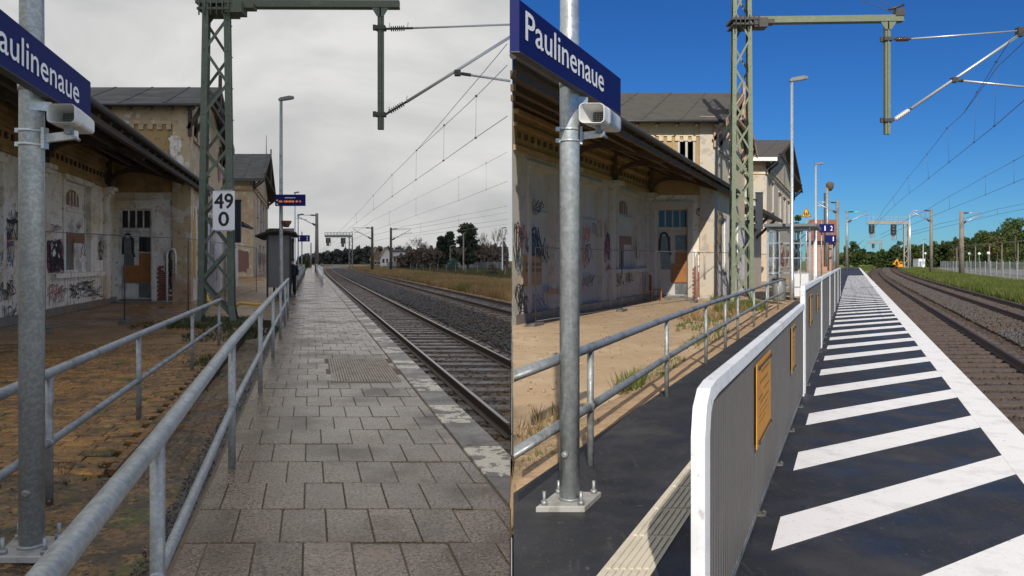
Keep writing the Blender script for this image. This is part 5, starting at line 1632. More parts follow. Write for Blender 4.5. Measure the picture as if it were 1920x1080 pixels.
def cantilever(root, F, s, k, px, m, mi, metal):
    """cross arm, drop post and registration tubes; px gives their ends in metres across and up at the mast"""
    A = lambda n: F.p(s, *px[n])
    part('cross_arm', MB().bar(A('arm0'), A('arm1'), .16 * k, .17 * k, (0, 0, 1)).bar(A('arm0') + Vector((0, 0, -.10 * k)), A('arm1') + Vector((0, 0, -.10 * k)), .24 * k, .025 * k, (0, 0, 1)), m, root)
    part('drop_post', MB().bar(A('post0'), A('post1'), .15 * k, .13 * k, (0, 1, 0)).bar(A('post0') + Vector((0, -.09 * k, 0)), A('post1') + Vector((0, -.09 * k, 0)), .035 * k, .02 * k, (0, 1, 0)), m, root)
    for n in ('c0', 'c1'):
        p = A(n)
        part('clamp', MB().wbox(p, .13 * k, .12 * k, .05 * k).wbox(p + Vector((-.16 * k, -.02, .01)), .04 * k, .04, .07 * k), dark_dirty, root)
    gp = A('post0')
    part('gusset_plate', MB().add([gp + Vector((-.26 * k, -.10 * k, .02)), gp + Vector((.26 * k, -.10 * k, .02)), gp + Vector((.09 * k, -.10 * k, -.26 * k)), gp + Vector((-.09 * k, -.10 * k, -.26 * k)),
                                   gp + Vector((-.26 * k, -.085 * k, .02)), gp + Vector((.26 * k, -.085 * k, .02)), gp + Vector((.09 * k, -.085 * k, -.26 * k)), gp + Vector((-.09 * k, -.085 * k, -.26 * k))],
                                  [[0, 1, 2, 3], [7, 6, 5, 4], [0, 4, 5, 1], [1, 5, 6, 2], [2, 6, 7, 3], [3, 7, 4, 0]]), m, root)
    insulator(root, A('i0'), A('i1'), mi[0], metal, .075 * k)
    insulator(root, A('j0'), A('j1'), mi[1], metal, .075 * k)
    part('top_tube', MB().cyl(A('i1'), A('top_end'), .026 * k, seg=10), alu_tube, root)
    part('stay_tube', MB().cyl(A('j1'), A('stay_end'), .042 * k, seg=10), alu_tube, root)
    part('steady_arm', MB().cyl(A('b0'), A('b1'), .032 * k, seg=10), alu_tube, root)
    part('clamp', MB().wbox(A('b0'), .08 * k, .08 * k, .07 * k).cyl(A('b0') + (A('b1') - A('b0')).normalized() * .1, A('b0') + (A('b1') - A('b0')).normalized() * .35, .045 * k, seg=8), dark_dirty, root)

def mast_head(root, C, z, k, m, xdir=1):
    g = MB()
    g.wbox(C + Vector((.05 * k, 0, z)), .46 * k, .40 * k, .045 * k).wbox(C + Vector((.05 * k, 0, z - .18 * k)), .42 * k, .40 * k, .03 * k)
    g.wbox(C + Vector((.55 * k, -.15 * k, z - .12 * k)), .22 * k, .22 * k, .15 * k)
    g.wbox(C + Vector((.85 * k, -.1 * k, z - .05 * k)), .18 * k, .16 * k, .07 * k)
    for i in range(6): g.cyl(C + Vector(((-.3 + .15 * i) * k, -.42 * k, z - .36 * k)), C + Vector(((-.3 + .15 * i) * k, -.42 * k, z + .10 * k)), .02 * k, seg=6)
    part('clamp_plate', g, m, root)

CUR = left_place
sM, tM = 19.6, -2.45
ml, CL_ = lattice_mast(L, 'tall dark green lattice mast carrying the 49 0 plate', sM, tM, -.05, 9.6, .90, .62, mast_green, 11)
PX = lambda F, s, d: {k: F.px(u, v, s) for k, (u, v) in d.items()}
cantilever(ml, L, sM, 1.0, PX(L, sM, dict(arm0=(415, 7), arm1=(749, 8), post0=(714, 14), post1=(714, 243), c0=(714, 53), c1=(714, 215), i0=(728, 54), i1=(764, 53), top_end=(957, 46), j0=(727, 212), j1=(762, 191), stay_end=(957, 69), b0=(858, 137), b1=(957, 152))), mast_green, (insul_brown, insul_brown), dark_dirty)
mast_head(ml, CL_, 8.28, 1.0, mast_green)
part('foundation', MB().poly(para(L, sM - 1.3, sM + 1.2, tM - .95, tM + 1.15), -.4, .05, .10), moss, ml)
patch('weeds', moss, L, sM - .4, tM, 420, 1.8, 1.2, .13, -.03, .6, .10)
# kilometre plate on the mast
ks = sM - .62
t0_, z0_ = L.px(399, 431, ks); t1_, z1_ = L.px(440, 358, ks)
km = thing('kilometre_plate', 'white plate with black 49 over 0 on the green mast', 'sign', L.p(ks, (t0_ + t1_) / 2, z0_))
part('plate', MB().poly([tuple(L.p(ks - .012, t0_)[:2]), tuple(L.p(ks - .012, t1_)[:2]), tuple(L.p(ks + .012, t1_)[:2]), tuple(L.p(ks + .012, t0_)[:2])], z0_, z1_), sign_white, km)
hh = z1_ - z0_; wwd = t1_ - t0_
lettering(km, '49', lambda x, y, d: L.p(ks - .016 - d, t0_ + wwd * .08 + x, z0_ + hh * .55 + y), wwd * .84, hh * .38, black_paint, grow=.011)
lettering(km, '0', lambda x, y, d: L.p(ks - .016 - d, t0_ + wwd * .27 + x, z0_ + hh * .10 + y), wwd * .46, hh * .36, black_paint, grow=.011)
part('edge_rail', MB().bar(L.p(ks - .01, t0_ + .06, z1_ + .015), L.p(ks - .01, t1_ - .06, z1_ + .015), .03, .03).bar(L.p(ks - .01, t0_ + .06, z0_ - .02), L.p(ks - .01, t1_ - .06, z0_ - .02), .03, .03), galv, km)
part('bracket', MB().bar(L.p(ks + .01, t0_ + .3, z0_ + .15), L.p(sM - .35, t0_ + .35, z0_ + .15), .04, .04).bar(L.p(ks + .01, t0_ + .3, z1_ - .15), L.p(sM - .35, t0_ + .35, z1_ - .15), .04, .04), galv_dirty, km)
sb = 20.6
ta, za = L.px(430, 455, sb); tb2, zb2 = L.px(452, 377, sb)
bx = thing('cable_cabinet', 'slim dark slate cabinet fixed behind the 49 0 plate', 'cabinet', L.p(sb, ta, za))
part('body', MB().fbox(L, sb - .1, sb + .1, ta, tb2, za, zb2), slate, bx)
part('lid', MB().fbox(L, sb - .13, sb + .13, ta - .02, tb2 + .02, zb2 + .001, zb2 + .03), slate, bx)
hp = [L.p(21.6, -3.05, .62), L.p(21.5, -2.95, .42), L.p(21.4, -2.75, .38), L.p(21.3, -2.45, .30), L.p(21.2, -2.15, .28), L.p(21.2, -2.0, .40), L.p(21.5, -1.6, .34), L.p(22, -1.3, .33)]
solo('yellow_hose', MB().tube(hp, [.08, .075, .06, .05, .05, .045, .04, .03], 8), yellow_hose_m, 'bent yellow plastic hose lying behind the mast foot', 'hose', L.p(21.4, -2.4, .3))

CUR = right_place
sQ, tQ = 30.0, -4.5
mq, CQ_ = lattice_mast(Q, 'sunlit light green lattice mast behind the sandy forecourt', sQ, tQ, -.1, 13.8, .88, .68, mast_green_dry, 12)
cantilever(mq, Q, sQ, 1.38, PX(Q, sQ, dict(arm0=(1395, 38), arm1=(1692, 34), post0=(1663, 40), post1=(1663, 252), c0=(1663, 74), c1=(1663, 226), i0=(1676, 74), i1=(1708, 73), top_end=(1908, 58), j0=(1675, 226), j1=(1708, 204), stay_end=(1990, 12), b0=(1789, 150), b1=(1990, 170))), mast_green_dry, (insul_brown, insul_white), dark_dirty)
mast_head(mq, CQ_, 11.2, 1.2, dark_dirty)
e0 = Q.at(1690, 30, sQ)
part('wire_clamp', MB().wbox(e0 + Vector((-.1, 0, .12)), .18, .14, .14).cyl(e0 + Vector((-.5, 0, .25)), e0 + Vector((.1, 0, .45)), .05, seg=8), dark_dirty, mq)
part('wire_clamp', MB().wbox(Q.at(1912, 60, sQ), .12, .12, .18), dark_dirty, mq)
part('foundation', MB().poly(para(Q, sQ - .9, sQ + .9, tQ - .7, tQ + .7), -.5, -.02, .08), kerb_wet, mq)
sb = 31.2
ta, za = Q.px(1417, 430, sb); tb2, zb2 = Q.px(1430, 362, sb)
bx = thing('cable_cabinet', 'slim dark cabinet on the far side of the sunlit lattice mast', 'cabinet', Q.p(sb, ta, za))
part('body', MB().fbox(Q, sb - .1, sb + .1, ta, tb2, za, zb2), slate, bx)
part('lid', MB().fbox(Q, sb - .13, sb + .13, ta - .02, tb2 + .02, zb2 + .001, zb2 + .03), slate, bx)
part('bracket', MB().bar(Q.p(sb, ta + .05, za + .3), Q.p(sQ, ta - .2, za + .3), .06, .06).bar(Q.p(sb, ta + .05, zb2 - .3), Q.p(sQ, ta - .2, zb2 - .3), .06, .06), dark_dirty, bx)

# ------------------------------------------------------------------ overhead wires
def wire(F, label, tops, conts, r, drops=(), extra=(), mk=0):
    """tops / conts: points (s, t, z) along the carrying and contact wires"""
    root = thing('overhead_line', label, 'overhead wire', F.p(*tops[0]))
    def run(pts, nm, r):
        o = []
        for (s0, t0, z0), (s1, t1, z1) in zip(pts[:-1], pts[1:]):
            n = 5
            for i in range(n):
                f_ = i / n
                sag = -.002 * (s1 - s0) * 4 * f_ * (1 - f_) if nm != 'contact_wire' else 0
                o.append(F.p(s0 + (s1 - s0) * f_, t0 + (t1 - t0) * f_, z0 + (z1 - z0) * f_ + sag))
        o.append(F.p(*pts[-1]))
        # a wire needs more body the farther it is from anything that shows its size
        part(nm, MB().tube(o, [r * (.62 if F.side < 0 else .75) * max(1.0, p.y / 50) for p in o], 5), wire_pale if F.side < 0 else wire_dark, root)
    run(tops, 'carrier_wire', r)
    if conts: run(conts, 'contact_wire', r)
    for e in extra: run(e, 'anchor_wire', r)
    def on(pts, s):
        return F.p(s, float(np.interp(s, [p[0] for p in pts], [p[1] for p in pts])), float(np.interp(s, [p[0] for p in pts], [p[2] for p in pts])))
    for s in drops:
        a, b = on(tops, s), on(conts, s)
        part('dropper', MB().tube([a, b], r * .42 * max(1, s / 34), 4), wire_pale if F.side < 0 else wire_dark, root)
        part('wire_clip', MB().wbox(a, .022, .03, .016).wbox(b, .022, .03, .016), dark_dirty, root)
    return root
def wp(F, pts):
    return [(s, *F.px(u, v, s)) for u, v, s in pts]

CUR = left_place
wire(L, 'overhead line above the near wet track', wp(L, [(951, 122, 13), (893, 180, 15.3), (781, 282, 24), (735, 328, 31), (700, 366, 40), (640, 430, 80), (600, 470, 250)]),
     wp(L, [(951, 218, 13), (898, 254, 15.0), (819, 310, 20), (750, 358, 28.3), (700, 393, 40.3), (650, 432, 70), (604, 473, 230)]), .011, (15.3, 19, 24, 31, 40, 55),
     extra=[wp(L, [(951, 82, 13), (860, 190, 17), (781, 282, 24)])])
wire(L, 'overhead line above the second wet track', wp(L, [(951, 285, 32), (860, 332, 43), (780, 372, 60), (700, 412, 100), (630, 458, 260)]),
     wp(L, [(951, 340, 32), (860, 376, 43), (780, 404, 60), (700, 432, 100), (632, 463, 260)]), .012, (36, 43, 60, 80))
wire(L, 'lowest pair of overhead wires crossing behind the grass verge', wp(L, [(951, 386, 60), (860, 404, 80), (760, 424, 130), (700, 440, 220)]),
     wp(L, [(951, 411, 60), (860, 424, 80), (760, 440, 130), (702, 452, 220)]), .014, (80, 110))
wire(L, 'middle pair of overhead wires in front of the dark pines', wp(L, [(951, 398, 62), (860, 413, 82), (740, 432, 150)]), wp(L, [(951, 420, 62), (860, 432, 82), (742, 446, 150)]), .012, ())
CUR = right_place
wire(Q, 'overhead line above the near dry track', wp(Q, [(1960, 30, 14), (1892, 78, 18), (1806, 213, 28), (1776, 240, 31), (1738, 289, 40), (1702, 333, 52), (1660, 388, 85), (1630, 432, 180)]),
     wp(Q, [(1960, 154, 14), (1912, 195, 16), (1865, 236, 20), (1805, 284, 27), (1738, 337, 41), (1690, 374, 60), (1650, 412, 110), (1630, 440, 190)]), .012, (20, 24, 31, 40, 52, 70),
     extra=[wp(Q, [(1960, 40, 15), (1870, 125, 20), (1806, 213, 28)])])
wire(Q, 'overhead line above the far dry track', wp(Q, [(1960, 268, 30), (1848, 330, 44), (1780, 368, 64), (1700, 412, 130), (1650, 440, 240)]),
     wp(Q, [(1960, 318, 30), (1848, 365, 44), (1780, 392, 64), (1700, 425, 130), (1652, 446, 240)]), .014, (36, 44, 64, 90))
wire(Q, 'low pair of overhead wires in front of the green trees', wp(Q, [(1960, 372, 60), (1870, 392, 85), (1760, 420, 150), (1700, 436, 260)]), wp(Q, [(1960, 384, 60), (1870, 402, 85), (1760, 428, 150), (1700, 442, 260)]), .014, (85,))
wire(Q, 'thin feeder wire rising over the cross arm at the top of the picture', wp(Q, [(1600, -6, 29.5), (1660, 18, 29.8), (1686, 27, 30)]), None, .02, extra=[wp(Q, [(1640, -6, 30), (1686, 22, 30)])])

# ================================================================== SHELTERS, LAMPS, DISPLAYS, PERSON
def lamp_post(F, label, u, vtop, s, g, r, m, head_l, dirx=1, group=None):
    t, z = F.px(u, vtop, s)
    root = thing('street_lamp', label, 'street lamp', F.p(s, t, g), group)
    part('pole', MB().lathe(F.p(s, t, g), F.p(s, t, z), [(0, r * 1.25), (.10, r * 1.25), (.105, r), (1, r * .7)], 12), m, root)
    hd = MB()
    a = F.p(s, t - .10, z); b = a + Vector((head_l * dirx, 0, head_l * .16)); d = (b - a)
    sd = Vector((0, 1, 0))
    def ring(f_, w, h):
        c = a + d * f_
        return [c + sd * w - Vector((0, 0, h * .3)), c + sd * w * .8 + Vector((0, 0, h)), c - sd * w * .8 + Vector((0, 0, h)), c - sd * w - Vector((0, 0, h * .3))]
    k = head_l
    hd.loft([ring(0, .09 * k, .10 * k), ring(.15, .12 * k, .16 * k), ring(.75, .17 * k, .17 * k), ring(1, .15 * k, .10 * k)], smooth=False)
    part('lamp_head', hd, lamp_grey, root)
    ln_ = MB().loft([[p - Vector((0, 0, .01)) for p in (ring(.25, .10 * k, .05 * k)[0], ring(.25, .10 * k, .05 * k)[3], ring(.95, .12 * k, .05 * k)[3], ring(.95, .12 * k, .05 * k)[0])],
                     [p - Vector((0, 0, .04)) for p in (ring(.27, .09 * k, .05 * k)[0], ring(.27, .09 * k, .05 * k)[3], ring(.93, .11 * k, .05 * k)[3], ring(.93, .11 * k, .05 * k)[0])]], smooth=False)
    part('lens', ln_, pane_grey, root)
    return root

CUR = left_place
lamp_post(L, 'tall grey street lamp carrying the blue departure display', 527, 188, 31.0, 0, .085, galv_dirty, .62)
# departure display on the lamp post
s = 30.7
t0, z0 = L.px(516, 386, s); t1, z1 = L.px(573, 365, s)
dd = thing('departure_display', 'blue display board with orange lettering on the lamp post', 'display board', L.p(s, (t0 + t1) / 2, z0))
part('case', MB().fbox(L, s - .09, s + .09, t0, t1, z0, z1), sign_blue, dd)
g_ = MB(); r_ = random.Random(3)
x = t0 + .16
while x < t1 - .2:
    w = r_.uniform(.02, .05)
    for _ in range(2): g_.quad(*[L.p(s - .094 - .0005 * _, a, b) for a, b in ((x, z0 + .13), (x + w * .35, z0 + .13), (x + w * .35, z0 + .22), (x, z0 + .22))][::1]) if _ == 0 else g_.quad(*[L.p(s - .0945, a, b) for a, b in ((x, z0 + .165), (x + w, z0 + .165), (x + w, z0 + .185), (x, z0 + .185))])
    x += w + (.018 if r_.random() > .15 else .07)
part('led_text', g_, led, dd)
part('print', MB().quad(*[L.p(s - .093, a, b) for a, b in ((t0 + .40, z0 + .31), (t1 - .42, z0 + .31), (t1 - .42, z0 + .335), (t0 + .40, z0 + .335))]).quad(*[L.p(s - .093, a, b) for a, b in ((t0 + .06, z0 + .19), (t0 + .10, z0 + .19), (t0 + .10, z0 + .25), (t0 + .06, z0 + .25))]).quad(*[L.p(s - .093, a, b) for a, b in ((t0 + .06, z0 + .04), (t0 + .11, z0 + .04), (t0 + .11, z0 + .09), (t0 + .06, z0 + .09))]), sign_white, dd)
part('bracket', MB().bar(L.p(s + .09, -1.2, z0 + .2), L.p(31.0, -1.2, z0 + .2), .08, .08), galv_dirty, dd)

# grey shelter
s = 33.0
sh = thing('waiting_shelter', 'grey metal waiting shelter with dark curved roof on the wet platform', 'shelter', L.p(s, -1.4, 0))
mS = M('shelter_grey', (.19, .195, .195), .55, .1, [(.8, .45, .65, (.155, .16, .16), .8)])
part('side_panel', MB().fbox(L, s, s + .05, -1.86, -.93, .42, 2.72), mS, sh)
gr_ = MB()
for i in range(14): gr_.fbox(L, s - .012, s - .001, -1.86 + .93 * (i + .3) / 14, -1.86 + .93 * (i + .5) / 14, .45, 2.70)
part('rib', gr_, mS, sh)
part('corner_post', MB().fbox(L, s - .03, s + .06, -.93, -.85, 0, 2.75), dark_dirty, sh)
part('corner_post', MB().fbox(L, s - .03, s + .06, -1.94, -1.86, 0, 2.75), dark_dirty, sh)
part('rear_panel', MB().fbox(L, s + .06, s + 5.5, -1.94, -1.89, .42, 2.72), mS, sh)
part('far_panel', MB().fbox(L, s + 5.5, s + 5.55, -1.86, -.93, .42, 2.72), mS, sh)
part('corner_post', MB().fbox(L, s + 5.5, s + 5.6, -.93, -.85, 0, 2.75), dark_dirty, sh)
rf = []
for i in range(9):
    f_ = i / 8
    t = -2.42 + 1.80 * f_
    z = 2.80 + .17 * math.sin(math.pi * min(1, f_ * 1.05)) - .08 * (1 - f_) + .06 * f_
    rf.append((t, z))
rows = []
for a in (s - .45, s + 6.0):
    rows.append([L.p(a, t, z) for t, z in rf] + [L.p(a, t, z - .07) for t, z in rf[::-1]])
part('roof', MB().loft(rows, smooth=False), roof_dark, sh)
part('moss_layer', MB().loft([[L.p(a, t, z) for t, z in ((-2.0, 2.93), (-1.7, 3.02), (-1.3, 3.0), (-1.3, 2.9))] for a in (s - .3, s + 5.5)], smooth=False), moss, sh)
be = part('bench', MB().fbox(L, s + .6, s + 5.0, -1.85, -1.45, .42, .46), wood_tan, sh)
part('leg', MB().fbox(L, s + 1, s + 1.06, -1.7, -1.6, 0, .42).fbox(L, s + 4.5, s + 4.56, -1.7, -1.6, 0, .42), dark_dirty, be)

# person in dark clothes standing at the shelter's open side
def person(F, label, s, t, g, h=1.72):
    root = thing('person', label, 'person', F.p(s, t, g))
    k = h / 1.75
    def V3(a, b, c): return F.p(s, t, g) + Vector((a * k, b * k, c * k))
    def grow(name, verts, edges, radii, m, parent, levels=1):
        me = bpy.data.meshes.new(name)
        me.from_pydata([tuple(v - ORIG[parent.name]) for v in verts], edges, [])
        o = bpy.data.objects.new(name, me); o.parent = parent; link(o, ORIG[parent.name])
        md = o.modifiers.new('skin', 'SKIN'); md.use_smooth_shade = True
        for i, r in enumerate(radii): me.skin_vertices[0].data[i].radius = r if isinstance(r, tuple) else (r, r)
        me.skin_vertices[0].data[0].use_root = True
        sb_ = o.modifiers.new('sub', 'SUBSURF'); sb_.levels = levels; sb_.render_levels = levels
        me.materials.append(m)
        return o
    vs = [(0, 0, .98), (0, 0, 1.18), (0, -.01, 1.38), (0, 0, 1.50), (0, -.015, 1.58), (0, -.02, 1.68), (0, -.02, 1.75),
          (-.18, 0, 1.42), (-.25, .02, 1.16), (-.23, -.06, .93), (-.22, -.08, .84), (.18, 0, 1.42), (.25, .02, 1.16), (.23, -.06, .93), (.22, -.08, .84),
          (-.10, 0, .92), (-.11, -.01, .50), (-.12, .02, .10), (-.13, -.10, .03), (.10, 0, .92), (.11, -.02, .50), (.12, .02, .10), (.13, -.10, .03)]
    ed = [(0, 1), (1, 2), (2, 3), (3, 4), (4, 5), (5, 6), (2, 7), (7, 8), (8, 9), (9, 10), (2, 11), (11, 12), (12, 13), (13, 14), (0, 15), (15, 16), (16, 17), (17, 18), (0, 19), (19, 20), (20, 21), (21, 22)]
    rd = [(.15, .11), (.15, .11), (.16, .11), .06, .075, .09, .06, .06, .048, .038, .04, .06, .048, .038, .04, .085, .06, .045, .04, .085, .06, .045, .04]
    grow('body', [V3(*v) for v in vs], ed, rd, skin, root, 2)
    cv = vs[:4] + vs[7:10] + vs[11:14] + [(0, 0, .80)]
    grow('coat', [V3(*v) for v in cv], [(0, 1), (1, 2), (2, 3), (2, 4), (4, 5), (5, 6), (2, 7), (7, 8), (8, 9), (0, 10)], [(.19, .14), (.19, .14), (.20, .14), .08, .085, .068, .055, .085, .068, .055, (.19, .14)], coat_navy, root, 2)
    tv = [vs[0]] + vs[15:19] + vs[19:23]
    grow('trousers', [V3(*v) for v in tv], [(0, 1), (1, 2), (2, 3), (3, 4), (0, 5), (5, 6), (6, 7), (7, 8)], [(.165, .12), .10, .08, .065, .05, .10, .08, .065, .05], coat_navy, root, 2)
    hb = MB().lathe(V3(0, -.01, 1.66), V3(0, -.01, 1.79), [(0, .098 * k), (.4, .105 * k), (.75, .085 * k), (1, .03 * k)], 12)
    part('hair', hb, hair, root)
    return root
person(L, 'person in navy coat and dark trousers standing at the grey shelter corner', 34.6, -.83, 0, 1.68)

# far blue platform number sign on the wet platform
def number_sign(F, label, s, u0, u1, v0, v1, pole_u, g, txts, group=None):
    t0, z0 = F.px(u0, v1, s); t1, z1 = F.px(u1, v0, s)
    root = thing('platform_sign', label, 'sign', F.p(s, (t0 + t1) / 2, z0), group)
    part('board', MB().fbox(F, s - .08, s + .08, t0, t1, z0, z1), sign_blue, root)
    for txt, a, b in txts:
        lettering(root, txt, lambda x, y, d: F.p(s - .085 - d, t0 + (t1 - t0) * a + x, z0 + (z1 - z0) * .22 + y), (t1 - t0) * b, (z1 - z0) * .56, sign_white, grow=.004)
    tp_ = (pole_u - F.vp) * s / FOC
    part('pole', MB().cyl(F.p(s + .2, tp_, g), F.p(s + .2, tp_, z1 + .3), .05, seg=8), galv_dirty, root)
    return root
number_sign(L, 'far blue platform sign beside the house on the wet platform', 62, 558, 581, 441, 453, 566, 0, [('1', .12, .06), ('2', .72, .12)])
lamp_post(L, 'slim far lamp post in front of the tan house', 553, 362, 70, 0, .08, galv, .5)
lamp_post(L, 'second slim lamp column beside the far blue sign', 559, 404, 95, 0, .08, galv_dirty, .8)
# brown round bin-like siren on a bracket of the lamp
bk = thing('siren', 'rust-brown round siren on the lamp post above the shelter roof', 'siren', L.at(537, 424, 31.2))
part('drum', MB().lathe(L.at(537, 426, 31.0), L.at(537, 414, 31.0), [(0, .10), (.3, .13), (.7, .20), (1, .21)], 12), M('rust', (.14, .06, .03), .7, 0, [(8, .45, .6, (.07, .04, .03), .8)]), bk)
part('bracket', MB().bar(L.at(528, 424, 31.0), L.at(537, 424, 31.0), .05, .05), dark_dirty, bk)

# rails on the track side further along the wet platform
handrail(L, 'white metal railing on the track side, far along the wet platform', lambda s: .82 + (.0 if s < 60 else 0), [50 + 6 * i for i in range(15)], lambda s: 1.08, lambda s: .55, .05, .035, .05, 49.8, 134, 0, galv_white)
handrail(L, 'far grey railing past the shelter on the station side', lambda s: -.72, [42 + 5 * i for i in range(12)], lambda s: 1.05, lambda s: .52, .05, .035, .045, 41, 98, 0, galv_dirty)

# mesh fence panels in front of both stations
def mesh_fence(F, label, p0, p1, h, g, m, group, wires=True):
    root = thing('fence_panel', label, 'mesh fence', F.p(p0[0], p0[1], g), group)
    a0, b0 = F.p(*p0, g + .12), F.p(*p1, g + .12); a1, b1 = F.p(*p0, g + h), F.p(*p1, g + h)
    part('top_tube', MB().tube([a1, b1], .013, 6), m, root)
    part('bottom_tube', MB().tube([a0, b0], .011, 6), m, root)
    for a in (p0, p1): part('post', MB().tube([F.p(*a, g), F.p(*a, g + h)], .016, 6), m, root)
    part('foot', MB().fbox(F, p0[0] - .3, p0[0] + .3, p0[1] - .1, p0[1] + .1, g - .02, g + .08), foot_dark, root)
    if wires:
        n = int((b0 - a0).length / .22); w = MB()
        for i in range(1, n):
            f_ = i / n; w.bar(a0.lerp(b0, f_), a1.lerp(b1, f_), .0016, .0016, (1, 0, 0))
        for i in range(1, 8):
            f_ = i / 8; w.bar(a0.lerp(a1, f_), b0.lerp(b1, f_), .0016, .0016)
        part('wire_mesh', w, m, root)
    return root
fp = [(16.6, -5.9), (19.3, -4.8), (22, -3.6), (28, -3.2), (38, -2.75)]
fl_ = ['fence panel in front of the boarded window, left of the doorway', 'fence panel in front of the boarded station door', 'fence panel behind the lattice mast', 'fence panel running on towards the grey shelter']
for (a, b), lb in zip(zip(fp[:-1], fp[1:]), fl_):
    mesh_fence(L, lb, a, b, 2.25, 0, fence_thin, 'mesh fence panels in front of the wet station')
CUR = right_place
fp = [(19.5, -8.3), (25.0, -7.75), (30.5, -6.5), (33.5, -5.2), (40, -4.6)]
fl_ = ['fence panel standing before the shaded boarded doors', 'fence panel standing before the shaded window', 'fence panel in front of the half-lit end wall', 'fence panel behind the sunlit lattice mast']
for (a, b), lb in zip(zip(fp[:-1], fp[1:]), fl_):
    mesh_fence(Q, lb, a, b, 2.05, -.1, fence_thin, 'mesh fence panels in front of the sunny station')

# glass shelter on the sunny platform
s = 32.0; t0, t1, tm = -3.66, -1.86, -2.66
zt = 3.05
gs = thing('glass_shelter', 'glazed waiting shelter with galvanised frame beside the barrier', 'shelter', Q.p(s, tm, 0))
for t in (t0, tm, t1):
    part('post', MB().fbox(Q, s - .04, s + .04, t - .045, t + .045, 0, zt), galv, gs)
    part('post', MB().fbox(Q, s + 3.9, s + 4.0, t - .045, t + .045, 0, zt), galv_white, gs)
rl = MB()
for a, b in ((t0, tm), (tm, t1)):
    for z in (.48, 1.08, 1.72, 2.36, 2.93):
        rl.fbox(Q, s - .025, s + .025, a + .047, b - .047, z - .02, z + .02)
    mm = (a + b) / 2
    rl.fbox(Q, s - .034, s + .034, mm - .022, mm + .022, .51, 1.05); 
    for za, zb in ((1.11, 1.69), (1.75, 2.33), (2.39, 2.90)): rl.fbox(Q, s - .034, s + .034, mm - .022, mm + .022, za, zb)
part('glazing_bar', rl, galv, gs)
for a, b in ((t0, tm), (tm, t1)):
    mm = (a + b) / 2
    for x0, x1 in ((a + .05, mm - .024), (mm + .024, b - .05)):
        for j, (za, zb) in enumerate(((1.11, 1.69), (1.75, 2.33), (2.39, 2.90))):
            part('pane', MB().fbox(Q, s - .004, s + .004, x0, x1, za, zb), glass, gs)
part('lower_panel', MB().fbox(Q, s - .01, s + .01, tm + .05, t1 - .05, .08, 1.05), M('white_panel', (.62, .63, .63), .5), gs)
part('lower_panel', MB().fbox(Q, s - .01, s + .01, t0 + .05, tm - .05, .08, 1.05), glass, gs)
part('rear_glass', MB().fbox(Q, s + .06, s + 3.9, t0 - .005, t0 + .005, .2, 2.9), glass, gs)
part('far_glass', MB().fbox(Q, s + 3.945, s + 3.955, t0 + .05, t1 - .05, .2, 2.9), glass, gs)
part('roof', MB().box8([Q.p(s - .35, t0 - .15, zt), Q.p(s - .35, t1 + .3, zt + .02), Q.p(s + 4.4, t1 + .3, zt + .02), Q.p(s + 4.4, t0 - .15, zt), Q.p(s - .35, t0 - .15, zt + .12), Q.p(s - .35, t1 + .3, zt + .14), Q.p(s + 4.4, t1 + .3, zt + .14), Q.p(s + 4.4, t0 - .15, zt + .12)]), M('shelter_roof', (.16, .17, .17), .5, .2), gs)
be = part('bench', MB().fbox(Q, s + .4, s + 3.6, t0 + .1, t0 + .5, .42, .46), dark_dirty, gs)
part('leg', MB().fbox(Q, s + .8, s + .86, t0 + .2, t0 + .3, 0, .42).fbox(Q, s + 3, s + 3.06, t0 + .2, t0 + .3, 0, .42), dark_dirty, be)
bn = thing('litter_bin', 'round grey litter bin at the foot of the glass shelter', 'litter bin', Q.p(29.6, -2.95, -.02))
part('drum', MB().lathe(Q.p(29.6, -2.95, 0), Q.p(29.6, -2.95, .85), [(0, .20), (.1, .26), (.9, .27), (1, .24)], 16), galv_dirty, bn)
part('lid', MB().lathe(Q.p(29.6, -2.95, .851), Q.p(29.6, -2.95, .93), [(0, .28), (.6, .25), (1, .08)], 16), dark_dirty, bn)

lamp_post(Q, 'tall street lamp in front of the glass shelter', 1485, 152, 30.6, 0, .075, galv, .72)
lamp_post(Q, 'second, smaller street lamp behind the glass shelter', 1530, 309, 46, 0, .085, galv, .55)
# triangular warning sign on a post behind the shelter
s = 38.0
c = [Q.at(1502, 407, s), Q.at(1521, 407, s), Q.at(1511.5, 388, s)]
wsn = thing('warning_sign', 'yellow triangular warning sign above the shelter roof', 'sign', Q.at(1511, 407, s))
def tri(k, y, dy):
    cc = sum(c, Vector((0, 0, 0))) / 3
    return [cc + (p - cc) * k + Vector((0, y, 0)) for p in c]
part('plate', MB().loft([tri(1, 0, 0), tri(1, -.02, 0)], smooth=False), sign_yellow, wsn)
bd = MB()
o_, i_ = tri(.97, -.024, 0), tri(.80, -.024, 0)
for k_ in range(3): bd.quad(o_[k_], o_[(k_ + 1) % 3], i_[(k_ + 1) % 3], i_[k_])
part('border', bd, black_paint, wsn)
cc = sum(c, Vector((0, 0, 0))) / 3 + Vector((0, -.025, 0))
pg = MB()
for dx, k_ in ((-.085, .9), (0, 1.1), (.085, .9)):
    pg.lathe(cc + Vector((dx, 0, .04 * k_)), cc + Vector((dx, -.004, .04 * k_)), [(0, .030), (1, .030)], 8)
    pg.add([cc + Vector((dx - .035, 0, -.10)), cc + Vector((dx + .035, 0, -.10)), cc + Vector((dx + .025, 0, .01)), cc + Vector((dx - .025, 0, .01))], [[0, 1, 2, 3]])
part('pictogram', pg, black_paint, wsn)
part('post', MB().cyl(Q.p(s + .08, (1511.5 - 1600) * s / FOC, 0), Q.at(1511.5, 396, s + .08), .03, seg=8), galv, wsn)
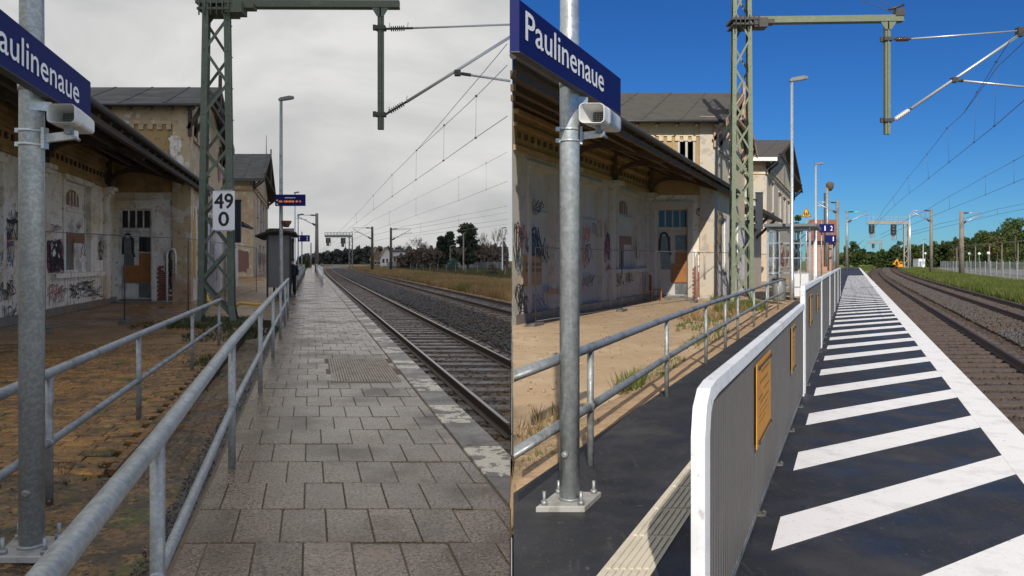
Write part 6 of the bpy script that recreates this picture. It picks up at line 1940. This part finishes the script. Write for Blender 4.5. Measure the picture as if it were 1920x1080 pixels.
number_sign(Q, 'nearer blue platform sign with number 1 beyond the glass shelter', 52, 1536, 1564, 420, 436, 1540, 0, [('1', .36, .07), ('2', .76, .14)])
number_sign(Q, 'farther blue platform sign below and behind the first one', 66, 1547, 1568, 441, 455, 1560, 0, [('1', .70, .08)])

# ================================================================== MASTS, SIGNAL BRIDGES AND BUILDINGS FAR ALONG THE LINE
def simple_mast(F, label, s, u, vt, g, r, m, arm=1, k=1.0, cat='mast', group=None):
    t, z = F.px(u, vt, s)
    root = thing('catenary_mast', label, cat, F.p(s, t, g), group)
    part('shaft', MB().lathe(F.p(s, t, g), F.p(s, t, z), [(0, r), (1, r * .72)], 10), m, root)
    if arm:
        q = s * 1.0 / FOC
        e = F.p(s, t, z)
        part('bracket', MB().bar(e + Vector((-.2 * arm, 0, -.3)), e + Vector((arm * 10 * q, 0, -.28)), .18, .18).wbox(e + Vector((arm * 9 * q, 0, -.25)), 3 * q, .2, 1.0 * q), dark_dirty, root)
        part('top_tube', MB().tube([e + Vector((arm * 8 * q, 0, -.3)), e + Vector((arm * 37 * q, 0, -.2))], .05, 5), alu_tube, root)
        part('stay_tube', MB().tube([e + Vector((0, 0, -24 * q)), e + Vector((arm * 37 * q, 0, -.4))], .07, 6), alu_tube, root)
        part('insulator', MB().tube([e + Vector((arm * 3 * q, 0, -22.5 * q)), e + Vector((arm * 8 * q, 0, -19 * q))], .16, 6), insul_brown, root)
        part('steady_arm', MB().tube([e + Vector((arm * 19 * q, 0, -12 * q)), e + Vector((arm * 40 * q, 0, -9 * q))], .05, 5), alu_tube, root)
    return root
CUR = left_place
simple_mast(L, 'dark mast left of the white house, arm pointing towards the signal bridge', 155, 698, 425, -.72, .32, concrete_mast_dark, -1)
simple_mast(L, 'dark mast in front of the white house, arm pointing away from the platform', 158, 733, 427, -.72, .32, concrete_mast_dark, 1)
simple_mast(L, 'thick brown-topped mast beside the far end of the wet platform', 110, 594, 400, -.1, .30, concrete_mast, -1)
simple_mast(L, 'slim far catenary mast behind the platform railing', 190, 583, 455, -.5, .22, galv_dirty, 0)
lamp_post(L, 'slim lamp post near the right end of the meadow', 942, 428, 150, -.72, .14, galv, .9)
lamp_post(L, 'slim lamp post in front of the tallest dark pine', 869, 438, 150, -.72, .16, concrete_mast, .7)
lamp_post(L, 'lamp post left of the tallest pine, behind the green bushes', 844, 462, 190, -.72, .15, concrete_mast, 1.3)
lamp_post(L, 'lamp post between the white house and the pines', 793, 462, 230, -.72, .16, galv, .9)
CUR = right_place
simple_mast(Q, 'slender concrete mast left of its brown neighbour, on the green verge', 128, 1746, 392, -.72, .30, concrete_mast, -1)
simple_mast(Q, 'thick brown concrete mast on the green verge', 113, 1803, 396, -.72, .38, concrete_mast, 1)
simple_mast(Q, 'grey mast at the far platform end beside the brick house', 104, 1570, 376, 0, .27, concrete_mast, -1)
simple_mast(Q, 'slender mast behind the far end of the black platform', 120, 1588, 394, -.1, .22, galv_dirty, 1)
simple_mast(Q, 'pale mast beside the leg of the sunny signal bridge', 190, 1706, 402, -.72, .30, galv, 0)
lamp_post(Q, 'slim lamp post behind the mesh fence, left of the brown mast', 1731, 450, 200, -.72, .16, galv, .8)

def signal_bridge(F, label, s, ul, ur, vt, vb, leg_u, g, m, sigs):
    root = thing('signal_bridge', label, 'signal bridge', F.p(s, (leg_u - F.vp) * s / FOC, g))
    t0, z1 = F.px(ul, vt, s); t1, z0 = F.px(ur, vb, s)
    d = 1.4
    fr = MB()
    for o in (0, d):
        for z in (z0, z0 + .45): fr.bar(F.p(s + o, t0, z), F.p(s + o, t1, z), .28, .28)
    part('girder', fr, m, root)
    part('deck', MB().fbox(F, s - .1, s + d + .1, t0, t1, z0 + .12, z0 + .25), m, root)
    n = 9
    for o in (0, d):
        for i in range(n + 1):
            t = t0 + (t1 - t0) * i / n
            part('railing_post', MB().bar(F.p(s + o, t, z0 + .4), F.p(s + o, t, z1), .10, .10, (0, 1, 0)), m, root)
        part('railing', MB().bar(F.p(s + o, t0, z1), F.p(s + o, t1, z1), .10, .10).bar(F.p(s + o, t0, (z0 + z1) / 2 + .2), F.p(s + o, t1, (z0 + z1) / 2 + .2), .08, .08), m, root)
    tl = (leg_u - F.vp) * s / FOC
    w = .55
    lg = MB()
    for a in (0, d):
        for b in (-w, w): lg.bar(F.p(s + a, tl + b, g), F.p(s + a, tl + b, z0), .26, .26, (0, 1, 0))
    part('leg', lg, m, root)
    br = MB(); nb = 9
    for i in range(nb):
        z = g + (z0 - g) * i / nb; zz = g + (z0 - g) * (i + 1) / nb; q = 1 if i % 2 else -1
        br.bar(F.p(s, tl - w * q, z), F.p(s, tl + w * q, zz), .16, .06, (0, 1, 0))
    part('leg_brace', br, m, root)
    part('footing', MB().fbox(F, s - .8, s + d + .8, tl - 1.3, tl + 1.3, g - .3, g + .4), kerb_wet, root)
    for u, v0, v1 in sigs:
        ts_, za = F.px(u, v0, s); _, zb = F.px(u, v1, s)
        sg = part('signal', MB().fbox(F, s - .5, s - .1, ts_ - .75, ts_ + .75, zb + (za - zb) * .35, za), black_paint, root)
        part('signal_ladder', MB().fbox(F, s - .12, s + .05, ts_ - .55, ts_ + .45, zb, zb + (za - zb) * .34).bar(F.p(s, ts_ + .9, zb), F.p(s, ts_ + .9, za), .12, .12, (0, 1, 0)), M('rusty_red', (.16, .07, .05), .8) if F.side < 0 else galv_dirty, root)
        wl = MB()
        for f_ in (.5, .7, .88):
            p = F.p(s - .52, ts_, zb + (za - zb) * f_)
            wl.lathe(p, p - Vector((0, .12, 0)), [(0, .28), (1, .24)], 8)
        part('signal_lens', wl, pane_grey, sg)
    return root
CUR = left_place
signal_bridge(L, 'signal bridge with two signals across the far wet tracks', 250, 609, 661, 436, 444, 658, -.72, M('bridge_grey', (.17, .175, .165), .7, 0, [(1, .5, .65, (.12, .10, .08), .7)]), [(615, 446, 461), (643, 446, 463)])
CUR = right_place
signal_bridge(Q, 'signal bridge with two signals over the sunny curving tracks', 200, 1626, 1702, 407, 419, 1699, -.72, M('bridge_sand', (.30, .285, .24), .7, 0, [(1, .5, .65, (.24, .19, .14), .7)]), [(1634, 421, 446), (1675, 421, 451)])
sb2 = signal_bridge(Q, 'smaller signal bridge far behind, over the vanishing tracks', 420, 1626, 1654, 450, 456, 1652, -.72, M('bridge_far', (.26, .25, .22), .8), [(1637, 457, 468)])
lt = thing('lattice_pole', 'floodlight pole with a round cluster on top, behind the brick house', 'pole', Q.at(1552, 480, 110))
part('pole', MB().cyl(Q.at(1551, 500, 110), Q.at(1551, 352, 110), .22, seg=8).cyl(Q.at(1546, 500, 111), Q.at(1546, 362, 111), .14, seg=8), galv_dirty, lt)
part('floodlight', MB().lathe(Q.at(1556, 358, 110), Q.at(1556, 341, 110), [(0, .2), (.3, .5), (.8, .55), (1, .25)], 10), wood_tan, lt)

# green verge fence: posts and mesh as one fence
fe = thing('verge_fence', 'long mesh fence with pale posts on the green verge', 'fence', Q.p(62, 16.8, ZR))
n = 26
pts = [(56 + 150 * (i / n) ** 1.5, 16.6 + 7.5 * (i / n) ** 1.5) for i in range(n + 1)]
for a, b in pts: part('post', MB().bar(Q.p(a, b, ZR), Q.p(a, b, ZR + 2.3), .09, .09, (0, 1, 0)), galv, fe)
wm = MB()
for (a, b), (c_, d_) in zip(pts[:-1], pts[1:]):
    for z in (.1, .45, .8, 1.15, 1.5, 1.85, 2.2): wm.bar(Q.p(a, b, ZR + z), Q.p(c_, d_, ZR + z), .02, .02)
    nn = 10
    for i in range(1, nn): wm.bar(Q.p(a + (c_ - a) * i / nn, b + (d_ - b) * i / nn, ZR + .1), Q.p(a + (c_ - a) * i / nn, b + (d_ - b) * i / nn, ZR + 2.2), .018, .018, (0, 1, 0))
part('wire_mesh', wm, galv_dirty, fe)
bw_ = thing('boundary_wall', 'low grey boundary wall behind the gravel yard, under the trees', 'wall', Q.p(180, 48, ZR))
for i in range(14):
    a0, b0 = 230 - 9 * i, 46.5 + .5 * i
    part('panel', MB().fbox(Q, a0 - 8.85, a0, b0, b0 + .25, ZR, ZR + 2.0 + .04 * (i % 3)), concrete_mast if i % 4 == 3 else M('wall_panel_grey', (.25, .255, .26), .8) if i == 0 else bpy.data.materials['wall_panel_grey'], bw_)

# digger and cabin beyond the sunny tracks
P0 = Q.at(1686, 495, 215); P0.z = ZR
dg_ = thing('digger', 'small yellow orange digger standing beside the signal bridge', 'digger', P0)
def D(x, y, z): return P0 + Vector((x, y, z)) * .75
part('crawler', MB().wbox(D(0, -.6, .35), .82, .19, .26).wbox(D(0, .9, .35), .82, .19, .26), dark_dirty, dg_)
part('chassis', MB().wbox(D(.1, 0, 1.1), .75, .68, .30), digger_yellow, dg_)
cbn = part('cab', MB().box8([D(-.3, -.8, 1.5), D(.9, -.8, 1.5), D(.9, .8, 1.5), D(-.3, .8, 1.5), D(-.1, -.7, 2.8), D(.8, -.7, 2.8), D(.8, .7, 2.8), D(-.1, .7, 2.8)]), digger_yellow, dg_)
part('window', MB().wbox(D(.3, -.80, 2.2), .26, .02, .26), pane_dark, cbn)
part('boom', MB().bar(D(-.3, -.2, 1.5), D(-.9, -.2, 3.6), .35, .4, (0, 1, 0)).bar(D(-.9, -.2, 3.6), D(-1.9, -.2, 2.4), .28, .32, (0, 1, 0)), digger_yellow, dg_)
part('bucket', MB().box8([D(-2.4, -.6, 1.6), D(-1.7, -.6, 1.6), D(-1.7, .4, 1.6), D(-2.4, .4, 1.6), D(-2.2, -.6, 2.4), D(-1.8, -.6, 2.4), D(-1.8, .4, 2.4), D(-2.2, .4, 2.4)]), digger_yellow, dg_)
P1 = Q.at(1723, 490, 235); P1.z = ZR
cb_ = thing('site_cabin', 'pale site cabin beyond the green verge, right of the signal bridge', 'cabin', P1)
part('wall', MB().wbox(P1 + Vector((0, 0, 1.5)), 1.0, 1.6, 1.5), cabin_white, cb_)
part('roof', MB().wbox(P1 + Vector((0, 0, 3.06)), 1.1, 1.7, .055), roof_dark, cb_)
part('door', MB().wbox(P1 + Vector((-.4, -1.62, 1.1)), .35, .015, 1.05), fence_blue, cb_)
part('window', MB().wbox(P1 + Vector((.5, -1.62, 1.7)), .3, .015, .45), pane_dark, cb_)

# white house, noise fence and playground net far behind the wet meadow
CUR = left_place
def far_house(label, s, u0, u1, veave, vridge, g, mw, mr, steep, name, wins):
    t0, ze = L.px(u0, veave, s); t1, zr = L.px(u1, vridge, s)
    root = thing(name, label, 'house', L.p(s, (t0 + t1) / 2, g))
    w = t1 - t0; dpt = 9
    part('wall', MB().fbox(L, s, s + dpt, t0, t1, g, ze), mw, root)
    if steep:
        m_ = (t0 + t1) / 2
        part('gable_wall', MB().loft([[L.p(a, t0, ze), L.p(a, t1, ze), L.p(a, m_, zr)] for a in (s, s + dpt)], smooth=False), mw, root)
        for sg in (-1, 1):
            e = m_ + sg * (w / 2 + .5); zz = ze - (zr - ze) * .5 / (w / 2)
            part('roof', MB().box8([L.p(s - .4, e, zz), L.p(s - .4, m_, zr + .01), L.p(s + dpt + .4, m_, zr + .01), L.p(s + dpt + .4, e, zz), L.p(s - .4, e, zz + .3), L.p(s - .4, m_, zr + .31), L.p(s + dpt + .4, m_, zr + .31), L.p(s + dpt + .4, e, zz + .3)]), mr, root)
    else:
        part('roof', MB().box8([L.p(s - .5, t0 - .5, ze), L.p(s - .5, t1 + .5, ze), L.p(s + dpt * .5, t1 + .5, zr), L.p(s + dpt * .5, t0 - .5, zr), L.p(s - .5, t0 - .5, ze + .3), L.p(s - .5, t1 + .5, ze + .3), L.p(s + dpt * .5, t1 + .5, zr + .3), L.p(s + dpt * .5, t0 - .5, zr + .3)]), mr, root)
    for a, b, c_, d_ in wins:
        wn = part('window', MB().fbox(L, s - .05, s - .005, t0 + w * a, t0 + w * b, g + (ze - g) * c_, g + (ze - g) * d_), sign_white, root)
        part('pane', MB().fbox(L, s - .08, s - .052, t0 + w * (a + .01), t0 + w * (b - .01), g + (ze - g) * (c_ + .05), g + (ze - g) * (d_ - .05)), pane_dark, wn)
    return root
far_house('steep brown-gabled house left of the white house', 300, 698, 716, 484, 464, ZL, thatch, thatch, True, 'gabled_cottage', [(.25, .45, .2, .7), (.6, .8, .2, .7)])
far_house('white house with open porch behind the dark mast', 296, 714, 736, 480, 464, ZL, house_white, thatch, True, 'white_house', [(.12, .32, .3, .8), (.45, .62, .3, .8), (.75, .9, .3, .8)])
far_house('long low white building with dark openings right of the white house', 298, 736, 761, 472, 469, ZL, house_white, roof_dark, False, 'low_building', [(.1, .25, .1, .75), (.36, .52, .1, .75), (.62, .70, .1, .75), (.78, .95, .1, .75)])
nf = thing('noise_fence', 'long blue-grey slatted fence behind the meadow', 'fence', L.p(240, 36, ZL))
for i in range(22):
    a, b = 268 - 3.2 * i, 27.5 + 1.05 * i
    a2, b2 = 268 - 3.2 * (i + .96), 27.5 + 1.05 * (i + .96)
    part('panel', MB().bar(L.p(a, b, ZL + 1.0), L.p(a2, b2, ZL + 1.0), .12, 2.0, (0, 0, 1)), fence_blue, nf)
    part('post', MB().bar(L.p(a, b, ZL), L.p(a, b, ZL + 2.3), .16, .16, (0, 1, 0)), galv_dirty, nf)
mf = thing('meadow_fence', 'thin wire fence with dark posts across the green meadow', 'fence', L.p(115, 26, ZL))
pts = [(190 - 7.5 * i, 25.5 + .45 * i) for i in range(15)]
for a, b in pts: part('post', MB().bar(L.p(a, b, ZL), L.p(a, b, ZL + 1.6), .10, .10, (0, 1, 0)), galv_dirty, mf)
wm = MB()
for (a, b), (c_, d_) in zip(pts[:-1], pts[1:]):
    for z in (.4, .8, 1.2, 1.55): wm.bar(L.p(a, b, ZL + z), L.p(c_, d_, ZL + z), .03, .03)
part('wire', wm, dark_dirty, mf)

# ================================================================== TREES
def trunk_mesh(p, h, r, limbs, seed, spread=.5):
    rr = random.Random(seed)
    mb = MB()
    top = p + Vector((rr.uniform(-.04, .04) * h, rr.uniform(-.04, .04) * h, h))
    mb.tube([p, p.lerp(top, .4) + Vector((rr.uniform(-.02, .02) * h, 0, 0)), top], [r, r * .75, r * .3], 7)
    ends = [top]
    for i in range(limbs):
        f_ = rr.uniform(.35, .95)
        b = p.lerp(top, f_); a = rr.uniform(0, 6.28); l = h * rr.uniform(.25, .5) * spread * 1.6
        e = b + Vector((math.cos(a) * l, math.sin(a) * l, l * rr.uniform(.5, 1.1)))
        mb.tube([b, b.lerp(e, .5) + Vector((0, 0, -.05 * l)), e], [r * .45, r * .3, r * .1], 5)
        ends.append(e)
    return mb, ends

def leafy_tree(F, label, s, u, vtop, wpx, g, m, seed, group, n=1500, leaf=.55, name='broadleaf_tree', trunk_f=.32):
    t, z = F.px(u, vtop, s); w = wpx * s / FOC; h = z - g
    p = F.p(s, t, g)
    if abs(p.x) < w * .55: p.x = math.copysign(w * .55 + .3, F.side)
    root = thing(name, label, 'tree', p, group)
    rs = np.random.default_rng(seed)
    mb, ends = trunk_mesh(p, h * .8, max(.15, h * .022), 7, seed)
    part('trunk', mb, bark, root)
    k = 16
    zc = h * (trunk_f + (1 - trunk_f) * rs.random(k) * .86)
    fall = np.sqrt(np.clip(1 - ((zc / h - (trunk_f + .30)) / (1.02 - trunk_f)) ** 2, .08, 1))
    a = rs.random(k) * 6.28; rad = w * .36 * fall * np.sqrt(rs.random(k))
    C = np.stack([p.x + rad * np.cos(a), p.y + rad * np.sin(a), g + zc], 1)
    rr = w * (.14 + .10 * rs.random(k)) * (.6 + .4 * fall)
    idx = rs.integers(0, k, n)
    d = rs.normal(size=(n, 3)); d /= np.linalg.norm(d, axis=1)[:, None]
    P = C[idx] + d * (rr[idx] * (.55 + .55 * rs.random(n)))[:, None] * np.array([1, 1, .85])
    P = P[P[:, 2] < g + h * 1.03]
    P = P[(P[:, 0] * F.side) > .3]
    V, Fc = scatter(P, leaf * (.6 + .8 * rs.random(len(P))), LEAF_V, LEAF_F)
    big_mesh('crown', V, Fc, m, None, root)
    return root

def pine_tree(F, label, s, u, vtop, wpx, g, seed, group, n=3600):
    t, z = F.px(u, vtop, s); w = wpx * s / FOC; h = z - g
    p = F.p(s, t, g)
    root = thing('pine_tree', label, 'tree', p, group)
    rs = np.random.default_rng(seed)
    part('trunk', MB().tube([p, p + Vector((.1, 0, h * .5)), p + Vector((0, 0, h * .97))], [h * .026, h * .018, .05], 7), bark, root)
    k = 60
    f_ = rs.random(k) ** .8
    zc = h * (.10 + .88 * f_)
    rad = w * .5 * np.sqrt(np.clip(1.03 - f_ ** 1.7, .02, 1)) * (.45 + .45 * rs.random(k)); a = rs.random(k) * 6.28
    C = np.stack([p.x + rad * np.cos(a), p.y + rad * np.sin(a), g + zc], 1)
    idx = rs.integers(0, k, n)
    q = rs.normal(size=(n, 3)) * np.array([1, 1, .45]) * w * .085
    P = C[idx] + q
    V, Fc = scatter(P, 1.05 * (.5 + .8 * rs.random(n)), LEAF_V * np.array([1, .8, 1]), LEAF_F)
    big_mesh('crown', V, Fc, pine, None, root)
    lm = MB()
    for i in range(k): lm.tube([p + Vector((0, 0, zc[i] - .4)), Vector(C[i])], [.10, .03], 4)
    part('limb', lm, bark, root, stuff=True)
    return root

def bare_tree(F, label, s, u, vtop, wpx, g, seed, group, dense=1.0):
    t, z = F.px(u, vtop, s); w = wpx * s / FOC; h = z - g
    p = F.p(s, t, g)
    if F.side < 0 and p.x > -w * .6: p.x = -w * .6
    root = thing('bare_tree', label, 'tree', p, group)
    rr = random.Random(seed)
    tr = MB(); tw_ = []
    def grow(b, d, l, r, depth):
        e = b + d * l
        mid = b.lerp(e, .5) + Vector((rr.uniform(-.05, .05), rr.uniform(-.05, .05), rr.uniform(0, .05))) * l
        if depth < 3: tr.tube([b, mid, e], [r, r * .8, r * .6], 5 if depth < 2 else 3)
        else: tw_.append((b, e, r))
        if depth >= 5: return
        for _ in range(3 if depth < 4 else 2):
            nd_ = (d + Vector((rr.gauss(0, 1), rr.gauss(0, 1), rr.gauss(.25, .6))) * .55).normalized()
            grow(b.lerp(e, rr.uniform(.55, 1)), nd_, l * rr.uniform(.6, .82), r * .55, depth + 1)
    grow(p, Vector((0, 0, 1)), h * .30, h * .018, 0)
    zs = [v.z for v in tr.v] + [e.z for _, e, _ in tw_]; xs = [e.x for _, e, _ in tw_]
    kz = h / (max(zs) - g); kx = w / max(.1, max(xs) - min(xs))
    def fix(v): return Vector((p.x + (v.x - p.x) * kx, p.y + (v.y - p.y) * kx, g + (v.z - g) * kz))
    tr.v = [fix(v) for v in tr.v]
    part('trunk', tr, bark, root)
    tm = MB()
    for b, e, r in tw_: tm.bar(fix(b), fix(e), max(.04, r), max(.04, r))
    part('twigs', tm, twig, root, stuff=True)
    return root

CUR = left_place
G = 'trees behind the meadow'
pine_tree(L, 'tallest dark pine behind the meadow', 205, 877, 421, 46, ZL, 1, G, 5200)
pine_tree(L, 'dark rounded pine left of the tallest one', 200, 843, 434, 24, ZL, 2, G)
pine_tree(L, 'pointed dark pine at the left end of the pine group', 200, 828, 443, 22, ZL, 3, G)
bare = [(783, 444, 40, 210, 'reddish bare tree right of the white house'), (806, 452, 34, 215, 'low bare tree left of the pointed pine'), (901, 434, 30, 225, 'bare grey tree just right of the tallest pine'), (915, 452, 30, 205, 'short brown bare tree between the tallest pine and the end trees'),
        (936, 424, 34, 190, 'tall bare tree at the right end of the meadow'), (858, 458, 34, 195, 'brown bare tree below the rounded pine'), (748, 458, 26, 320, 'faint bare tree behind the long low white building'), (766, 452, 30, 260, 'bare tree beside the long low white building'), (822, 462, 30, 190, 'lowest brown bare tree under the pointed pine')]
for i, (u, v, w, s, lb) in enumerate(bare): bare_tree(L, lb, s, u, v, w, ZL, 20 + i, G)
def wood_band(F, name, pts, s0, m, seed, n, leaf, g, depth=30):
    rs = np.random.default_rng(seed)
    us = np.array([p[0] for p in pts]); vs_ = np.array([p[1] for p in pts])
    u = us[0] + (us[-1] - us[0]) * rs.random(n)
    s = s0 + depth * rs.random(n)
    top = 1.6 + (489 - np.interp(u, us, vs_)) * s / FOC
    lob = (.82 + .18 * np.sin(u * .55) * np.sin(u * .23 + 1))
    z = g + (top - g) * lob * (1 - rs.random(n) ** 1.6)
    t = (u - F.vp) * s / FOC
    x = F.k * s + t
    ok = (x * F.side > .5)
    P = np.stack([x, s, z], 1)[ok]
    V, Fc = scatter(P, leaf * (.5 + rs.random(len(P))), LEAF_V, LEAF_F)
    return big_mesh(name, V, Fc, m, 'stuff')
wood_band(L, 'far_wood', [(560, 480), (600, 474), (640, 468), (690, 462), (740, 464), (800, 466), (951, 460)], 520, wood_far, 5, 14000, 3.4, ZL)
wood_band(L, 'undergrowth', [(745, 478), (770, 468), (800, 462), (830, 460), (890, 458), (951, 454)], 225, twig, 6, 13000, .9, ZL, 16)
bush = M('teal_bush', (.06, .11, .09), .85, 0, [(.5, .42, .6, (.10, .17, .14), .85)], sheet=True)
def shrub(F, label, s, u, vtop, wpx, g, m, seed, n=500, leaf=.35, group=None, name='bush'):
    t, z = F.px(u, vtop, s); w = wpx * s / FOC; h = z - g; p = F.p(s, t, g)
    root = thing(name, label, 'bush', p, group)
    rs = np.random.default_rng(seed)
    d = rs.normal(size=(n, 3)); d /= np.linalg.norm(d, axis=1)[:, None]; d[:, 2] = np.abs(d[:, 2])
    rad = (.55 + .5 * rs.random(n))[:, None]
    P = np.array([p.x, p.y, g]) + d * rad * np.array([w / 2, w / 2, h])
    P = P[P[:, 0] * F.side > .1]
    V, Fc = scatter(P, leaf * (.6 + .8 * rs.random(len(P))), LEAF_V, LEAF_F)
    big_mesh('foliage', V, Fc, m, None, root)
    part('stem', MB().tube([p, p + Vector((.05, 0, h * .7))], [.06, .02], 5), bark, root)
    return root
shrub(L, 'rounded teal-green bush at the right end of the blue-grey fence', 170, 848, 483, 24, ZL, bush, 9, 900, .35)
shrub(L, 'brown leafless bush on the meadow near the right edge', 120, 923, 494, 22, ZL, twig, 10, 700, .25)
shrub(L, 'dark green bush at the left foot of the signal bridge', 180, 576, 484, 12, -.3, leaf_c, 11, 400, .4)

CUR = right_place
G = 'green trees beyond the sunny verge'
rt = [(1905, 404, 70, 190, leaf_b, 'largest bright green tree at the right edge'), (1882, 415, 52, 215, leaf_a, 'dark green tree just left of the largest one'), (1853, 424, 44, 205, leaf_b, 'rounded green tree behind the brown concrete mast'), (1838, 430, 40, 230, leaf_a, 'dark tree left of the rounded green tree'),
      (1822, 440, 40, 220, leaf_a, 'shorter dark tree close behind the brown concrete mast'), (1798, 442, 36, 240, leaf_c, 'olive tinted tree between the two concrete masts'), (1778, 448, 36, 250, leaf_a, 'low dark tree right of the slender mast'), (1757, 452, 38, 260, leaf_b, 'low green tree behind the slender concrete mast'),
      (1734, 456, 36, 250, leaf_a, 'low dark tree behind the slim lamp post'), (1712, 456, 34, 240, leaf_b, 'green tree behind the pale site cabin'), (1680, 448, 36, 262, leaf_a, 'dark tree behind the digger'), (1607, 446, 30, 230, leaf_a, 'dense dark tree at the end of the black platform'),
      (1592, 458, 22, 250, leaf_c, 'small olive tree left of the dense dark tree'), (1492, 392, 24, 120, leaf_a, 'dark tree showing past the corner of the cream house'), (1870, 440, 40, 185, leaf_c, 'small olive tree in front of the dark right-hand trees')]
for i, (u, v, w, s, m, lb) in enumerate(rt): leafy_tree(Q, lb, s, u, v, w, ZR, m, 60 + i, G, n=2200 if w > 40 else 1500, leaf=.55, trunk_f=.12)
wood_band(Q, 'far_wood', [(1575, 474), (1620, 472), (1640, 474), (1680, 466), (1740, 458), (1800, 460), (1960, 448)], 420, leaf_a, 7, 9000, 2.6, ZR)
wood_band(Q, 'undergrowth', [(1640, 470), (1700, 462), (1760, 452), (1830, 438), (1890, 424), (1960, 412)], 250, leaf_a, 8, 20000, 1.15, ZR, 16)
for i, (u, v, s) in enumerate(((1818, 478, 160), (1836, 478, 165), (1853, 477, 150), (1735, 477, 200))):
    t, z = Q.px(u, v, s)
    gl_ = thing('globe_lamp', ['round white globe lamp nearest to the brown mast', 'round white globe lamp in the middle of the three', 'round white globe lamp furthest from the brown mast', 'lone white globe lamp beside the slim lamp post'][i], 'lamp', Q.p(s, t, ZR), 'white globe lamps beyond the fence')
    part('pole', MB().cyl(Q.p(s, t, ZR), Q.p(s, t, z), .05, seg=6), galv_dirty, gl_)
    part('globe', MB().lathe(Q.p(s, t, z - .05), Q.p(s, t, z + .55), [(0, .1), (.2, .25), (.5, .31), (.8, .25), (1, .06)], 12), sign_white, gl_)
gn = thing('yard_gantry', 'thin pale gantry of posts and one long beam under the green trees', 'gantry', Q.p(150, 34, ZR))
b0, b1 = Q.at(1794, 462, 170), Q.at(1935, 450, 130)
part('beam', MB().bar(b0, b1, .16, .16), concrete_mast, gn)
for f_ in (0, .3, .5, .66, .85, 1):
    p = b0.lerp(b1, f_)
    part('post', MB().bar(Vector((p.x, p.y, ZR)), p, .16, .16, (0, 1, 0)), concrete_mast, gn)
# old wooden chair by the shaded station door
P2 = Q.p(31.9, -8.45, -.1)
ch = thing('wooden_chair', 'brown wooden chair standing by the shaded station door', 'chair', P2)
def E(x, y, z): return P2 + Vector((x, y, z))
part('seat', MB().wbox(E(0, 0, .47), .24, .24, .02), wood_orange, ch)
part('backrest', MB().wbox(E(-.22, 0, .80), .02, .22, .30), wood_orange, ch)
for a in (-.2, .2):
    for b in (-.2, .2): part('leg', MB().wbox(E(a, b, .225), .025, .025, .225), wood_orange, ch)

for o in list(bpy.data.objects):
    if o.type == 'MESH' and o.data.users == 0: bpy.data.objects.remove(o)
